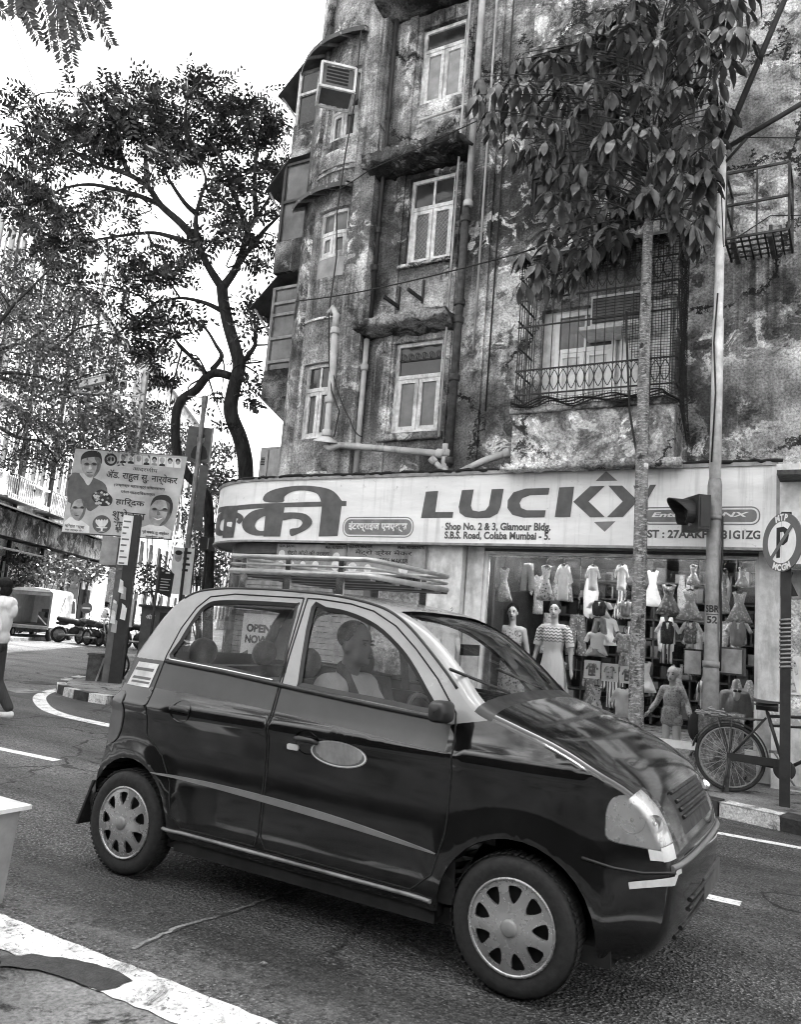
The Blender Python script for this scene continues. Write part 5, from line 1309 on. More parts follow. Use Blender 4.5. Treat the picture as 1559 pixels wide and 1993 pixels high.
band_poly = [(-3.95, 1.19)]+BELT[1:]+[(-1.60, 1.06), (-1.60, .945)]+BAND[::-1]+[(-3.95, 1.035)]
roof_poly = [(-4, 1.188)]+BELT[1:6]+[(-1.60, 1.064), (-1.43, 1.10), (-1.3, 1.3), (-1.3, 1.9), (-4, 1.9)]
HEAD = smooth_poly([(-.882, .82), (-.888, .75), (-.875, .695), (-.765, .680), (-.60, .678), (-.5, .75), (-.55, .85), (-.66, .868), (-.74, .882), (-.80, .880), (-.855, .865)], 3)
INDIC = [(-.725, .676), (-.50, .694), (-.50, .642), (-.715, .636)]
BUMP_LINE = [(-.97, .60), (-.80, .575), (-.5, .585)]
# door outlines (shut lines)
DOOR_F = [(-2.585, 1.60), (-2.60, 1.30), (-2.60, .95), (-2.59, .40), (-2.56, .34), (-1.73, .33), (-1.62, .42), (-1.575, .60), (-1.56, .95), (-1.585, 1.115), (-1.71, 1.255), (-1.86, 1.385), (-2.0, 1.488), (-2.15, 1.555), (-2.30, 1.585), (-2.5, 1.60)]
DOOR_R = [(-2.61, 1.60), (-2.615, 1.30), (-2.615, .95), (-2.605, .40), (-2.63, .34), (-3.13, .335), (-3.20, .40), (-3.24, .56), (-3.33, .68), (-3.475, .78), (-3.49, 1.0), (-3.475, 1.22), (-3.43, 1.38), (-3.36, 1.505), (-3.28, 1.575), (-3.1, 1.60)]
loops = [resample(OUTLINE, .035), resample(WIN_R, .03), resample(WIN_F, .03), resample(HEAD, .03), resample(INDIC, .03), resample(DOOR_F, .035), resample(DOOR_R, .035)]
def clip_in(L): return L
inner = []
x = -3.85
while x < -.6:
    z = .26
    while z < 1.64:
        if pin((x+.001, z+.001), OUTLINE): inner.append((x+.001, z+.001))
        z += .042
    x += .045
fine = []
Vs, Fs = cdt(loops, inner, lines=[resample(BELT[:6]+[(-1.60, 1.064), (-1.43, 1.10), (-1.36, 1.2)], .035, False), resample(BAND+[(-1.60, .945), (-1.60, 1.064)], .035, False), resample(BUMP_LINE, .03, False)])
zones = {}
for f in Fs:
    c = (sum(Vs[i][0] for i in f)/3, sum(Vs[i][1] for i in f)/3)
    if not pin(c, OUTLINE): continue
    if pin(c, WIN_R): k = ('win_r', 0)
    elif pin(c, WIN_F): k = ('win_f', 0)
    elif pin(c, HEAD): k = ('head', 0)
    elif pin(c, INDIC): k = ('indic', 0)
    else:
        mi = 1 if (pin(c, roof_poly)) else (2 if pin(c, band_poly) else 0)
        k = ('door_f' if pin(c, DOOR_F) else 'door_r' if pin(c, DOOR_R) else 'body', mi)
    zones.setdefault(k[0], []).append((f, k[1]))
def side_mesh(mb, zone, surf, flip, d=0.0, rim=.012):
    tris = zones[zone]; used = sorted({i for f, _ in tris for i in f}); ix = {u: i for i, u in enumerate(used)}
    b = len(mb.v); mb.v += [surf(*Vs[u], d) for u in used]
    cnt = {}
    for f, mi in tris:
        t = tuple(b+ix[i] for i in f); t = t[::-1] if flip else t
        mb.f.append(t); mb.m.append(mi); mb.s.append(True)
        for a, c in ((t[0], t[1]), (t[1], t[2]), (t[2], t[0])):
            key = (min(a, c), max(a, c)); cnt.setdefault(key, []).append(((a, c), mi))
    if rim:                                 # returned edges so panels have thickness and shut lines read as gaps
        inv = {b+ix[u]: u for u in used}
        for key, L in cnt.items():
            if len(L) == 1:
                (a, c), mi = L[0]; q = len(mb.v)
                mb.v += [mb.v[a], mb.v[c], surf(*Vs[inv[c]], d-rim), surf(*Vs[inv[a]], d-rim)]; mb.f.append((q+1, q, q+3, q+2)); mb.m.append(mi); mb.s.append(False)
PM = [M['car_black'], M['car_roof'], M['car_band']]
body = MB()
side_mesh(body, 'body', near, False); side_mesh(body, 'body', far_, True)
# ---- top, front and rear skin: the side outline carried across the car with a crown
SEC = resample(TOPS, .04, False); NS_ = len(SEC)
def bulge(x, z):
    if x > -1.0 and z < .86: return .058                    # nose
    if x > -1.5 and z < 1.14: return .055 + .03*min(1, (-.8-x)/.3 if x < -.8 else 0)
    if x > -2.1 and z > 1.1: return .105*min(1, (1.585-z)/.2+.15) if z > 1.4 else .105
    if z > 1.5: return .022
    return .06
B_ = [bulge(*p) for p in SEC]; B_ = [sum(B_[max(0, i-3):i+4])/len(B_[max(0, i-3):i+4]) for i in range(NS_)]
def nrm(i):
    a = SEC[max(0, i-1)]; b = SEC[min(NS_-1, i+1)]; d = Vector((b[0]-a[0], b[1]-a[1])).normalized(); return (-d.y, d.x)
TS = [-1, -.985, -.955, -.91, -.87, -.80, -.70, -.58, -.45, -.3, -.15, 0, .15, .3, .45, .58, .70, .80, .87, .91, .955, .985, 1]
def ribp(i, t, e=0.0):
    x, z = SEC[i]; n = nrm(i); h = yh(x, z); b = B_[i]*(1-abs(t)**2.4)**(1/2.4)+e
    return (x+n[0]*b, YC+t*h, z+n[1]*b)
def zone_of(i, j):
    x = (SEC[i][0]+SEC[i+1][0])/2; z = (SEC[i][1]+SEC[i+1][1])/2; t = abs(TS[j]+TS[j+1])/2
    if -2.03 < x < -1.49 and 1.12 < z < 1.57: return 'screen' if t < .905 else 1
    if x > -1.52 and z > .905 : return 3 if x < -1.42 else 0      # cowl then bonnet
    if x > -1.0:
        if .675 < z < .868 and t > .83: return 'lens'
        if .635 < z < .675 and t > .86: return 'indic'
        if .68 < z < .82 and t < .60: return 3                      # grille
        if z < .60: return 0
        return 0
    if z > 1.575 or (x < -3.2 and z > 1.52): return 1
    if x < -3.5:
        if 1.20 < z < 1.50 and t < .84: return 'rear'
        if z > 1.19: return 1
        if z > 1.035: return 2
        return 0
    return 1
def ribz(z, t, e):
    best = min((i for i in range(NS_) if SEC[i][0] > -1.0), key=lambda i: abs(SEC[i][1]-z)); return ribp(best, t, e)
extra = {k: MB() for k in ('screen', 'rear', 'lens0', 'lens1', 'indic0', 'indic1', 'back0', 'back1')}
V = [ribp(i, t) for i in range(NS_) for t in TS]; nt = len(TS)
body_f = []
b0 = len(body.v); body.v += V
for i in range(NS_-1):
    for j in range(nt-1):
        zn = zone_of(i, j); zn = zn+str(int(TS[j] > 0)) if zn in ('lens', 'indic') else zn; q = (i*nt+j, i*nt+j+1, (i+1)*nt+j+1, (i+1)*nt+j)
        if isinstance(zn, str):
            e = -.012 if zn in ('screen', 'rear') else .0
            P = [ribp(a, TS[c], e) for a, c in ((i, j), (i, j+1), (i+1, j+1), (i+1, j))]; extra[zn].add(P, [(0, 1, 2, 3)], 0, True)
            if zn[:4] == 'lens': extra['back'+zn[4]].add([ribp(a, TS[c], -.014) for a, c in ((i, j), (i, j+1), (i+1, j+1), (i+1, j))], [(0, 1, 2, 3)], 0, True)
        else: body.f.append(tuple(b0+k for k in q)); body.m.append(zn); body.s.append(True)
bo = body.build('body', PM+[M['trim']], car, fixn=False)
for nm, zn in (('door', 'door_f'), ('door', 'door_r')):
    for s_, fl in ((near, False), (far_, True)):
        mb = MB(); side_mesh(mb, zn, s_, fl); o = mb.build(nm, PM, car, fixn=False)
        if s_ is near:
            if zn == 'door_f': door_f = o
            else: door_r = o
extra['screen'].build('windscreen', M['car_glass'], car, weld=True); extra['rear'].build('rear_window', M['car_glass'], car, weld=True)
# inner black shell keeps the shut lines dark
mb = MB(); 
for s_ in (near, far_):
    for (P) in ([(-2.63, .34), (-2.57, .34), (-2.57, 1.6), (-2.63, 1.6)], [(-1.66, .30), (-1.52, .30), (-1.52, 1.08), (-1.66, 1.08)], [(-3.52, .70), (-3.40, .70), (-3.40, 1.2), (-3.52, 1.2)], [(-3.2, .30), (-1.6, .30), (-1.6, .40), (-3.2, .40)]):
        plate(mb, P, s_, -.02, -.02, step=.1)
stuff(mb.build('inner_shell', M['matt_black'], car))
# windows: glass set back, black rubber round them
for zn, poly in (('win_r', WIN_R), ('win_f', WIN_F)):
    for s_, fl in ((near, False), (far_, True)):
        mb = MB(); side_mesh(mb, zn, s_, fl, -.012, 0); 
        if True:
            mb.build('side_window', M['car_glass'], car, fixn=False)
        r = MB(); pl = resample(poly, .03); ins = inset(pl, .022)
        n = len(pl); r.add([s_(p[0], p[1], .003) for p in pl]+[s_(p[0], p[1], -.004) for p in ins], [(i, (i+1) % n, n+(i+1) % n, n+i) for i in range(n)], 0, True)
        r.build('window_rubber', M['trim'], car)
# waist trim under the windows, side molding, sill highlight strip, drip rail
def trim(path, r, name, m, d=.004, s_=near, flat=1.0, step=.05):
    mb = MB(); P = resample(path, step, False); mb.tube([s_(p[0], p[1], d) for p in P], r, 6); return mb.build(name, M[m], car)
for s_ in (near, far_):
    trim([(-3.46, 1.188), (-3.0, 1.166), (-2.5, 1.130), (-2.0, 1.098), (-1.62, 1.078)], .013, 'waist_trim', 'trim', .002, s_)
    trim([(-3.46, 1.202), (-3.0, 1.180), (-2.66, 1.158)], .005, 'waist_trim', 'chrome', .008, s_)
    mb = MB(); ml = smooth_poly([(-3.34, .592), (-3.0, .600), (-2.6, .594), (-2.2, .574), (-1.9, .546), (-1.64, .515), (-1.64, .508), (-1.9, .524), (-2.2, .543), (-2.6, .563), (-3.0, .579), (-3.34, .586)], 3); plate(mb, ml, s_, .0, .012, step=.05, inner=.1); mb.build('side_molding', M['molding'], car)
    trim([(-3.26, .312), (-2.6, .310), (-1.62, .306)], .010, 'sill_highlight', 'steel_dull', .006, s_)  # grey tube added as the highlight reflected on the sill crease
    trim([p for p in SEC if -3.5 < p[0] < -1.6 and p[1] > 1.2], .009, 'drip_rail', 'trim', -.004, s_)
for P in (DOOR_F, DOOR_R):
    mb = MB(); Q = resample(P+[P[0]], .03, False); mb.tube([near(p[0], p[1], .0005) for p in Q], .0042, 5, cap=False); mb.build('shut_line_shade', M['matt_black'], car)  # black tube laid over each shut line as the painted shade of its gap
mb = MB(); p0 = np.array(near(-1.63, 1.09, 0)); mb.tube([p0, p0+v3(.01, -.06, .02)], [.03, .022], 8); mb.build('mirror_arm', M['trim'], car)
mb = MB(); c_ = p0+v3(.03, -.115, .035); mb.grid(lambda u, v: tuple(c_+v3(.045*np.sign(cos(v))*abs(cos(v))**.5*sin(u)**.4, .075*cos(u)*(1 if True else 0), .05*np.sign(sin(v))*abs(sin(v))**.5*sin(u)**.4)), np.linspace(.001, pi-.001, 13), np.linspace(0, 2*pi, 17)); mb.build('wing_mirror', M['trim'], car)
# handles in round scoops
for (hx, hz, d_) in ((-3.216, .935, door_r), (-2.356, .885, door_f)):
    mb = MB(); P = ell(hx, hz, .072, .058, 24)
    mb.add([near(p[0], p[1], .004) for p in P]+[near(hx+(p[0]-hx)*.75, hz+(p[1]-hz)*.75, -.012) for p in P]+[near(hx, hz, -.02)], [(i, (i+1) % 24, 24+(i+1) % 24, 24+i) for i in range(24)]+[(24+i, 24+(i+1) % 24, 48) for i in range(24)], 0, True); mb.build('handle_cup', M['car_black'], d_)
    mb = MB(); mb.tube([near(hx-.07, hz+.012, .008), near(hx-.04, hz+.016, .022), near(hx+.04, hz+.014, .022), near(hx+.072, hz+.006, .008)], [.010, .014, .014, .010], 8); mb.build('handle', M['trim'], d_)
mb = MB(); plate(mb, rrect(-2.475, -2.405, .838, .866, .01), near, 0, .01); mb.build('side_lamp', M['white_dirty'], car)
# oval sticker on the driver's door, paper label at the rear
mb = MB(); c = (-2.17, .855); plate(mb, ell(*c, .165, .062, 36), near, .003, .003, step=.03); mb.build('door_sticker', M['board'], door_f)
mb = MB(); plate(mb, ell(*c, .150, .052, 36), near, .0045, .0045, holes=[ell(*c, .10, .032, 28)]); plate(mb, ell(*c, .06, .018, 20), near, .0045, .0045); mb.build('sticker_print', M['ink_grey'], door_f); mb = MB(); plate(mb, ell(*c, .092, .028, 28), near, .0045, .0045, holes=[ell(*c, .068, .020, 24)]); plate(mb, ell(*c, .160, .058, 36), near, .0045, .0045, holes=[ell(*c, .153, .0535, 36)]); mb.build('sticker_print', M['white'], door_f)
mb = MB(); lab = [(-3.70, 1.165), (-3.51, 1.165), (-3.53, 1.03), (-3.74, 1.03)]; plate(mb, lab, near, .004, .004, step=.05); mb.build('rear_label', M['white_dirty'], car)
mb = MB()
for a, b in ((1.135, 1.118), (1.085, 1.07), (1.06, 1.048)): plate(mb, [(-3.70, a), (-3.535, a), (-3.54, b), (-3.71, b)], near, .0055, .0055)
mb.build('label_print', M['ink_grey'], car)
# headlamps with reflectors, indicators, bumper strips, number plate, grille
for s_, fl in ((near, False), (far_, True)):
    mb = MB(); side_mesh(mb, 'head', s_, fl, .0, .01); o = mb.build('headlight', M['lens'], car, fixn=False)
    mb = MB(); side_mesh(mb, 'head', s_, fl, -.014, .0); mb.build('reflector', M['reflector'], o, fixn=False)
    rg = MB(); sgn_ = -1 if s_ is near else 1
    for (hx, hz, r) in ((-.79, .78, .055), (-.705, .775, .035)):
        pc = np.array(s_(hx, hz, -.013)); rg.lathe([(r, .004), (r*.9, -.012), (r*.5, -.022), (.001, -.026)], pc, (.35, sgn_, .08), 18); rg.ball(pc, (.008, .008, .010), 8, 6)
    rg.build('lamp_bowl', M['chrome'], o)
    mb = MB(); side_mesh(mb, 'indic', s_, fl, .002, .008); mb.build('indicator', M['white_dirty'], car, fixn=False)
    tq = -1 if s_ is near else 1
    lo_ = [s_(x, z, .008) for x, z in ((-.785, .520), (-.74, .530), (-.70, .538), (-.668, .545))]+[ribz(.550+.012*k, tq*t, .008) for k, t in enumerate((.985, .955, .90, .84))]
    hi_ = [s_(x, z, .008) for x, z in ((-.79, .546), (-.74, .558), (-.70, .566), (-.668, .574))]+[ribz(.580+.012*k, tq*t, .008) for k, t in enumerate((.985, .955, .90, .84))]
    mb = MB(); n8 = len(lo_); mb.add(lo_+hi_, [(k, k+1, n8+k+1, n8+k) for k in range(n8-1)], 0, True); mb.build('bumper_strip', M['white_dirty'], car)
    trim([(-.97, .612), (-.85, .590), (-.74, .585), (-.62, .60)], .006, 'bumper_seam', 'trim', .001, s_)
[(lambda h: extra['back%d' % q].build('reflector', M['reflector'], h, weld=True))(extra['lens%d' % q].build('headlight', M['lens'], car, weld=True)) for q in (0, 1)]; [extra['indic%d' % q].build('indicator', M['white_dirty'], car, weld=True) for q in (0, 1)]
mb = MB()
for z in (.73, .76, .79, .82): mb.tube([ribz(z, t, .004) for t in np.linspace(-.5, .5, 9)], .009, 6)
mb.build('grille', M['trim'], car)
mb = MB()
for z in (.30, .35, .40, .45): mb.tube([ribz(z, t, .002) for t in np.linspace(-.55, .55, 9)], .010, 6)
mb.build('air_intake', M['trim'], car)
mb = MB(); pc = ribz(.40, 0, .008); mb.box(pc[0]-.006, pc[0]+.004, YC-.02, YC+.46, .36, .46); mb.build('number_plate', M['grey_dark'], car)
mb = MB(); P = [ribz(.60, t, .006) for t in np.linspace(-.97, .97, 17)]; mb.tube(P, .012, 6); mb.build('bumper_strip', M['molding'], car)
# wing mirror on the far side and wipers
mb = MB(); p0 = np.array(far_(-1.66, 1.10, 0)); mb.tube([p0, p0+v3(.02, .07, .03)], .02, 6); mb.ball(p0+v3(.03, .15, .06), (.05, .09, .06)); mb.build('wing_mirror', M['trim'], car)
mb = MB()
for y0_ in (-.35, .2): mb.tube([(-1.42, YC+y0_, 1.145), (-1.50, YC+y0_+.08, 1.205), (-1.62, YC+y0_-.36, 1.31)], .008, 5)
mb.build('wiper', M['trim'], car)
# wheels
def wheel(cx, sgn_, spin):
    y0 = YC-sgn_*(HW-.02); ax = (0, -sgn_, 0); R = .284
    w = MB(); prof = [(.185, -.14), (.25, -.15), (R-.015, -.135), (R, -.11), (R, -.03), (R-.012, -.005), (.262, .008), (.235, .012), (.205, .006), (.188, -.002)]
    w.lathe(prof, (cx, y0, R), ax, 44); root = w.build('wheel', M['rubber'], car)
    tr = MB()
    for k in range(64):
        a = 2*pi*k/64; tr.obox((cx+(R+.001)*cos(a), y0+sgn_*.055, R+(R+.001)*sin(a)), (.002*cos(a), 0, .002*sin(a)), (0, .05, 0), (-.008*sin(a), 0, .008*cos(a)))
    stuff(tr.build('tread', M['rubber'], root))
    h = MB(); nh = 9
    hub = lambda u, v, d: (cx+u, y0-sgn_*(.004+.020*(1-(math.hypot(u, v)/.19)**2)+d), R+v)
    holes = []
    for k in range(nh):
        a = 2*pi*k/nh+spin
        poly = []
        for (r_, da) in ((.158, -.20), (.165, -.08), (.165, .08), (.158, .20), (.118, .16), (.098, .05), (.098, -.05), (.118, -.16)): poly.append((r_*cos(a+da), r_*sin(a+da)))
        holes.append(smooth_poly(poly, 2))
    plate(h, ell(0, 0, .186, .186, 48), hub, -.012, 0, holes=holes, inner=.03, sm=True); h.build('hub_cap', M['hub'], root)
    h = MB(); h.lathe([(.192, -.004), (.196, .008), (.188, .014), (.182, .006)], (cx, y0, R), ax, 44); h.build('rim', M['hub'], root)
    h = MB(); h.lathe([(.18, -.028), (.001, -.028)], (cx, y0, R), ax, 24); h.build('rim_back', M['matt_black'], root)
    h = MB(); h.lathe([(.036, .0), (.036, .030), (.028, .036), (.001, .037)], (cx, y0, R), ax, 20); h.build('hub_centre', M['steel_dull'], root)
for cx in (-3.57, -1.25):
    wheel(cx, 1, .3 if cx < -2 else .1); wheel(cx, -1, 0)
# wheel wells, underside, mud flap
mb = MB()
for cx in (-3.57, -1.25):
    for s_ in (1, -1):
        P = [(cx+.352*cos(a), .29+.352*sin(a)) for a in np.linspace(pi+.15, -.15, 20)]
        mb.add([(p[0], YC-s_*(yh(*p)-.008 if k == 0 else .42), p[1]) for k in (0, 1) for p in P], [(i, i+1, 21+i-1+0, 20+i) for i in range(19)], 0, True)
        mb.add([(p[0], YC-s_*.42, p[1]) for p in P], [tuple(range(20))])
mb.box(-3.75, -.85, YC-.66, YC+.66, .20, .27); mb.box(-3.2, -1.62, YC-.70, YC+.70, .20, .30); mb.build('underbody', M['matt_black'], car)
mb = MB(); mb.tube([(-3.3, YC-.25, .2), (-2.2, YC-.22, .17), (-1.6, YC-.2, .2)], .03, 8); mb.tube([(-1.25, YC-.55, .29), (-1.25, YC+.55, .29)], .03, 8); mb.tube([(-3.57, YC-.55, .27), (-3.57, YC+.55, .27)], .05, 8); mb.build('exhaust_pipe', M['iron'], car)
for s_ in (1, -1):
    mb = MB(); y_ = YC-s_*.70; mb.add([(-3.90, y_, .46), (-3.985, y_-.01*s_, .20), (-3.975, y_+s_*.20, .20), (-3.88, y_+s_*.2, .46), (-3.885, y_, .46), (-3.97, y_-.01*s_, .20), (-3.96, y_+s_*.2, .2), (-3.865, y_+s_*.2, .46)], BOXF); mb.build('mud_flap', M['rubber'], car)
mb = MB(); 
for t in (-.8, .8): pass
# tail lamps
for s_ in (near, far_):
    mb = MB(); plate(mb, smooth_poly([(-3.83, .70), (-3.74, .72), (-3.70, .85), (-3.72, .98), (-3.79, .96)], 3), s_, .0, .008, step=.04); mb.build('tail_lamp', M['ink_grey'], car)
# interior
mb = MB(); mb.box(-3.7, -1.55, YC-.60, YC+.60, .30, .34); mb.box(-1.66, -1.40, YC-.58, YC+.58, .55, 1.06); mb.ball((-1.60, YC-.30, 1.05), (.10, .18, .07)); 
for s_ in (1, -1): mb.box(-3.4, -1.7, YC-s_*.66, YC-s_*.62, .35, 1.08)
mb.build('dashboard', M['trim'], car)
for (sx, sy, w) in ((-2.55, -.30, .26), (-2.55, .30, .26), (-3.35, 0, .56)):
    mb = MB(); mb.ball((sx+.22, YC+sy, .56), (.28, w, .10)); mb.tube([(sx+.0, YC+sy, .58), (sx-.06, YC+sy, .85), (sx-.13, YC+sy, 1.10)], [.10, .11, .09], 10)
    bk = MB(); bk.obox((sx-.08, YC+sy, .86), (.06, 0, 0), (0, w*.92, 0), (-.08, 0, .30)); s0_ = mb.build('seat', M['seat'], car); bk.build('backrest', M['seat'], s0_)
    for hy in ((0,) if w < .4 else (-.3, .3)):
        bk = MB(); bk.ball((sx-.17, YC+sy+hy, 1.24), (.05, .12, .09)); bk.tube([(sx-.15, YC+sy+hy-.05, 1.1), (sx-.17, YC+sy+hy-.05, 1.24)], .008, 5); bk.build('headrest', M['seat'], s0_)
mb = MB(); a = np.linspace(0, 2*pi, 25); cen = v3(-1.92, YC-.30, .98); u_ = v3(0, 1, 0); w_ = v3(-.45, 0, .89)
mb.tube([cen+.18*(u_*cos(t)+w_*sin(t)) for t in a], .013, 6); mb.tube([cen-u_*.18, cen, cen+u_*.18], .012, 6); mb.tube([cen, cen+v3(.25, 0, -.2)], .03, 6); mb.build('steering_wheel', M['trim'], car)
mb = MB(); mb.box(-1.86, -1.84, YC-.10, YC+.12, 1.36, 1.42); mb.build('rear_view_mirror', M['trim'], car)
# roof rack
rk = thing('roof_rack', 'silver luggage rack of long bars bolted to the taxi roof', 'roof rack', (-2.7, YC, 1.64))
mb = MB(); x0, x1, y0, y1 = -3.20, -2.26, 3.60, 4.57; r = .013
def ring_(z, rr): 
    P = [(x0, y0, z), (x1, y0, z), (x1+.03, y0+.05, z), (x1+.03, y1-.05, z), (x1, y1, z), (x0, y1, z), (x0-.02, y1-.05, z), (x0-.02, y0+.05, z), (x0, y0, z)]; mb.tube(P, rr, 8)
ring_(1.826, .014); ring_(1.782, .008); ring_(1.740, .017)
mb.build('rail', M['steel'], rk)
for k in range(11):
    y = y0+(y1-y0)*(k+.5)/11; s = MB(); s.box(x0, x1+.02, y-.026, y+.026, 1.715, 1.745); s.build('slat', M['iron' if k % 3 else 'steel_dull'], rk)
for k, xx in enumerate((-3.10, -2.78, -2.42)):
    for yy, sg2 in ((y0, 1), (y1, -1)):
        s = MB(); s.bar((xx, yy, 1.83), (xx, yy, 1.73), .035, .012, (0, 1, 0)); s.bar((xx, yy, 1.74), (xx, yy-sg2*.0, 1.625), .05, .014, (0, 1, 0)); s.bar((xx, yy, 1.632), (xx, yy-.035*sg2, 1.60), .05, .01, (0, 1, 0)); s.build('foot', M['chrome'], rk)
# driver
dv = thing('person', 'taxi driver in a pale shirt and dark scarf at the wheel', 'person', (-2.45, YC-.30, .62))
b = v3(-2.42, YC-.30, 0)
hc = b+v3(.03, -.01, 1.375)
hp, q, R = head_parts(hc, 1.0, radians(80))
sh = [b+v3(-.02, -.18, 1.13), b+v3(-.02, .18, 1.13)]
el = [b+v3(.16, -.24, .90), b+v3(.18, .20, .90)]; wr = [v3(-2.0, YC-.46, 1.02), v3(-2.0, YC-.14, 1.02)]
B = hp+[('c', hc+v3(-.02, 0, -.07), b+v3(-.02, 0, 1.16), .055, .06), ('c', sh[0], sh[1], .075, .075), ('e', b+v3(-.01, 0, .96), (.12, .17, .22)), ('e', b+v3(.02, 0, .74), (.14, .17, .14))]
for k in (0, 1): B += [('c', sh[k], el[k], .05, .042), ('c', el[k], wr[k], .042, .028)]+hand_parts(wr[k], (.6, .0, .35), 1, 1.0, .7, (0, 0, 1))
for k in (-1, 1): B += [('c', b+v3(.05, k*.10, .70), b+v3(.48, k*.12, .72), .085, .06), ('c', b+v3(.48, k*.12, .72), b+v3(.62, k*.12, .42), .06, .045), ('c', b+v3(.62, k*.12, .40), b+v3(.78, k*.12, .40), .04, .035)]
def loc(me, o):
    for v in me.vertices: v.co -= Vector(o)
    return me
put(loc(solid(B, .012), dv.location), 'body', M['skin'], dv)
K = [('c', sh[0], sh[1], .09, .09), ('e', b+v3(-.01, 0, .95), (.145, .20, .24)), ('e', b+v3(.02, 0, .74), (.165, .195, .15)), ('c', b+v3(-.03, 0, 1.15), b+v3(-.02, 0, 1.22), .075, .068)]
for k in (0, 1): K += [('c', sh[k], el[k], .072, .062), ('c', el[k], el[k]+(wr[k]-el[k])*.72, .058, .045)]
put(loc(solid(K, .014), dv.location), 'shirt', M['plain_m'], dv)
put(loc(solid([('c', b+v3(.02, -.10, 1.20), b+v3(.10, -.06, 1.05), .04, .035), ('c', b+v3(.10, -.06, 1.05), b+v3(.15, -.04, .84), .035, .04), ('c', b+v3(-.05, .0, 1.24), b+v3(.02, -.10, 1.20), .045, .04)], .012), dv.location), 'scarf', M['plain_d'], dv)
T = []
for k in (-1, 1): T += [('c', b+v3(.02, k*.09, .70), b+v3(.48, k*.12, .72), .11, .08), ('c', b+v3(.48, k*.12, .72), b+v3(.60, k*.12, .46), .078, .06)]
put(loc(solid(T, .014), dv.location), 'trousers', M['plain_d'], dv)
h = MB(); h.ball(q(0, .035, .045), (.092, .092, .085), 14, 10); h.build('hair', M['hair'], dv); face_marks(dv, q, 1.0)
# ================================================================ STREET FURNITURE, RIGHT SIDE
# lamp post with arms, traffic signal and boxes
LY = 9.35
lpb = on_y(1381, 1500, LY); lpm = on_y(1390, 940, LY); lpt = on_y(1407, 285, LY)
lx = lpb[0]
lp = thing('lamp_post', 'tall grey steel lamp post painted SBR 52 standing in front of the shop window', 'lamp post', (lx, LY, .13))
mb = MB(); P = [(lx, LY, .13), (lx, LY, 1.35), (lx, LY, 1.38), (lx, LY, 3.35), (lx, LY, 3.42)]; mb.tube(P, [.088, .086, .080, .078, .066], 16); mb.tube([(lx, LY, 1.33), (lx, LY, 1.40)], .094, 16); mb.tube([(lx, LY, 2.95), (lx, LY, 3.0)], .088, 16); mb.build('pole', M['steel_dull'], lp)
mb = MB(); mb.tube([(lx, LY, 3.42), (lx, LY, 5.3), (lx, LY, 5.33), (lpt[0], LY, lpt[2])], [.064, .062, .052, .048], 14); mb.build('upper_pole', M['white_dirty'], lp)
a1 = on_y(1532, -10, 9.2); a2 = on_y(1640, 155, 9.2)
mb = MB(); mb.tube([lpt, a1, tuple(np.array(a1)+(np.array(a1)-np.array(lpt))*.4)], [.040, .034, .03], 8); mb.tube([tuple(np.array(lpt)-np.array((0, 0, .05))), a2], .03, 8); mb.tube([tuple(np.array(lpt)-np.array((0, 0, .25))), tuple(np.array(lpt)*.7+np.array(a2)*.3)], .018, 6); mb.build('arm', M['iron_dark'], lp)
def cyl_surf(cx, cy, r, a0): # s = arc length round the post
    return lambda s, z, d: (cx+(r+d)*cos(a0+s/r), cy+(r+d)*sin(a0+s/r), z)
cs = cyl_surf(lx, LY, .080, radians(-83))
mb = MB(); z0 = on_y(1385, 1196, LY)[2]
put_text(mb, 'SBR', cs, -.075, .075, z0+.02, z0+.10, .003, bold=.03); put_text(mb, '52', cs, -.055, .055, z0-.10, z0-.02, .003, bold=.03); mb.slab(cs, -.07, .07, z0-.005, z0+.003, .001, .003, 6); mb.build('lettering', M['ink'], lp)
for (p, q, lab) in (((1333, 1262), (1371, 1317), 0), ((1397, 1258), (1450, 1316), 1)):
    x0, z1 = fx(*p, 9.5); x1, z0_ = fx(*q, 9.5); mb = MB(); mb.box(x0, x1, 9.42, 9.62, z0_, z1); o = mb.build('meter_box', M['iron' if lab else 'plaster_sooty'], lp)
    mb = MB(); mb.box(x0+.02, x1-.02, 9.405, 9.415, z0_+.02, z1-.02); o2 = mb.build('box_door', M['steel_dull'], o)
mb = MB(); mb.tube([(lx+.09, LY-.02, 3.0), (lx+.10, LY-.05, 2.6), (lx+.085, LY-.03, 2.2), (lx+.10, LY-.04, 1.7), (lx+.09, LY, 1.3)], .012, 5)
mb.tube([(lx-.0, LY-.075, 5.6), (lx-.03, LY-.08, 5.0), (lx+.0, LY-.08, 4.4), (lx-.03, LY-.08, 3.6)], .010, 5); mb.build('cable', M['cable'], lp)
rough_block(lx-.10, lx+.32, LY-.14, LY+.2, .12, .86, M['concrete'], name='base_block', parent=lp, amp=.03, seed=21)
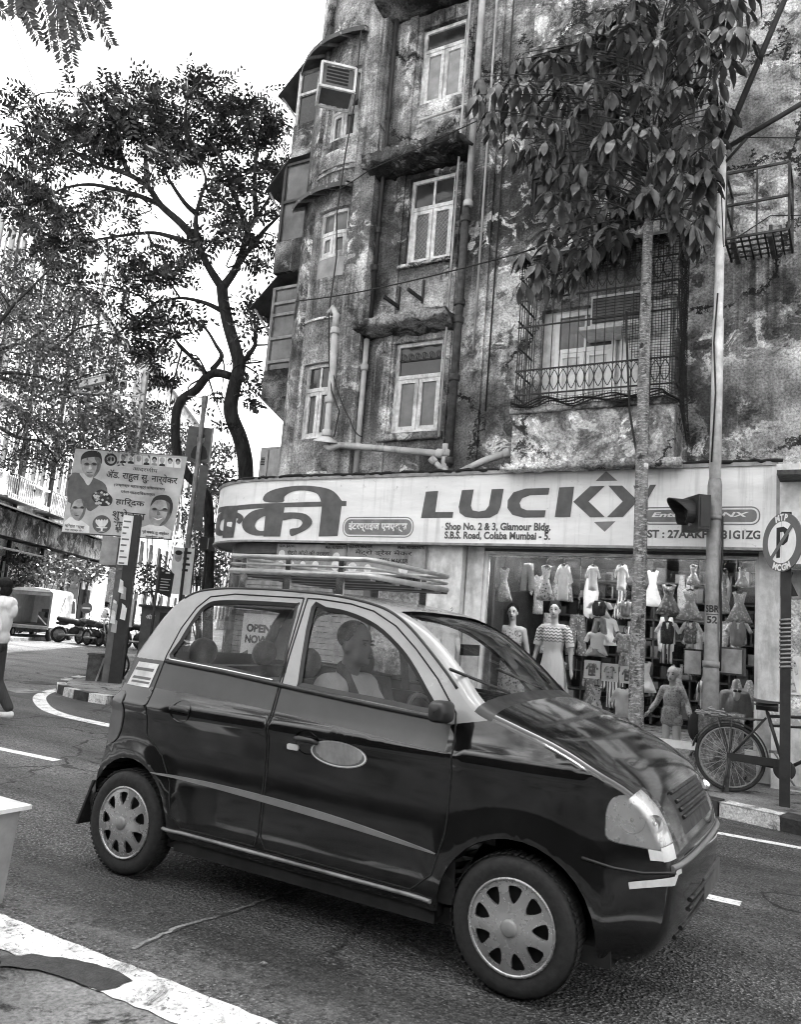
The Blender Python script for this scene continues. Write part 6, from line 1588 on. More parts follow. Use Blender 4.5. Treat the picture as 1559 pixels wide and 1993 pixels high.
# signal head facing down the road
tl = thing('traffic_light', 'round hooded traffic signal fixed to the left of the lamp post', 'traffic light', on_y(1350, 1000, 9.15))
c = np.array(on_y(1352, 1000, 9.15)); ax = np.array((-.80, -.60, .0)); sx_ = np.array((-.6, .8, 0)); up = np.array((0, 0, 1.))
mb = MB(); mb.obox(c-ax*.02, ax*.07, sx_*.19, up*.19); mb.obox(c-ax*.02+up*.0, ax*.05, sx_*.20, up*.16); mb.build('housing', M['black'], tl)
mb = MB(); n = 26
vis = []
for k in range(n+1):
    a = radians(-55)+radians(290)*k/n; u = sx_*cos(a)+up*sin(a); L = .10+.16*max(0, sin(a))
    vis.append((c+ax*.05+u*.150, c+ax*(.05+L)+u*.152, c+ax*(.05+L)+u*.143, c+ax*.05+u*.141))
for A, B_2 in zip(vis[:-1], vis[1:]): mb.add([*A, *B_2], [(0, 1, 5, 4), (1, 2, 6, 5), (2, 3, 7, 6)], 0, False)
mb.build('visor', M['black'], tl)
mb = MB(); mb.lathe([(.001, .075), (.05, .072), (.10, .063), (.138, .05)], c, ax, 24); mb.build('lens', mat('signal_lens', .04, .12, var=.5, vs=30, spec=.9), tl)
mb = MB(); mb.bar(c-ax*.05, (lx, LY, c[2]), .05); mb.bar(c-ax*.05+up*.12, (lx, LY, c[2]+.12), .03); mb.build('bracket', M['iron_dark'], tl)
# no-parking disc on its post
NPx, NPy = on_z(1528, 1570, .13)[:2]
np_ = thing('no_parking_sign', 'round no parking disc with a struck-through P on a dark post at the kerb', 'road sign', (NPx, NPy, .13))
c = on_y(1527, 1055, NPy-.05); nn = np.array((-.75, -.66, 0)); nn /= np.linalg.norm(nn); uxn = np.array((-nn[1], nn[0], 0)); 
mb = MB(); mb.box(NPx-.045, NPx+.045, NPy-.03, NPy+.03, .10, c[2]+.30); mb.build('post', M['iron_dark'], np_)
mb = MB(); P = [np.array((NPx, NPy-.04, .13))+np.array((.052*cos(i*.7), .04+.040*sin(i*.7), 1.25+.0045*i)) for i in range(110)]; mb.tube(P, .011, 5); mb.build('rope', M['grey_frame'], np_)
RAD = .288; ds = plane_surf(np.array((NPx, NPy, c[2]))+nn*.05, uxn, (0, 0, 1)); 
mb = MB(); plate(mb, ell(0, 0, RAD, RAD, 48), ds, -.012, 0); mb.build('disc', M['ink_grey'], np_)
mb = MB(); plate(mb, ell(0, 0, .205, .205, 44), ds, .002, .002); mb.build('face', M['white'], np_)
mb = MB(); Pp = [(-.075, -.15), (-.02, -.15), (-.02, -.03), (.03, -.03), (.085, -.0), (.105, .06), (.085, .12), (.03, .15), (-.075, .15)]
plate(mb, Pp, ds, .004, .004, holes=[[(-.02, .02), (.025, .02), (.045, .06), (.025, .10), (-.02, .10)]]); mb.build('lettering', M['ink'], np_)
mb = MB(); plate(mb, [(-.165, -.135), (-.135, -.165), (.165, .135), (.135, .165)], ds, .006, .006); mb.build('slash', M['ink_grey'], np_)
mb = MB()
for body, rot0 in (('MTP', pi/2), ('MCGM', -pi/2)):
    for i, ch in enumerate(body):
        k = (i-(len(body)-1)/2); a = rot0 - k*.26*(1 if rot0 > 0 else -1)
        v, f = text_geo(ch, .05); xm = (min(p[0] for p in v)+max(p[0] for p in v))/2; tang = a-pi/2 if rot0 > 0 else a+pi/2; r0 = .246
        mb.add([ds(r0*cos(a)+((p[0]-xm)*cos(tang)-(p[1]-.35)*sin(tang))*.085, r0*sin(a)+((p[0]-xm)*sin(tang)+(p[1]-.35)*cos(tang))*.085, .004) for p in v], f)
mb.build('lettering', M['white'], np_)
cable('overhead_cable', 'thin dark wire running right from the lamp post arm', [on_y(1440, 267, 9.3), on_y(1600, 269, 9.3)], .008)
cable('overhead_cable', 'thin dark wire running right above the empty steel cage bracket', [on_y(1340, 400, 9.3), on_y(1405, 372, 9.25), on_y(1409, 480, 9.25), on_y(1500, 420, 9.5), on_y(1600, 418, 9.5)], .007)

# bicycle leaning on its stand, back wheel to the left
bx0, by0, bz0 = on_z(1420, 1541, .13)
bc = thing('bicycle', 'old black roadster bicycle on its stand by the kerb, saddle and rear carrier showing', 'bicycle', (bx0, by0, .13))
Rw = .335; hubz = .13+Rw
def bwheel(cx):
    mb = MB(); a = np.linspace(0, 2*pi, 49); mb.tube([(cx+(Rw-.018)*cos(t), by0, hubz+(Rw-.018)*sin(t)) for t in a], .018, 8, cap=False); o = mb.build('wheel', M['rubber'], bc)
    mb = MB(); mb.tube([(cx+(Rw-.045)*cos(t), by0, hubz+(Rw-.045)*sin(t)) for t in a], .009, 6, cap=False); mb.build('rim', M['steel_dull'], o)
    for k in range(32):
        t = 2*pi*k/32; s = MB(); s.bar((cx+.022*cos(t+1.3*(-1)**k), by0+.025*(-1)**k, hubz+.022*sin(t+1.3*(-1)**k)), (cx+(Rw-.05)*cos(t), by0, hubz+(Rw-.05)*sin(t)), .0035); s.build('spoke', M['steel'], o)
    mb = MB(); mb.tube([(cx, by0-.05, hubz), (cx, by0+.05, hubz)], .022, 10); mb.build('hub', M['steel_dull'], o)
    return o
bwheel(bx0); FX = bx0+1.16; bwheel(FX)
mb = MB()
def T(a, b, r=.015): mb.tube([(a[0], by0+a[1], a[2]), (b[0], by0+b[1], b[2])], r, 8)
rear = (bx0, hubz); bbk = (bx0+.50, .13+.29); seat = (bx0+.34, .13+.82); head = (bx0+.98, .13+.83); headl = (bx0+1.02, .13+.62)
for s in (-.045, .045): T((rear[0], s, rear[1]), (bbk[0], s*.4, bbk[1]), .012); T((rear[0], s, rear[1]), (seat[0]-.01, s*.3, seat[1]-.06), .011)
T((bbk[0], 0, bbk[1]), (seat[0], 0, seat[1]), .017); T((seat[0]+.005, 0, seat[1]-.04), (head[0], 0, head[1]), .016); T((seat[0]+.02, 0, seat[1]-.13), (head[0]+.02, 0, head[1]-.10), .012); T((bbk[0], 0, bbk[1]), (headl[0], 0, headl[1]), .017); T((head[0]-.01, 0, head[1]+.06), (headl[0], 0, headl[1]-.04), .02)
for s in (-.05, .05): T((headl[0], s*.4, headl[1]), (FX, s, hubz), .013)
mb.build('frame', M['black'], bc)
mb = MB(); mb.tube([(head[0]-.02, by0, head[1]+.05), (head[0]-.03, by0, head[1]+.14)], .013, 8); mb.tube([(head[0]-.2, by0-.28, head[1]+.13), (head[0]-.05, by0-.26, head[1]+.17), (head[0]+.02, by0-.1, head[1]+.14), (head[0]+.02, by0+.1, head[1]+.14), (head[0]-.05, by0+.26, head[1]+.17), (head[0]-.2, by0+.28, head[1]+.13)], .012, 8); mb.build('handlebar', M['steel_dull'], bc)
mb = MB(); 
def sad(u, v): # u along, v across
    w = (.11*(1-u)**1.2+.025)*(1 if u > .05 else .8); a = v*pi; return (seat[0]-.13+.30*u, by0+w*cos(a), seat[1]+.085+.028*sin(a)*(1-.2*u)-.03*u*u*.0+.02*(u-.5)**2*4*.6)
mb.grid(sad, np.linspace(0, 1, 13), np.linspace(0, 1, 11)); mb.grid(lambda u, v: tuple(np.array(sad(u, v))*(1, 1, 0)+np.array((0, 0, seat[1]+.055+.02*(u-.5)**2*4*.6))), np.linspace(0, 1, 13), np.linspace(0, 1, 11)); mb.tube([(seat[0]-.1, by0, seat[1]+.05), (seat[0]+.1, by0, seat[1]+.05)], .04, 8); mb.tube([(seat[0], by0, seat[1]-.02), (seat[0]-.01, by0, seat[1]+.06)], .014, 8); mb.build('saddle', M['trim'], bc)
mb = MB(); 
for s in (-.06, 0, .06): mb.tube([(bx0-.24, by0+s, .13+.72), (seat[0]-.04, by0+s, .13+.735)], .007, 6)
for xx in (-.22, -.08, .08, .22): mb.tube([(bx0+xx, by0-.06, .852), (bx0+xx, by0+.06, .852)], .006, 6)
for s in (-.06, .06): mb.tube([(bx0-.12, by0+s, .85), (bx0, by0+s*.9, hubz)], .006, 6); mb.tube([(bx0+.02, by0+s, .85), (bx0, by0+s*.9, hubz)], .006, 6)
mb.build('carrier', M['iron'], bc)
def fender(cx, a0, a1):
    mb = MB(); ts = np.linspace(a0, a1, 28)
    mb.grid(lambda t, v: (cx+(Rw+.028-.012*(2*v-1)**2)*cos(t), by0+(v-.5)*.06, hubz+(Rw+.028-.012*(2*v-1)**2)*sin(t)), ts, [0, .25, .5, .75, 1]); return mb.build('mudguard', M['black'], bc)
fender(bx0, radians(5), radians(170)); fender(FX, radians(-5), radians(150))
mb = MB(); ts = np.linspace(radians(150), radians(172), 6); mb.grid(lambda t, v: (bx0+(Rw+.032)*cos(t), by0-.03+v*.06, hubz+(Rw+.032)*sin(t)), ts, [0, .5, 1]); mb.build('mudguard_tip', M['white'], bc)
mb = MB(); mb.slab(wall_y(by0-.045), bx0-.02, bbk[0]+.02, bbk[1]+.02, bbk[1]+.095, 0, .02); mb.lathe([(.10, -.01), (.10, .01), (.085, .012), (.02, .012)], (bbk[0], by0-.045, bbk[1]), (0, -1, 0), 28); 
mb.build('chain_guard', M['black'], bc)
mb = MB(); mb.tube([(bbk[0], by0-.07, bbk[1]), (bbk[0]+.10, by0-.08, bbk[1]-.14)], .010, 6); mb.box(bbk[0]+.06, bbk[0]+.15, by0-.17, by0-.08, bbk[1]-.155, bbk[1]-.13); mb.tube([(bbk[0], by0+.07, bbk[1]), (bbk[0]-.10, by0+.08, bbk[1]+.14)], .010, 6); mb.box(bbk[0]-.15, bbk[0]-.06, by0+.08, by0+.17, bbk[1]+.13, bbk[1]+.155); mb.build('pedal', M['steel_dull'], bc)
mb = MB()
for s in (-.08, .08): mb.tube([(bx0, by0+s*.7, hubz), (bx0-.05, by0+s*1.2, .14)], .010, 6)
mb.tube([(bx0-.05, by0-.10, .142), (bx0-.05, by0+.10, .142)], .010, 6); mb.bar((bx0+.0, by0-.06, hubz), (bx0-.015, by0-.065, .135), .035, .012, (0, 1, 0)); mb.build('stand', M['iron'], bc)
mb = MB(); c0 = (bx0-.20, by0, .87)
for k in range(26):
    a = v3(c0[0]+random.uniform(-.08, .22), by0+random.uniform(-.05, .05), .86+random.uniform(0, .06)); mb.tube([a, a+v3(random.uniform(-.12, .12), random.uniform(-.03, .03), random.uniform(-.02, .03))], .008, 4)
mb.build('rope_bundle', M['grey_frame'], bc)
bag = thing('bag', 'black cloth bag hanging behind the bicycle wheel beside the window frame', 'bag', on_y(1352, 1410, 9.6)); p = on_y(1357, 1415, 9.6); mb = MB(); mb.ball(p, (.10, .07, .17), 12, 8); mb.tube([tuple(np.array(p)+v3(-.03, 0, .14)), tuple(np.array(p)+v3(0.02, 0, .24)), tuple(np.array(p)+v3(.05, 0, .14))], .012, 6); mb.build('body', M['matt_black'], bag)

# grey post at the lower left corner
gp = on_z(2, 1796)[:2]; gx, gy = gp[0]-.33, gp[1]+.05
bo_ = thing('bollard', 'grey square post with a white cap at the lower left edge of the road', 'bollard', (gx, gy, 0))
mb = MB(); mb.add([(gx-.14, gy-.11, 0), (gx+.10, gy-.11, 0), (gx+.10, gy+.11, 0), (gx-.14, gy+.11, 0), (gx-.14, gy-.12, .445), (gx+.125, gy-.12, .445), (gx+.125, gy+.12, .445), (gx-.14, gy+.12, .445)], BOXF); mb.build('body', M['grey'], bo_)
mb = MB(); mb.box(gx-.18, gx+.17, gy-.15, gy+.15, .445, .465); mb.build('cap', M['white_dirty'], bo_)

# ================================================================ TRAFFIC ISLAND AND ITS POSTS
ix, iy = -12.26, 10.67
def up_to(px, py, x, y): # height of the photo point above ground spot x, y
    d = ray(px, py); t = math.hypot(x, y)/math.hypot(d[0], d[1]); return EYE+d[2]*t
ztop = up_to(279, 722, ix, iy)
cp = thing('camera_mast', 'pale steel mast carrying surveillance cameras and a big greeting banner', 'mast', (ix, iy, 0))
mb = MB(); mb.tube([(ix, iy, .1), (ix, iy, ztop*.55), (ix, iy, ztop)], [.085, .075, .062], 14); mb.lathe([(.13, 0), (.13, .02), (.09, .05)], (ix, iy, .12), n=14); mb.build('mast', M['steel'], cp)
right = np.array(( .80, .60, 0)); fwd = np.array((-.6, .8, 0)); 
az = up_to(272, 770, ix, iy); base = np.array((ix, iy, 0))
arm_l = 1.35
mb = MB(); mb.bar(base+v3(0, 0, az), base-right*arm_l+v3(0, 0, az-.06), .05); mb.bar(base+v3(0, 0, az-.35), base-right*.6+v3(0, 0, az-.05), .02); mb.build('arm', M['steel'], cp)
def cctv(o, d, L=.55):
    d = np.array(d, float); d /= np.linalg.norm(d); m = MB(); m.obox(o, d*L/2, np.cross(d, (0, 0, 1))*.065, np.cross(np.cross(d, (0, 0, 1)), d)*.065); a = m.build('surveillance_camera', M['white_dirty'], cp)
    m = MB(); m.lathe([(.05, 0), (.055, .04), (.04, .045), (.001, .04)], o+d*L/2, d, 12); m.build('lens', M['matt_black'], a); m = MB(); m.obox(o+v3(0, 0, .08), d*L*.58, np.cross(d, (0, 0, 1))*.085, (0, 0, .008)); m.build('sun_hood', M['white_dirty'], a)
    m = MB(); m.tube([o-v3(0, 0, .06), o-v3(0, 0, .2)], .025, 6); m.build('mount', M['steel_dull'], a)
cctv(base-right*.98+v3(0, 0, az+.17), (right*.92+v3(0, 0, .28)-fwd*.2)); cctv(base-right*.42+v3(0, 0, az+.17), -fwd*.9-v3(0, 0, .1)+right*.2, .26)
p = base-right*.52+v3(0, 0, up_to(218, 820, ix, iy)); mb = MB(); mb.add([p+right*a*w+fwd*b*w+v3(0, 0, z) for (z, w) in ((-.13, .10), (.13, .16)) for a, b in ((-1, -1), (1, -1), (1, 1), (-1, 1))], BOXF); mb.bar(p, base+v3(0, 0, p[2]), .025); mb.build('loudspeaker', M['grey_dark'], cp)
bxp = base-right*.22-fwd*.08+v3(0, 0, up_to(208, 1072, ix, iy)); mb = MB(); mb.obox(bxp, right*.15, fwd*.10, (0, 0, .27)); mb.build('control_box', M['grey'], cp)
mb = MB(); mb.tube([base+v3(0, 0, up_to(214, 1102, ix, iy)-.03), base+v3(0, 0, up_to(214, 1102, ix, iy)+.03)], .11, 12); mb.bar(base+v3(0, 0, up_to(214, 1102, ix, iy)), base-right*.42+v3(0, 0, up_to(214, 1102, ix, iy)), .03); mb.build('clamp', M['steel_dull'], cp)
# banner
bP = base-fwd*.14; bn = -fwd
def bq(px, py): return np.array(on_plane(px, py, bP, bn))
TL, TR_, BL, BR = bq(146, 873), bq(364, 889), bq(119, 1035), bq(334, 1049)
o_ = bP.copy(); o_[2] = 0
bs = plane_surf(o_, right, (0, 0, 1))
def bz(x, y, sc=5.774, ox=110, oy=860):     # enlarged crop -> banner coordinates
    q = bq(ox+x/sc, oy+y/sc)-o_; return (float(q@right), float(q[2]))
ban = thing('banner', 'large greeting banner in Marathi with portraits of smiling men and a lotus emblem', 'banner', tuple(bP))
outl = [((q-o_)@right, q[2]) for q in (BL, BR, TR_, TL)]
M['banner'] = mat('printed_banner', .42, .6, var=.45, vs=1.3)
mb = MB(); plate(mb, outl, bs, -.02, 0); mb.build('sheet', M['banner'], ban)
mb = MB(); mb.bar(bs(*outl[0], -.03), bs(*outl[1], -.03), .04); mb.bar(bs(*outl[2], -.03), bs(*outl[3], -.03), .04); mb.build('frame', M['dark_frame'], ban)
layers = {}; FIG = ['man']; TK = 'kdslpm'
def shape(P, tone, d, sm=True):
    Q = [bz(*p) for p in P]; Q = smooth_poly(Q, 3) if sm else Q; m = layers.setdefault(FIG[0], MB()); plate(m, Q, bs, d, d, mi=TK.index(tone))
shape([(150, 380), (250, 350), (420, 405), (545, 480), (555, 620), (380, 780), (290, 700), (120, 670)], 'd', .002)
shape([(255, 350), (300, 420), (350, 490), (400, 420), (390, 380)], 'l', .003)
shape([(268, 250), (275, 160), (330, 110), (420, 98), (490, 130), (508, 220), (490, 260), (480, 230), (300, 230)], 'k', .003)
shape([(275, 215), (300, 190), (400, 170), (480, 180), (498, 240), (480, 320), (430, 390), (360, 402), (310, 360), (280, 300)], 's', .004)
shape([(420, 175), (480, 182), (498, 240), (480, 320), (430, 388), (405, 395), (440, 320), (452, 250)], 'm', .0044)
shape([(305, 245), (340, 228), (375, 250), (410, 230), (450, 245), (440, 268), (400, 268), (378, 258), (350, 270), (315, 265)], 'm', .0048)
shape([(330, 372), (370, 365), (410, 375), (370, 400)], 'm', .0046)
for x in (340, 420): shape([(x-28, 245), (x, 238), (x+28, 248), (x, 262)], 'k', .005)
shape([(325, 335), (365, 345), (410, 338), (365, 355)], 'k', .005); shape([(372, 255), (392, 300), (372, 312), (358, 300)], 'l', .005)
FIG[0] = 'bouquet'
shape([(420, 570), (500, 535), (580, 580), (625, 640), (600, 710), (500, 720), (420, 670), (390, 620)], 'k', .004)
rr = random.Random(4)
for _ in range(26): x, y = rr.uniform(420, 600), rr.uniform(565, 700); shape([(x-16, y), (x, y-14), (x+16, y), (x, y+14)], rr.choice('lsld'), .005)
FIG[0] = 'man2'
shape([(60, 1000), (80, 900), (150, 840), (290, 890), (365, 950), (365, 1025)], 'p', .004, False)
shape([(150, 790), (160, 690), (200, 640), (260, 620), (320, 650), (330, 720), (310, 820), (260, 885), (195, 870)], 's', .005)
shape([(150, 760), (165, 670), (215, 625), (280, 620), (335, 660), (325, 690), (270, 640), (200, 665), (170, 720)], 'd', .006)
shape([(275, 640), (325, 680), (328, 740), (308, 820), (262, 880), (240, 880), (285, 800), (298, 730)], 'm', .0056)
shape([(175, 735), (210, 720), (245, 738), (285, 722), (315, 740), (300, 755), (245, 750), (200, 757)], 'm', .0062)
for x in (205, 285): shape([(x-22, 735), (x, 727), (x+22, 740), (x, 748)], 'k', .007)
shape([(190, 818), (225, 826), (255, 822), (225, 834)], 'k', .007)
FIG[0] = 'man3'
shape([(930, 1020), (950, 960), (1040, 930), (1200, 940), (1290, 1000), (1270, 1090), (915, 1070)], 'p', .004, False)
shape([(1035, 850), (1045, 740), (1080, 650), (1170, 620), (1260, 650), (1300, 740), (1270, 850), (1200, 935), (1110, 945), (1060, 910)], 's', .005)
shape([(1050, 730), (1085, 635), (1160, 598), (1260, 610), (1305, 700), (1290, 800), (1265, 790), (1270, 700), (1200, 655), (1110, 660)], 'k', .006)
shape([(1225, 650), (1290, 720), (1285, 820), (1215, 925), (1150, 942), (1220, 860), (1245, 760)], 'm', .0056)
shape([(1065, 755), (1105, 738), (1155, 765), (1215, 745), (1260, 765), (1240, 785), (1160, 778), (1100, 782)], 'm', .0064)
shape([(1135, 770), (1165, 815), (1125, 825)], 'm', .0066)
for x in (1100, 1215): shape([(x-28, 755), (x, 742), (x+28, 758), (x, 768)], 'k', .007)
shape([(1085, 845), (1130, 862), (1190, 852), (1150, 880), (1110, 872)], 'p', .007); shape([(1078, 842), (1130, 858), (1192, 848), (1130, 864)], 'k', .008)
FIG[0] = 'crest'
shape(ell(605, 200, 72, 70, 20), 'k', .002); shape(ell(608, 200, 48, 46, 18), 's', .003)
for sx in (-1, 1): shape(ell(608+sx*20, 195, 13, 26, 12), 'k', .004)
for k in range(8):
    FIG[0] = 'head%d' % k; x = 745+k*88; y = 185+k*7; shape([(x-40, y-50), (x+38, y-46), (x+34, y+62), (x-44, y+56)], 'p', .002, False); shape(ell(x, y-6, 24, 30, 14), 's', .003); shape([(x-26, y-4), (x-22, y-36), (x, y-46), (x+24, y-34), (x+27, y-2), (x, y-26)], 'kpkpkskk'[k] if k not in (0, 2) else 's', .004); shape([(x-38, y+52), (x-30, y+28), (x, y+22), (x+30, y+34), (x+32, y+58)], 'kkpkskpp'[k] if k not in (2, 6, 7) else 'p', .004, False)
FIG[0] = 'lotus'
shape(ell(505, 925, 104, 100, 30), 'd', .006)
for k, (dx, w, h) in enumerate(((-48, 20, 50), (-26, 20, 58), (0, 22, 64), (26, 20, 58), (50, 20, 50))): shape([(505+dx*1.25, 870), (505+dx*1.05-w, 905), (505+dx*.5, 960), (505+dx*1.05+w*.9, 905)], 'p', .007+.0006*k)
shape([(440, 955), (570, 962), (560, 972), (520, 972), (512, 1000), (540, 1008), (462, 1006), (495, 998), (492, 972), (450, 966)], 'p', .011, False)
TONE = {'k': M['ink'], 'd': M['grey_dark'], 's': mat('printed_skin', .30, .6, var=.45, vs=6), 'l': mat('printed_light', .5, .6, var=.2), 'p': M['paper'], 'm': mat('printed_shade', .13, .6, var=.5, vs=7)}
for k, m in layers.items(): m.build('lotus_emblem' if k == 'lotus' else 'crest_emblem' if k == 'crest' else 'bouquet_print' if k == 'bouquet' else 'portrait_print', [TONE[q] for q in TK], ban)
def btext(body, a, b, bold=.0, m='ink', d=.009):
    """a left baseline, b right top in the enlarged crop; lines run with the banner"""
    (s0, z0), (s1, _), (_, z1) = bz(*a), bz(b[0], a[1]+(b[0]-a[0])*.078), bz(a[0], b[1]); mb = MB(); put_text(mb, body, bs, s0, s1, z0, z1, d, bold=bold); mb.build('lettering', M[m], ban)
btext('आदरणीय', (850, 325), (1130, 268)); btext('अॅड. राहुल सु. नार्वेकर', (548, 425), (1350, 302), .015); btext('(अध्यक्ष महाराष्ट्र विधानसभा)', (640, 505), (1210, 455), .012); btext('यांना वाढदिवसाच्या', (715, 585), (1100, 535), .01)
btext('हािर्दक', (655, 720), (980, 620), .012); btext('शुभेच्छा', (615, 880), (985, 745), .012); btext('भाजपा', (630, 950), (860, 890), .02); btext('कुलाबा', (650, 1015), (800, 955), .02)
btext('निशांत शर्मा', (85, 970), (305, 915), .02); btext('वार्ड अध्यक्ष २२५', (90, 1000), (285, 975), .02); btext('श्री मकरंद सु. नार्वेकर', (950, 1035), (1255, 985), .02); btext('नगरसेवक २२७', (995, 1075), (1200, 1045), .03)
# black information post with paper-plastered lower half
px_, py_ = on_z(221, 1343)[:2]; zt = up_to(258, 1003, px_, py_); ip = thing('information_post', 'tall black square post with a white notice strip and torn bills on its lower half', 'post', (px_, py_, 0)); B0 = v3(px_, py_, 0)
mb = MB(); mb.obox(B0+v3(0, 0, zt/2+.05), right*.10, fwd*.10, (0, 0, zt/2-.05)); mb.build('post', M['black'], ip)
s_ = plane_surf(B0-fwd*.10, right, (0, 0, 1))
mb = MB(); mb.slab(s_, -.20, -.02, up_to(240, 1100, px_, py_), zt-.02, .0, .02); mb.build('notice', M['paper'], ip)
mb = MB()
for k in range(9): z = zt-.12-k*.11; mb.slab(s_, -.18, -.05-.03*(k % 3), z-.03, z, .021, .023)
mb.build('lettering', M['ink_grey'], ip)
mb = MB(); mb.obox(B0-right*.16+v3(0, 0, 1.2), right*.06, fwd*.08, (0, 0, 1.2)); mb.build('side_panel', M['grey_dark'], ip)
za, zb = up_to(225, 1235, px_, py_), up_to(235, 1128, px_, py_)
for k in range(9):
    a = rr.uniform(-.2, .02); z = rr.uniform(za, zb-.2); mb = MB(); P = [(a+rr.uniform(-.01, .01), z), (a+.09, z+rr.uniform(-.03, .03)), (a+.09+rr.uniform(-.03, .01), z+.2), (a+rr.uniform(0, .02), z+.24)]; plate(mb, P, s_, .021+.0012*k, .022+.0012*k); mb.build('torn_bill', M[('paper', 'board', 'white_dirty')[k % 3]], ip)
# lower rusty box and slim pole with a white box
qx, qy = on_z(186, 1338)[:2]; ub = thing('utility_box', 'low rusty utility box at the foot of the camera mast', 'utility box', (qx, qy, .1)); mb = MB(); mb.obox(v3(qx, qy, .33), right*.17, fwd*.15, (0, 0, .25)); mb.build('body', M['iron'], ub); mb = MB(); mb.obox(v3(qx, qy, .60), right*.19, fwd*.17, (0, 0, .02)); mb.build('lid', M['iron'], ub)
mb = MB(); mb.bar(v3(qx, qy, .1)+right*.02-fwd*.2, v3(qx, qy, .55)+right*.12-fwd*.17, .03); mb.build('prop', M['grey_frame'], ub)
qx, qy = on_z(236, 1335)[:2]; sp_ = thing('meter_pole', 'slim dark pole with a white meter box beside the black post', 'pole', (qx, qy, .1)); zt2 = up_to(259, 1165, qx, qy); mb = MB(); mb.tube([(qx, qy, .1), (qx, qy, zt2)], .03, 8); mb.build('pole', M['iron_dark'], sp_); mb = MB(); mb.obox(v3(qx, qy, zt2-.28)-fwd*.06, right*.07, fwd*.05, (0, 0, .27)); mb.build('box', M['white_dirty'], sp_); mb = MB(); mb.obox(v3(qx, qy, zt2-.28)-fwd*.06+right*.075, right*.012, fwd*.05, (0, 0, .24)); mb.build('door', M['grey_dark'], sp_)
mb = MB(); P = [v3(qx, qy, .15)+right*(.10*sin(t*6))-fwd*.08+v3(0, 0, t*.9) for t in np.linspace(0, 1, 16)]; mb.tube(P, .02, 6); tag(mb.build('loose_hose', M['cable']), 'dark bent hose lying against the slim meter pole', 'hose')
# second pole with a portrait banner
qx, qy = at_d(338, 1290, 17.0)[:2]; zt3 = up_to(372, 767, qx, qy); p2_ = thing('street_pole', 'thin grey street pole with a small bracket and a tall narrow portrait banner', 'pole', (qx, qy, 0)); B2 = v3(qx, qy, 0)
mb = MB(); mb.tube([(qx, qy, 0), (qx, qy, zt3)], [.07, .05], 10); mb.bar(B2+v3(0, 0, zt3-.03), B2-right*.38+v3(0, 0, zt3-.05), .025); mb.lathe([(.07, 0), (.07, -.25), (.05, -.3)], (qx, qy, zt3), n=10); mb.build('pole', M['steel_dull'], p2_)
ss = plane_surf(B2+fwd*.09, right, (0, 0, 1)); z0, z1 = up_to(340, 892, qx, qy), up_to(338, 822, qx, qy)
b2_ = thing('portrait_banner', 'narrow dark banner showing one man on the thin street pole', 'banner', tuple(B2+v3(0, 0, z0))); mb = MB(); mb.slab(ss, -.30, .22, z0, z1, -.02, 0); mb.build('sheet', M['grey_dark'], b2_); mb = MB(); mb.slab(ss, .22, .26, z0-.1, z1+.02, -.04, .0); mb.build('frame', M['steel_dull'], b2_)
mb = MB(); plate(mb, ell(.0, z1-.28, .085, .11, 16), ss, .003, .003); mb.build('portrait', TONE['s'], b2_); mb = MB(); plate(mb, smooth_poly([(-.16, z0+.08), (-.14, z0+.30), (-.05, z0+.38), (.08, z0+.37), (.15, z0+.28), (.17, z0+.08)], 3), ss, .002, .002); plate(mb, ell(.0, z1-.2, .09, .06, 14), ss, .004, .004); mb.build('portrait', M['ink'], b2_)
pz = up_to(362, 900, qx, qy); mb = MB(); mb.obox(B2+right*.16+v3(0, 0, pz-.75), right*.09, fwd*.05, (0, 0, .72)); mb.build('cabinet', M['grey_dark'], p2_)
qx2, qy2 = at_d(377, 1290, 17.5)[:2]; z = up_to(377, 1056, qx2, qy2); tb = thing('signal_box', 'small dark signal box between the banner and the shop sign', 'box', (qx2, qy2, z)); mb = MB(); mb.obox((qx2, qy2, z), right*.16, fwd*.08, (0, 0, .15)); mb.build('casing', M['black'], tb); mb = MB(); mb.obox(v3(qx2, qy2, z)-fwd*.085+right*.02, right*.012, fwd*.006, (0, 0, .12)); mb.build('divider', M['grey'], tb); mb = MB(); mb.tube([(qx2, qy2, 0), (qx2, qy2, z)], .03, 8); mb.build('pole', M['iron_dark'], tb)
# lower poster board, hanging blackboard, dark kiosk
qx, qy = at_d(325, 1290, 16.0)[:2]; pb = thing('poster_board', 'white poster board with a portrait leaning behind the blackboard', 'poster board', (qx, qy, 0)); ss = plane_surf((qx, qy, 0), right, (0, 0, 1)); z0, z1 = up_to(325, 1155, qx, qy), up_to(335, 1064, qx, qy)
mb = MB(); mb.slab(ss, -.14, .28, z0, z1, -.02, 0); mb.build('sheet', M['paper'], pb); mb = MB(); plate(mb, ell(-.03, z1-.2, .07, .10, 14), ss, .003, .003); mb.build('portrait', TONE['s'], pb); mb = MB(); plate(mb, ell(-.03, z1-.11, .075, .05, 12), ss, .004, .004)
for k in range(4): mb.slab(ss, .07, .22-.03*(k % 2), z1-.12-k*.12, z1-.07-k*.12, .001, .003)
mb.build('lettering', M['ink'], pb); mb = MB(); mb.tube([(qx+.1, qy+.05, 0), (qx+.1, qy+.05, z1)], .03, 8); mb.slab(ss, .285, .31, z0-.1, z1, -.03, 0); mb.build('post', M['iron_dark'], pb)
qx, qy = on_z(275, 1335)[:2]; qx, qy = at_d(283, 1320, 14.2)[:2]; hb = thing('hanging_sign', 'black chalkboard style sign hanging from an ornate iron bracket post', 'sign', (qx, qy, .1)); B3 = v3(qx, qy, 0); zt4 = up_to(312, 1078, qx, qy)
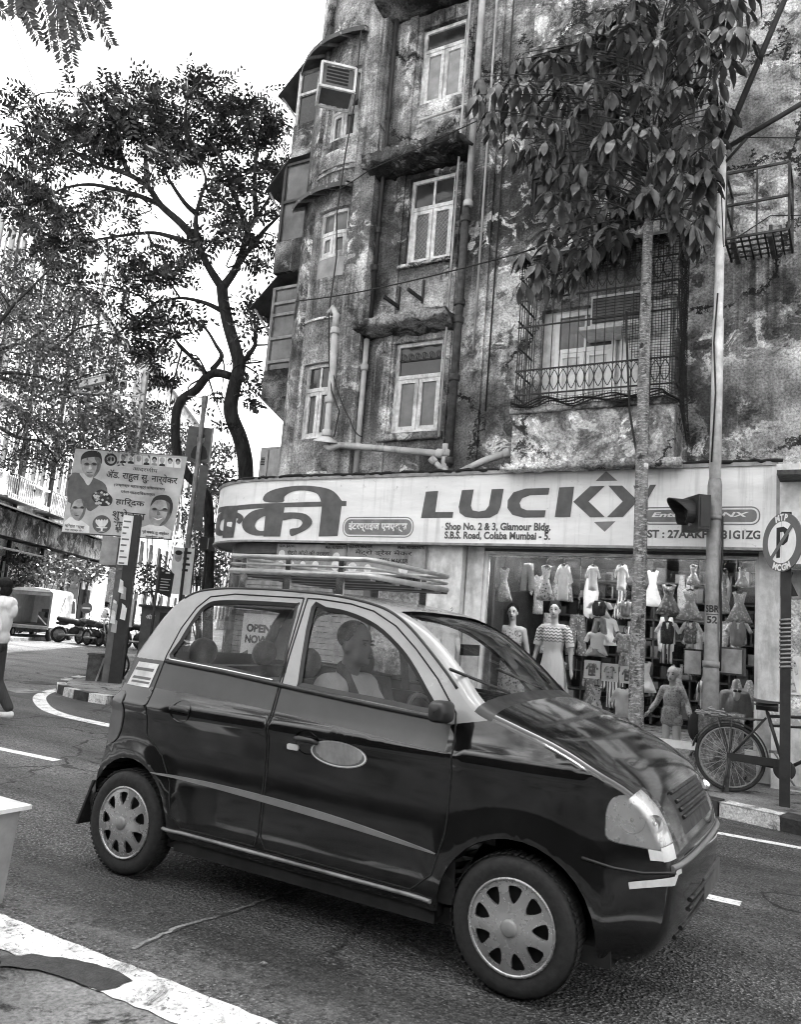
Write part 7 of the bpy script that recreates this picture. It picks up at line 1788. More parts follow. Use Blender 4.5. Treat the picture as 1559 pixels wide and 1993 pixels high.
mb = MB(); mb.tube([(qx, qy, .1), (qx, qy, zt4)], .025, 8); mb.bar(B3+v3(0, 0, zt4-.05), B3+right*.24+v3(0, 0, zt4-.33), .02); mb.tube([B3+right*(.05+.05*cos(t))+v3(0, 0, zt4-.1+.07*sin(t)) for t in np.linspace(0, 2*pi, 12)], .01, 5); mb.build('post', M['iron_dark'], hb)
ss = plane_surf(B3, right*.95+fwd*.3, (0, 0, 1)); mb = MB(); zc = up_to(318, 1130, qx, qy); plate(mb, [(.0, zc-.22), (.26, zc-.30), (.28, zc+.14), (.0, zc+.26)], ss, -.015, .015); mb.build('board', M['matt_black'], hb); mb = MB()
for k in range(5): mb.slab(ss, .05, .22-.03*(k % 2), zc+.02-k*.05, zc+.035-k*.05, .016, .018)
plate(mb, ell(.07, zc+.18, .025, .02, 8), ss, .016, .018); mb.slab(ss, .12, .20, zc+.13, zc+.16, .016, .018); mb.build('lettering', M['grey'], hb)
qx, qy = at_d(300, 1300, 18.0)[:2]; kk = thing('kiosk', 'dark green-grey metal kiosk box behind the taxi roof', 'kiosk', (qx, qy, 0)); zt5 = up_to(300, 1178, qx, qy); ss = plane_surf((qx, qy, 0), right, (0, 0, 1)); mb = MB(); mb.slab(ss, -.42, .62, .1, zt5-.06, -.8, 0); mb.build('body', M['grey_dark'], kk); mb = MB(); mb.slab(ss, -.50, .75, zt5-.06, zt5, -.9, .12); mb.build('roof', M['iron'], kk); mb = MB(); put_text(mb, 'अंडा', ss, -.32, -.12, zt5-.32, zt5-.20, .004, bold=.03); mb.build('lettering', M['paper'], kk); mb = MB(); mb.slab(ss, -.02, .58, .2, zt5-.15, .0, .015); mb.build('door', M['black'], kk)

# ================================================================ FAR LEFT: PERSON, VAN, BIKES, SHOPS
def walker(label, loc_, yaw, s=1.0, top='plain_m', hood=True, bottom='plain_d', stride=.26, arm_f=.35):
    t = thing('person', label, 'person', loc_, yaw, local=True); hc = v3(0, -.02, 1.60)*s; hp, q, R = head_parts(hc, 1.0*s, 0)
    hipz, kz = .88, .47
    legs = [((.085, 0), stride, 1), ((-.085, 0), -stride, -1)]
    B = hp+[('c', hc+v3(0, .02, -.07), v3(0, .02, 1.40)*s, .052*s, .056*s), ('c', v3(-.16, .02, 1.38)*s, v3(.16, .02, 1.38)*s, .065*s, .065*s), ('e', v3(0, .01, 1.20)*s, (.165*s, .115*s, .22*s)), ('e', v3(0, .01, .95)*s, (.16*s, .115*s, .13*s))]
    TR = []; SH = []; TOPS_ = [('c', v3(-.15, .02, 1.38)*s, v3(.15, .02, 1.38)*s, .085*s, .085*s), ('e', v3(0, .01, 1.20)*s, (.20*s, .15*s, .25*s)), ('e', v3(0, .01, 1.0)*s, (.20*s, .15*s, .13*s))]
    for (hx, _), st, sd in legs:
        hip = v3(hx, .01, hipz)*s; kn = v3(hx, -st*.55-.03, kz)*s; an = v3(hx, -st+(.10 if st < 0 else 0), .09+(.05 if st < 0 else 0))*s; toe = an+v3(0, -.16, -.05)*s
        B += [('c', hip, kn, .088*s, .058*s), ('c', kn, an, .054*s, .036*s), ('c', an, toe, .038*s, .03*s)]; TR += [('c', hip, kn, .11*s, .08*s), ('c', kn, an+v3(0, 0, .03), .08*s, .06*s)]; SH += [('c', an+v3(0, .03, -.05)*s, toe+v3(0, -.02, .0)*s, .048*s, .042*s)]
        sh_ = v3(sd*.19, .02, 1.37)*s; el = v3(sd*.25, .02+sd*arm_f*.28, 1.10)*s; wr = v3(sd*.23, -.06+sd*arm_f*.45-.06, .90)*s
        B += [('c', sh_, el, .05*s, .042*s), ('c', el, wr, .04*s, .028*s)]+hand_parts(wr, (0, -.2, -1), sd, s, .4); TOPS_ += [('c', sh_, el, .066*s, .054*s), ('c', el, wr+v3(0, 0, .04), .053*s, .042*s)]
    TR.append(('e', v3(0, .01, .93)*s, (.175*s, .13*s, .12*s)))
    if hood: TOPS_ += [('e', v3(0, .12, 1.40)*s, (.13*s, .07*s, .10*s)), ('e', v3(0, .165, 1.33)*s, (.08*s, .05*s, .09*s)), ('c', v3(-.08, .05, 1.45)*s, v3(.08, .05, 1.45)*s, .06*s, .06*s)]
    put(solid(B, .012), 'body', M['skin'], t); put(solid(TOPS_, .014), 'jacket' if hood else 'shirt', M[top], t); put(solid(TR, .014), 'trousers', M[bottom], t); [put(solid([q_], .012, 3), 'shoe', M['white_dirty'], t) for q_ in SH]
    h = MB(); h.ball(q(0, .03, .045), (.092*s, .105*s, .09*s), 14, 10); h.ball(q(0, .05, -.02), (.085*s, .08*s, .09*s), 12, 8); h.build('hair', M['hair'], t, org=(0, 0, 0)); face_marks(t, q, s)
    return t
pp = on_z(-34, 1404)
walker('pedestrian in a pale hooded jacket and dark trousers cut by the left edge', (pp[0]-.0, pp[1], 0), radians(-58), 1.0, 'plain_l', stride=.14)
# side-street frontage
sd = np.array((-.545, .839, 0)); sn = np.array((.839, .545, 0)); S0p = np.array((-31.0, 21.0, 0)); 
fs = lambda s, z, d: tuple(S0p - sd*s + v3(0, 0, z) + sn*d)   # s grows towards us (left in the picture)
def fpx(px, py): q = np.array(on_plane(px, py, S0p, sn))-S0p; return (float(-(q@sd)), float(q[2]))
sb = thing('street_building', 'sunlit pale apartment house with tall shuttered windows along the side street', 'building', tuple(S0p))
mb = MB(); mb.slab(fs, -14, 22, .1, 19, -8, 0); mb.build('wall', M['pale_wall'], sb)
for row, (zb, zt_) in enumerate(((6.6, 8.6), (10.2, 12.4), (13.8, 16.0))):
    s = -12.0
    while s < 18:
        w = .62; f = MB(); f.slab(fs, s, s+.09, zb, zt_, .0, .06); f.slab(fs, s+w, s+w+.09, zb, zt_, 0, .06); f.slab(fs, s, s+w+.09, zt_, zt_+.1, 0, .07); f.slab(fs, s-.05, s+w+.14, zb-.1, zb, 0, .14); o = f.build('window', M['white'], sb)
        q = MB(); q.slab(fs, s+.09, s+w, zb, zt_, .004, .02); q.build('pane', M['grey_dark' if (int(s*7)+row) % 3 else 'pane_dark'], o)
        s += 1.05
for s in (-10, -6.4, -3.2, .4, 3.6, 7.4, 11, 14.5): mb = MB(); mb.tube([fs(s, .5, .12), fs(s, 19, .12)], .09, 8); mb.build('drainpipe', M['iron'], sb)
for z in (5.6, 9.4, 13.1, 16.9): mb = MB(); mb.slab(fs, -14, 22, z, z+.22, -.05, .18); mb.build('cornice', M['cream_wall'], sb)
for k, (za_, zb_, out, mm) in enumerate(((4.9, 5.25, 1.6, 'iron'), (3.3, 3.6, 1.9, 'iron_dark'))):
    mb = MB(); mb.add([fs(-12, zb_, 0), fs(20, zb_, 0), fs(20, za_, out), fs(-12, za_, out), fs(-12, zb_-.06, 0), fs(20, zb_-.06, 0), fs(20, za_-.06, out), fs(-12, za_-.06, out)], BOXF); mb.build('awning', M[mm], sb)
mb = MB(); mb.slab(fs, -12, 20, 3.9, 4.9, .0, .9); mb.build('shop_fascia', M['plaster_dark'], sb)
s = -11
k = 0
while s < 18:
    w = rr.uniform(1.6, 2.6); mb = MB(); mb.slab(fs, s, s+w, .1, 3.2, .01, .05); o = mb.build('shop_opening', M[('interior', 'grey_dark', 'board', 'white_dirty')[k % 4]], sb)
    q = MB(); q.slab(fs, s+.1, s+w-.1, 2.3, 3.0, .05, .12); q.build('signboard', M[('paper', 'grey', 'white', 'ink_grey')[(k*3) % 4]], o); s += w+.25; k += 1
# balconies with drapes above the awning
for k, s in enumerate((-9, -4.5, 0, 4.5, 9)):
    mb = MB()
    for i in range(14): mb.slab(fs, s+i*.2, s+i*.2+.03, 5.5, 6.4, .68, .71)
    mb.slab(fs, s, s+2.65, 6.4, 6.46, .66, .73); mb.slab(fs, s, s+2.65, 5.42, 5.5, 0, .75); mb.build('balcony', M['grey_frame'], sb)
# farther houses closing the street
def house(label, s0, s1, out, h, m, win, seed, depth=8, base=S0p):
    t = thing('far_building', label, 'building', tuple(base+sd*(-s0)), 0, 'buildings far down the side street'); r2 = random.Random(seed)
    mb = MB(); mb.slab(fs, s0, s1, .05, h, out-depth, out); mb.build('wall', M[m], t); mb = MB(); mb.slab(fs, s0-.2, s1+.2, h, h+.35, out-depth, out+.25); mb.build('roof', M['grey'], t)
    nrow = int(h/3.4); n = max(2, int((s1-s0)/2.2))
    for r in range(nrow):
        for i in range(n):
            x = s0+(s1-s0)*(i+.5)/n; z = 1.0+r*3.3; f = MB(); f.slab(fs, x-.55, x+.55, z, z+1.7, 0+out, out+.06); o = f.build('window', M['white_dirty'], t); q = MB(); q.slab(fs, x-.45, x+.45, z+.1, z+1.6, out+.061, out+.075); q.build('pane', M[win], o)
    return t
house('cream house behind the banner down the side street', -34, -15, .5, 17, 'cream_wall', 'pane_dark', 3)
house('pale house farthest down the side street', -60, -35, 1.0, 14, 'pale_wall', 'grey_dark', 5)
en = thing('far_building', 'grey flat-roofed block closing the side street beyond the tree trunks', 'building', (-52, 72, 0), 0, 'buildings far down the side street')
mb = MB(); mb.box(-64, -38, 72, 84, 0, 17); mb.build('wall', M['cream_wall'], en)
for r in range(5):
    for i in range(9): x = -63+i*2.8; f = MB(); f.box(x, x+1.5, 71.92, 72, 1.2+r*3.2, 3.0+r*3.2); f.build('window', M['grey_dark'], en)
mb = MB(); mb.box(-64.3, -37.7, 71.7, 84, 17, 17.4); mb.build('roof', M['grey'], en)
# no-entry disc
q = at_d(160, 1245, 31.0); ne = thing('no_entry_sign', 'round grey no entry disc with a white bar among the far motorbikes', 'road sign', (q[0], q[1], 0)); z = up_to(161, 1183, q[0], q[1]); ss = plane_surf((q[0], q[1], z), right, (0, 0, 1)); mb = MB(); mb.tube([(q[0], q[1], 0), (q[0], q[1], z)], .04, 8); mb.build('post', M['white_dirty'], ne); mb = MB(); plate(mb, ell(0, 0, .22, .22, 24), ss, .05, .07); mb.build('disc', M['ink_grey'], ne); mb = MB(); mb.slab(ss, -.15, .15, -.035, .035, .072, .076); mb.build('bar', M['white'], ne)
# delivery van
vp = np.array(on_z(86, 1248)); vd = sd; vr = np.array((.839, .545, 0)); V0 = vp-vr*.72
def vloc(a, b, c): return V0+vd*a+vr*b+v3(0, 0, c)     # along, right, up
van = thing('van', 'white delivery van with its rear cargo doors open, parked in the sunlit side street', 'van', tuple(V0))
def vbox(mb, a0, a1, b0, b1, c0, c1, mi=0): mb.add([vloc(a, b, c) for c in (c0, c1) for a, b in ((a0, b0), (a1, b0), (a1, b1), (a0, b1))], BOXF, mi)
mb = MB(); L_, hw_ = 2.3, .78
prof = [(.5, -hw_), (1.78, -hw_), (1.92, -hw_+.2), (1.95, 0), (1.92, hw_-.2), (1.78, hw_), (.5, hw_)]
vbox(mb, 0, L_, hw_-.04, hw_, .5, 1.85); vbox(mb, 0, L_, -hw_, -hw_+.04, .5, 1.85); vbox(mb, 0, L_, -hw_+.04, hw_-.04, .5, .56); vbox(mb, L_-.05, L_, -hw_+.04, hw_-.04, .56, 1.85)
mb.add([vloc(a, b, c) for a in (-.0, L_) for b, c in ((-hw_, 1.85), (-hw_+.15, 1.95), (0, 2.0), (hw_-.15, 1.95), (hw_, 1.85))], [(0, 1, 6, 5), (1, 2, 7, 6), (2, 3, 8, 7), (3, 4, 9, 8), (0, 4, 3, 2, 1), (5, 6, 7, 8, 9)]); mb.build('cargo_box', M['white'], van)
mb = MB(); vbox(mb, .02, .04, -hw_+.05, hw_-.05, 1.70, 1.84); vbox(mb, .0, .05, -hw_-.01, -hw_+.06, .5, 1.86); vbox(mb, .0, .05, hw_-.06, hw_+.01, .5, 1.86); vbox(mb, -.04, .02, -hw_, hw_, .44, .54); mb.build('rear_frame', M['grey'], van)
mb = MB(); vbox(mb, .3, L_-.1, -hw_+.06, hw_-.1, .57, .62); 
for k in range(9): a = rr.uniform(.4, 1.8); b_ = rr.uniform(-.6, .5); vbox(mb, a, a+.3, b_, b_+.25, .6, .6+rr.uniform(.2, .7))
mb.build('cargo', M['grey_dark'], van)
mb = MB(); vbox(mb, L_, L_+.55, -hw_+.03, hw_-.03, .45, 1.0); mb.add([vloc(a, b, c) for b in (-hw_+.05, hw_-.05) for a, c in ((L_, 1.0), (L_+.75, 1.0), (L_+.45, 1.66), (L_, 1.72))], [(0, 1, 2, 3), (4, 7, 6, 5), (0, 4, 5, 1), (1, 5, 6, 2), (2, 6, 7, 3), (3, 7, 4, 0)]); vbox(mb, L_+.55, L_+.82, -hw_+.08, hw_-.08, .45, .98); mb.build('cab', M['white'], van)
mb = MB(); mb.add([vloc(a, hw_-.045, c) for a, c in ((L_+.1, 1.08), (L_+.62, 1.08), (L_+.40, 1.58), (L_+.1, 1.6))], [(0, 1, 2, 3)]); mb.build('side_window', M['pane_dark'], van)
ss2 = lambda s, z, d: tuple(vloc(s, hw_+d, z)); mb = MB(); plate(mb, smooth_poly([(1.02, 1.05), (1.10, 1.12), (1.18, 1.3), (1.32, 1.45), (1.42, 1.66), (1.36, 1.68), (1.24, 1.5), (1.12, 1.38), (1.06, 1.22)], 2), ss2, .004, .004); mb.build('emblem', M['ink_grey'], van)
for a in (.45, L_+.35):
    for b_ in (-hw_+.08, hw_-.02):
        mb = MB(); c = vloc(a, b_, .27); mb.lathe([(.12, .02), (.2, .03), (.27, .0), (.27, -.12), (.2, -.14)], c, vr, 20); o = mb.build('wheel', M['rubber'], van); mb = MB(); mb.lathe([(.001, .015), (.10, .018), (.13, .01), (.14, .02)], c, vr, 16); mb.build('rim', M['steel'], o)
mb = MB(); vbox(mb, .1, L_+.5, -.4, .4, .30, .46); mb.build('chassis', M['iron'], van); mb = MB(); mb.bar(vloc(.02, hw_-.1, .62), vloc(.0, hw_-.45, .95), .04); mb.build('door_stay', M['white_dirty'], van)
# motorbikes
def motorbike(label):
    t = thing('motorbike', label, 'motorbike', (0, 0, 0), 0, 'motorbikes parked by the far pavement', local=True)
    for x in (-.62, .62):
        mb = MB(); mb.tube([(x+.26*cos(a), 0, .30+.26*sin(a)) for a in np.linspace(0, 2*pi, 21)], .05, 7, cap=False); o = mb.build('wheel', M['rubber'], t, org=(0, 0, 0)); mb = MB(); mb.lathe([(.001, .03), (.2, .02), (.21, -.02), (.001, -.03)], (x, 0, .30), (0, 1, 0), 14); mb.build('rim', M['steel_dull'], o, org=(0, 0, 0))
    mb = MB(); mb.ball((.08, 0, .78), (.27, .13, .13)); mb.ball((-.05, 0, .45), (.25, .14, .17)); mb.ball((-.55, 0, .72), (.25, .09, .07)); mb.build('body', M['black'], t, org=(0, 0, 0))
    mb = MB(); mb.tube([(.25, 0, .82), (-.1, 0, .82), (-.55, 0, .86), (-.75, 0, .9)], [.03, .12, .12, .08], 8); mb.build('seat', M['trim'], t, org=(0, 0, 0))
    mb = MB(); mb.tube([(.62, .07, .3), (.42, .07, .95)], .025, 6); mb.tube([(.62, -.07, .3), (.42, -.07, .95)], .025, 6); mb.tube([(.3, -.34, 1.05), (.42, -.1, 1.02), (.42, .1, 1.02), (.3, .34, 1.05)], .016, 6); mb.tube([(-.62, -.14, .3), (.1, -.14, .32)], .045, 7); mb.build('fork', M['steel'], t, org=(0, 0, 0))
    mb = MB(); mb.ball((.5, 0, .88), (.09, .09, .09)); mb.build('headlight', M['chrome'], t, org=(0, 0, 0))
    mb = MB(); mb.tube([(.36, .3, 1.05), (.34, .33, 1.2)], .008, 5); mb.ball((.34, .34, 1.23), (.02, .06, .04)); mb.build('mirror', M['matt_black'], t, org=(0, 0, 0)); return t
mlab = ['motorbike beside the front of the white van', 'motorbike second from the white van', 'motorbike partly behind the camera mast', 'motorbike glimpsed between the dark posts', 'motorbike nearest the dark kiosk']
m0 = motorbike(mlab[0])
for k, (px, d_) in enumerate(((146, 30.5), (172, 30.0), (190, 29.5), (248, 30), (275, 29))):
    q = at_d(px, 1246, d_); o = m0 if k == 0 else copy_tree(m0); o.location = (q[0], q[1], 0); o.rotation_euler = (radians(rr.uniform(-8, 8)), 0, radians(20+rr.uniform(-25, 25))); o['label'] = mlab[k]
q = at_d(200, 1240, 31); walker('distant person in a white shirt beside the motorbikes', (q[0], q[1], .0), radians(150), .98, 'plain_l', hood=False)
# building across the road, behind the camera: seen only as reflections in the shop glass
OY = -1.3
ob = thing('opposite_building', 'pale building across the road mirrored in the shop window', 'building', (0, OY, 0))
mb = MB(); mb.box(-9, 30, -14, OY, 2.8, 13); mb.build('wall', M['pale_wall'], ob); mb = MB(); mb.box(-9, 30, -14, OY-.15, 0, 2.8); mb.build('shop_level', M['interior'], ob)
of = lambda s, z, d: (s, OY+d, z)
for r in range(1, 4):
    for i in range(11):
        x = -8.2+i*3.3; f = MB(); f.slab(of, x, x+1.5, 1.4+r*3.4, 3.2+r*3.4, 0, .06); o = f.build('window', M['white'], ob); q = MB(); q.slab(of, x+.12, x+.70, 1.5+r*3.4, 3.1+r*3.4, .061, .07); q.slab(of, x+.80, x+1.38, 1.5+r*3.4, 3.1+r*3.4, .061, .07); q.build('pane', M['pane_dark'], o)
# ================================================================ TREES AND PLANTS
def leaf_mat(name, a, b, rough=.45, trans=.0):
    t = NT(name); n = t.noise(t.pos(), 3.0, 4); r = t.n('ObjectInfo').outputs['Random']
    c = t.mix(t.mr(n, .3, .7), g(a), g(b)); t.p.inputs['Subsurface Weight'].default_value = 0.0
    return t.done(c, rough, 0, .4)
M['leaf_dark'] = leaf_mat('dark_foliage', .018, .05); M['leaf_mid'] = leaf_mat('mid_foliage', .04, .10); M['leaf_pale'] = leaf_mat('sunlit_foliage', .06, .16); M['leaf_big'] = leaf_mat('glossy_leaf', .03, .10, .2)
def bark_m(name, lo, hi, ring=False):
    t = NT(name); P = t.pos(); n = t.noise(t.pos((1, 1, .25)), 14, 7, .7); c = t.ramp(n, [(.35, lo), (.65, hi)])
    if ring:
        m = t.noise(t.pos((1, 1, 3.0)), 16, 6, .75); c = t.mix(t.mr(m, .50, .62), c, g(hi*1.8)); m2 = t.noise(P, 9, 5, .7); c = t.mix(t.mr(m2, .55, .65), c, g(lo*.5))
    t.bump(n, .7, .02); return t.done(c, .85, 0, .2)
M['bark'] = bark_m('dark_bark', .018, .06); M['bark_pale'] = bark_m('mottled_bark', .06, .24, True)
def quads(name, C_, A_, B_, m, parent, fold=None):
    """many leaf-sized faces: centres, half length and half width vectors (kite shapes)"""
    n = len(C_); V = np.empty((n, 4, 3)); V[:, 0] = C_-A_; V[:, 1] = C_+B_-A_*.1; V[:, 2] = C_+A_; V[:, 3] = C_-B_-A_*.1
    V = V.reshape(-1, 3)-np.array(ORG.get(parent.name, (0, 0, 0))); me = bpy.data.meshes.new(name)
    me.vertices.add(4*n); me.vertices.foreach_set('co', V.ravel()); me.loops.add(4*n); me.loops.foreach_set('vertex_index', np.arange(4*n)); me.polygons.add(n); me.polygons.foreach_set('loop_start', np.arange(0, 4*n, 4)); me.polygons.foreach_set('loop_total', np.full(n, 4))
    me.materials.append(m); me.update(); me.validate(); return link(name, me, parent)
def rnd_unit(n): v = RNG.normal(size=(n, 3)); return v/np.linalg.norm(v, axis=1, keepdims=True)
def sprays(cent, rad, n, L, w, per=9, droop=.25, size=.5):
    """feathery sprays: a twig with paired leaflets"""
    k = len(cent); idx = RNG.integers(0, k, n) if rad is not None else np.arange(n)
    c = cent[idx]+RNG.normal(size=(n, 3))*rad[idx]*.5
    d = rnd_unit(n); d[:, 2] = d[:, 2]*.5-droop; d /= np.linalg.norm(d, axis=1, keepdims=True); s = np.cross(d, rnd_unit(n)); s /= np.linalg.norm(s, axis=1, keepdims=True)
    CC, AA, BB = [], [], []; sz = size*RNG.uniform(.6, 1.3, n)[:, None]
    for i in range(per):
        t = (i+.5)/per; 
        for sg2 in (-1, 1):
            ax = s*sg2*.85+d*.5; ax /= np.linalg.norm(ax, axis=1, keepdims=True); nn = np.cross(ax, d)+rnd_unit(n)*.5; nn /= np.linalg.norm(nn, axis=1, keepdims=True); bx_ = np.cross(ax, nn)
            l = L*(1-.5*abs(t-.45)); CC.append(c+d*sz*t+ax*l*.5); AA.append(ax*l*.5); BB.append(bx_*w*.5)
    return np.concatenate(CC), np.concatenate(AA), np.concatenate(BB)
def limb(mb, pts, r0, r1, depth, jit=0.0, n=8, wob=.0):
    P = smooth_poly([at_d(p[0], p[1], depth+(p[2] if len(p) > 2 else 0)) for p in pts], 4, False); k = len(P); mb.tube(P, [r0+(r1-r0)*(i/(k-1))**.8 for i in range(k)], n)
def twigs(mb, cents, src, r=.02, n=6):
    for c in cents:
        j = np.argmin(np.sum((src-c)**2, axis=1)); a = src[j]; m = (a+c)/2+RNG.normal(size=3)*.25; mb.tube(smooth_poly([tuple(a), tuple(m), tuple(c)], 4, False), [r*(1-.7*i/8) for i in range(9)], 5)

# --- big feathery tree behind the banner
D1 = 19.0
b = at_d(430, 1318, D1)
t1 = thing('tree', 'big spreading tree with forked dark trunk and feathery leaves behind the banner', 'tree', (b[0], b[1], 0)); mb = MB()
limb(mb, [(455, 1320), (466, 1120), (478, 935), (470, 863), (449, 805), (454, 759), (465, 716), (460, 687), (445, 636), (435, 590), (431, 554)], .21, .13, D1, n=12)
limb(mb, [(400, 1320), (406, 1140), (405, 985), (388, 948), (365, 925), (345, 885), (341, 820), (352, 780), (381, 759), (402, 733), (424, 726), (447, 732)], .13, .10, D1, n=10)
BR_ = [[(432, 560), (413, 532), (395, 499), (384, 467), (381, 424), (391, 381), (400, 345), (374, 287)], [(385, 472), (352, 435), (312, 399), (287, 363), (251, 341), (201, 323), (150, 300), (100, 270)], [(312, 399), (269, 381), (215, 366), (172, 359), (126, 366), (79, 388)], [(436, 556), (463, 514), (485, 442), (499, 424), (528, 377), (545, 330)], [(463, 514), (510, 453), (532, 431), (548, 415)], [(384, 478), (330, 460), (287, 453), (208, 463), (170, 470)], [(381, 415), (359, 395), (330, 352), (316, 323)], [(285, 360), (282, 300), (280, 240)], [(481, 449), (431, 313), (402, 270)], [(470, 708), (496, 672), (496, 644), (521, 636)], [(404, 733), (377, 701), (354, 676), (330, 650)], [(413, 719), (431, 694), (420, 672), (400, 640), (374, 622)], [(374, 287), (360, 240), (365, 190)], [(251, 341), (230, 280), (240, 220)], [(440, 610), (400, 590), (350, 580), (300, 590)], [(499, 424), (495, 360), (500, 290), (510, 230)], [(110, 275), (60, 250), (40, 215)]]
src = []
for k, L in enumerate(BR_):
    dz = [(.5*k % 3-1)*.9*i/len(L) for i in range(len(L))]; limb(mb, [(p[0], p[1], z) for p, z in zip(L, dz)], .115 if k in (0, 1, 3) else .075, .02, D1)
    src += [at_d(p[0], p[1], D1+z) for p, z in zip(L, dz)]
CL = [(45,185,25,12),(60,215,45,18),(100,235,60,30),(160,250,50,35),(40,285,45,25),(110,290,60,30),(150,180,25,12),(215,170,25,18),(240,200,40,30),(215,230,50,35),(290,170,25,22),(300,210,45,35),(275,260,60,40),(205,290,60,30),(330,250,45,40),(365,160,25,18),(390,150,20,14),(385,190,40,28),(380,230,40,30),(430,170,22,18),(455,215,35,30),(440,270,45,35),(500,200,25,20),(520,235,25,30),(500,270,35,30),(540,250,15,40),(350,300,45,25),(300,310,40,20),(400,300,35,20),(30,340,40,22),(60,370,45,20),(15,400,20,25),(110,330,40,18),(90,400,40,20),(60,430,35,25),(130,420,35,22),(110,470,45,25),(150,460,30,20),(85,500,25,20),(130,520,35,22),(180,400,35,22),(230,380,30,20),(260,420,35,15),(190,480,40,18),(240,470,30,14),(270,490,20,12),(150,560,30,20),(120,545,20,14),(290,350,25,15),(440,340,35,30),(480,370,35,25),(430,390,35,18),(500,330,30,25),(535,330,18,25),(450,420,25,14),(470,460,45,20),(520,410,25,18),(420,470,35,14),(350,480,30,12),(350,510,50,14),(250,530,40,16),(300,530,45,16),(220,545,30,16),(340,545,35,14),(520,480,20,12),(500,520,30,12),(190,585,25,14),(250,570,30,12),(330,590,25,12),(270,620,40,22),(310,630,40,20),(240,650,30,12),(290,680,45,18),(340,650,25,15),(380,620,30,12),(210,690,20,10),(270,710,35,12),(310,740,40,16),(350,700,20,10),(500,600,25,25),(510,640,20,15),(490,620,25,12),(480,700,25,15),(500,745,25,12),(430,770,20,12),(510,765,15,10),(480,780,15,8),(330,790,20,10),(385,790,12,10),(440,830,20,10)]
def clumps(CL, D, spread):
    c = np.array([at_d(x, y, D+random.uniform(-spread, spread)) for x, y, rx, ry in CL]); s = D/FOC
    r = np.array([(abs(CR[0])*rx*s+.25, abs(CR[1])*rx*s+.25, ry*s) for x, y, rx, ry in CL]); w = np.array([rx*ry for x, y, rx, ry in CL], float); return c, r, w
c, r, w = clumps(CL, D1, 1.6)
rep = np.repeat(np.arange(len(CL)), np.maximum(2, (w/18).astype(int)))
C_, A_, B_q = sprays(c[rep], r[rep]*np.array((.8, .8, .58)), 2400, .20, .072, 5, .08, .48)
twigs(mb, c, np.array(src), .028)
mb.build('trunk', M['bark'], t1)
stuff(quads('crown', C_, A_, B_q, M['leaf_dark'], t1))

# --- small-leaved tree at the far left
D2 = 16.0; b = at_d(-60, 1300, D2); t2 = thing('tree', 'tree with thin bare branches and small scattered leaves before the pale house', 'tree', (b[0], b[1], 0)); mb = MB()
limb(mb, [(-90, 1330), (-70, 1000), (-60, 800), (-40, 700)], .22, .12, D2)
src = []
for L in ([(-50, 760), (0, 727), (60, 730), (120, 745), (180, 725)], [(-50, 700), (0, 680), (60, 660), (110, 620), (150, 560)], [(-50, 730), (20, 740), (80, 775), (130, 770), (200, 790)], [(-50, 690), (20, 600), (60, 560), (100, 520)], [(-50, 800), (30, 850), (80, 860), (110, 900)], [(120, 745), (170, 790), (220, 800), (260, 850)], [(60, 660), (100, 680), (150, 640), (200, 630)]):
    limb(mb, L, .05, .012, D2); src += [at_d(p[0], p[1], D2) for p in L]
CL2 = [(20,520,40,40),(60,570,60,40),(20,620,40,40),(100,620,60,35),(150,600,40,30),(60,680,60,35),(130,690,60,35),(190,670,40,35),(30,740,40,30),(90,760,50,35),(160,750,60,35),(220,730,35,35),(30,810,40,30),(90,830,50,30),(150,820,50,35),(210,800,45,40),(240,850,30,40),(130,870,40,25),(180,860,35,25),(60,880,50,25),(270,900,25,30),(280,830,25,30),(20,900,25,20),(100,905,30,25)]
c, r, w = clumps(CL2, D2, 1.4); rep = np.repeat(np.arange(len(CL2)), np.maximum(2, (w/40).astype(int)))
n = 15000; idx = RNG.integers(0, len(rep), n); C_ = c[rep[idx]]+RNG.normal(size=(n, 3))*r[rep[idx]]*.55; A_ = rnd_unit(n); B_q = np.cross(A_, rnd_unit(n)); B_q /= np.linalg.norm(B_q, axis=1, keepdims=True)
twigs(mb, c, np.array(src), .016)
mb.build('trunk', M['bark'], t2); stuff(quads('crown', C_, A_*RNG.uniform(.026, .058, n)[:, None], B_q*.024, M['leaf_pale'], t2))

# --- leafy mass to the right of the banner and shrubs by the far shops
def bush(name, label, CLb, D, m, size, n, cat='tree', trunk=None):
    b = at_d(CLb[0][0], 1250, D); t = thing(name, label, cat, (b[0], b[1], 0)); c, r, w = clumps(CLb, D, .5); rep = np.repeat(np.arange(len(CLb)), np.maximum(2, (w/30).astype(int))); idx = RNG.integers(0, len(rep), n); C_ = c[rep[idx]]+RNG.normal(size=(n, 3))*r[rep[idx]]*.55; A_ = rnd_unit(n); B_q = np.cross(A_, rnd_unit(n)); B_q /= np.linalg.norm(B_q, axis=1, keepdims=True)
    mb = MB()
    if trunk: limb(mb, trunk, .08, .04, D)
    base = np.array((b[0], b[1], .0)); twigs(mb, c, np.array([base]), .03); mb.build('trunk', M['bark'], t); stuff(quads('crown', C_, A_*size*RNG.uniform(.7, 1.3, n)[:, None], B_q*size*.5, M[m], t)); return t
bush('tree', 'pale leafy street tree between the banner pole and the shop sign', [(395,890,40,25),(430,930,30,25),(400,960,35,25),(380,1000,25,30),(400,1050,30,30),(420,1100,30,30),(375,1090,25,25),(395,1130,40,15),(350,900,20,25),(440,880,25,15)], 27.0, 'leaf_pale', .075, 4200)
bush('shrub', 'tall potted shrub catching sun behind the white van', [(30,1090,30,18),(60,1110,30,18),(90,1100,30,20),(40,1130,30,15),(110,1120,25,18),(130,1100,22,14)], 33.0, 'leaf_pale', .10, 1500, 'shrub')
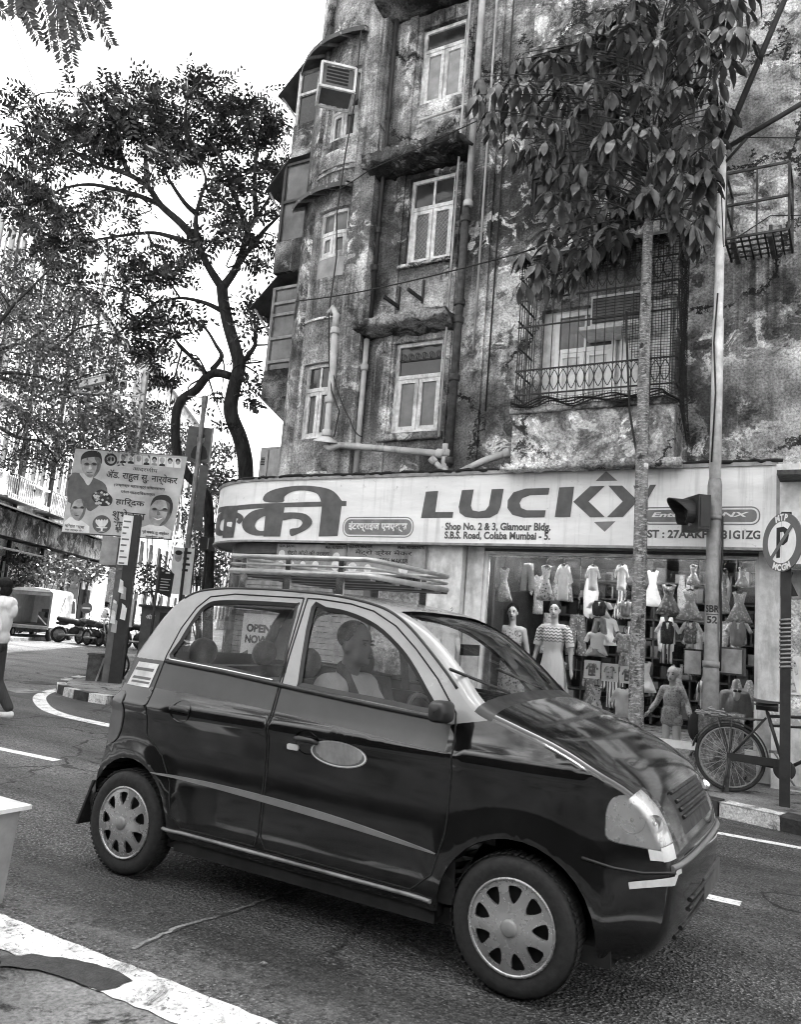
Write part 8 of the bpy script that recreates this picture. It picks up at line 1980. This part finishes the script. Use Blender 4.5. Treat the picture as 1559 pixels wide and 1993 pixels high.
bush('shrub', 'leafy shrub in front of the shops right of the white van', [(175,1120,18,14),(160,1105,16,12),(195,1110,14,10)], 33.0, 'leaf_pale', .09, 500, 'shrub')
bush('shrub', 'dark shrub seen between the black post and the hanging sign', [(285,1110,14,14),(290,1130,12,10),(280,1150,10,8)], 24.0, 'leaf_mid', .06, 500, 'shrub')
bush('tree', 'distant street tree over the cream house behind the banner top', [(290,800,30,25),(310,840,30,25),(270,850,25,25),(330,870,25,20),(360,850,20,25)], 40.0, 'leaf_mid', .09, 2400)

# --- fronds hanging into the top left corner, close to us
D3 = 5.0; b = at_d(80, -260, D3); t3 = thing('overhanging_tree', 'feathery fronds hanging into the top left corner against the sky', 'tree', (b[0], b[1], b[2])); mb = MB(); limb(mb, [(-120, -420), (20, -220), (110, -120), (180, -60)], .05, .02, D3); CC, AA, BB = [], [], []
rf = random.Random(11)
FR = [((150, -40), (218, 88)), ((140, -30), (205, 40)), ((110, -40), (140, 125)), ((100, -30), (120, 118)), ((60, -40), (100, 95)), ((40, -50), (60, 55)), ((10, -40), (30, 30)), ((-20, -30), (10, 28)), ((80, -40), (150, 60)), ((120, -40), (170, 75)), ((150, -50), (190, 20)), ((60, -40), (75, 80)), ((130, -30), (145, 95)), ((170, -50), (205, 15)), ((90, -40), (110, 70)), ((30, -40), (48, 20))]
for (a, e) in FR:
    dd = D3+rf.uniform(-.25, .25); m = ((a[0]+e[0])/2+rf.uniform(-14, 14), (a[1]+e[1])/2); P = [np.array(q) for q in smooth_poly([at_d(*a, dd), at_d(*m, dd), at_d(*e, dd)], 14, False)]; mb.tube(P, .003, 4)
    for i in range(4, len(P)-1):
        d = P[i+1]-P[i]; d /= np.linalg.norm(d); s = np.cross(d, CF+rnd_unit(1)[0]*.5); s /= np.linalg.norm(s); L = .085*(1-.4*(i/len(P))**2)
        for sg2 in (-1, 1):
            ax = s*sg2*.8+d*.6; ax /= np.linalg.norm(ax); bxx = np.cross(ax, np.cross(d, s)+rnd_unit(1)[0]*.3); bxx /= np.linalg.norm(bxx); CC.append(P[i]+ax*L*.5); AA.append(ax*L*.5); BB.append(bxx*.009)
mb.build('branch', M['bark'], t3); stuff(quads('crown', np.array(CC), np.array(AA), np.array(BB), M['leaf_dark'], t3))
cable('overhead_cable', 'thin pale wire crossing the open sky at the top left', [at_d(10, 20, 9), at_d(78, 195, 9)], .004)

# --- slender tree with large whorled leaves in front of the facade
TX, TY = on_z(1238, 1462, .13)[:2]; TY = 9.05; TX = on_y(1240, 1440, TY)[0]
t4 = thing('tree', 'slender mottled trunk with whorls of large glossy drooping leaves before the shop', 'tree', (TX, TY, .13)); mb = MB()
tp_ = [on_y(px, py, TY) for px, py in ((1238, 1470), (1240, 1300), (1246, 1100), (1250, 900), (1254, 700), (1258, 560), (1263, 430), (1270, 300), (1278, 150), (1290, 0), (1300, -150))]
tp_[0] = (tp_[0][0], TY, .10); mb.tube(smooth_poly(tp_, 4, False), [.088-.052*i/40 for i in range(41)], 12); mb.build('trunk', M['bark_pale'], t4)
mb = MB(); zz = tp_[1][2]
tz = lambda py: on_y(1245, py, TY)[2]
for (a_, b_) in ((1345, 1290), (905, 915)): pass
s4 = cyl_surf(on_y(1243, 1260, TY)[0], TY, .086, radians(-95)); mb = MB(); put_text(mb, 'S', s4, -.035, .035, tz(1250), tz(1232), .004, bold=.03); put_text(mb, '95', s4, -.05, .05, tz(1282), tz(1262), .004, bold=.03); mb.build('lettering', M['board'], t4)
mb = MB(); zb_ = tz(915); xb = on_y(1250, 910, TY)[0]; mb.tube([(xb, TY, zb_), (xb, TY, zb_+.07)], .072, 12); mb.build('tape', M['white_dirty'], t4)
CROWN = [(935,160),(1000,112),(1080,100),(1180,40),(1220,-20),(1475,-20),(1455,90),(1432,130),(1422,200),(1400,260),(1400,330),(1395,430),(1375,470),(1335,490),(1310,440),(1240,420),(1215,490),(1150,520),(1080,560),(1000,570),(985,530),(1060,470),(1100,415),(1065,385),(1020,325),(950,260),(930,205)]
rl = random.Random(23); cents = []; tries = 0
while len(cents) < 190 and tries < 12000:
    tries += 1; x, y = rl.uniform(925, 1475), rl.uniform(-20, 575)
    if pin((x, y), CROWN) and all((x-q[0])**2+(y-q[1])**2 > 22**2 for q in cents): cents.append((x, y))
stems = MB(); leafs = []
trunk_pts = np.array(smooth_poly(tp_, 6, False)); trunk_pts = trunk_pts[trunk_pts[:, 2] > tz(445)]
for (x, y) in cents:
    yy = TY+rl.uniform(-.75, .55); yy = min(yy, 9.40) ; c = np.array(on_y(x, y-14, yy)); j = np.argmin(np.abs(trunk_pts[:, 2]-(c[2]-.35*abs(c[0]-TX)))); a = trunk_pts[j]
    m = (a+c)/2+v3(0, 0, .12); stems.tube(smooth_poly([tuple(a), tuple(m), tuple(c)], 4, False), [.012-.0009*i for i in range(9)], 5)
    nl = rl.randint(6, 8); ph = rl.uniform(0, 6.28); tilt = rl.uniform(.55, 1.15)
    for k in range(nl):
        an = ph+2*pi*k/nl; out = v3(cos(an), sin(an), 0); L = rl.uniform(.18, .32); d0 = out*cos(tilt)-v3(0, 0, sin(tilt)*rl.uniform(.6, 1.25)); d0 /= np.linalg.norm(d0); leafs.append((c, d0, L, rl.uniform(-.4, .4)))
stems.build('branch', M['bark'], t4)
def leaf_mesh(name, seed):
    r_ = random.Random(seed); mb = MB(); V = []; ws = (.03, .17, .29, .35, .33, .22, .02); 
    ben = r_.uniform(.15, .55)
    for i, w_ in enumerate(ws):
        t = i/6; z = -ben*t*t+.03*r_.uniform(-1, 1); V += [(t, -w_*.5, z+.07*w_), (t, 0, z-.03), (t, w_*.5, z+.07*w_)]
    F = []
    for i in range(6): F += [(3*i, 3*i+1, 3*i+4, 3*i+3), (3*i+1, 3*i+2, 3*i+5, 3*i+4)]
    me = bpy.data.meshes.new(name); me.from_pydata(V, [], F); me.materials.append(M['leaf_big'])
    for p in me.polygons: p.use_smooth = True
    return me
LM = [leaf_mesh('leaf', k) for k in range(9)]
leafs.sort(key=lambda q: q[0][1])
def leaf_matrix(q):
    c, d, L, roll = q; x = Vector(d); s = x.cross(Vector((0, 0, 1))); s.normalize(); n_ = s.cross(x); rm = Matrix((x, s, n_)).transposed().to_4x4() @ Matrix.Rotation(roll, 4, 'X'); return Matrix.Translation(Vector(c)+x*.05-Vector(ORG[t4.name])) @ rm @ Matrix.Diagonal((L, L, L, 1))
for i, q in enumerate(leafs[:300]):
    o = bpy.data.objects.new('leaf', LM[i % 9]); COL.objects.link(o); o.parent = t4; o.matrix_local = leaf_matrix(q)
mb = MB()
for i, q in enumerate(leafs[300:]):
    mm = leaf_matrix(q); me = LM[i % 9]; off = Vector(ORG[t4.name]); mb.add([tuple(mm @ v.co + off) for v in me.vertices], [tuple(p.vertices) for p in me.polygons], 0, True)
stuff(mb.build('crown', M['leaf_big'], t4, fixn=False))
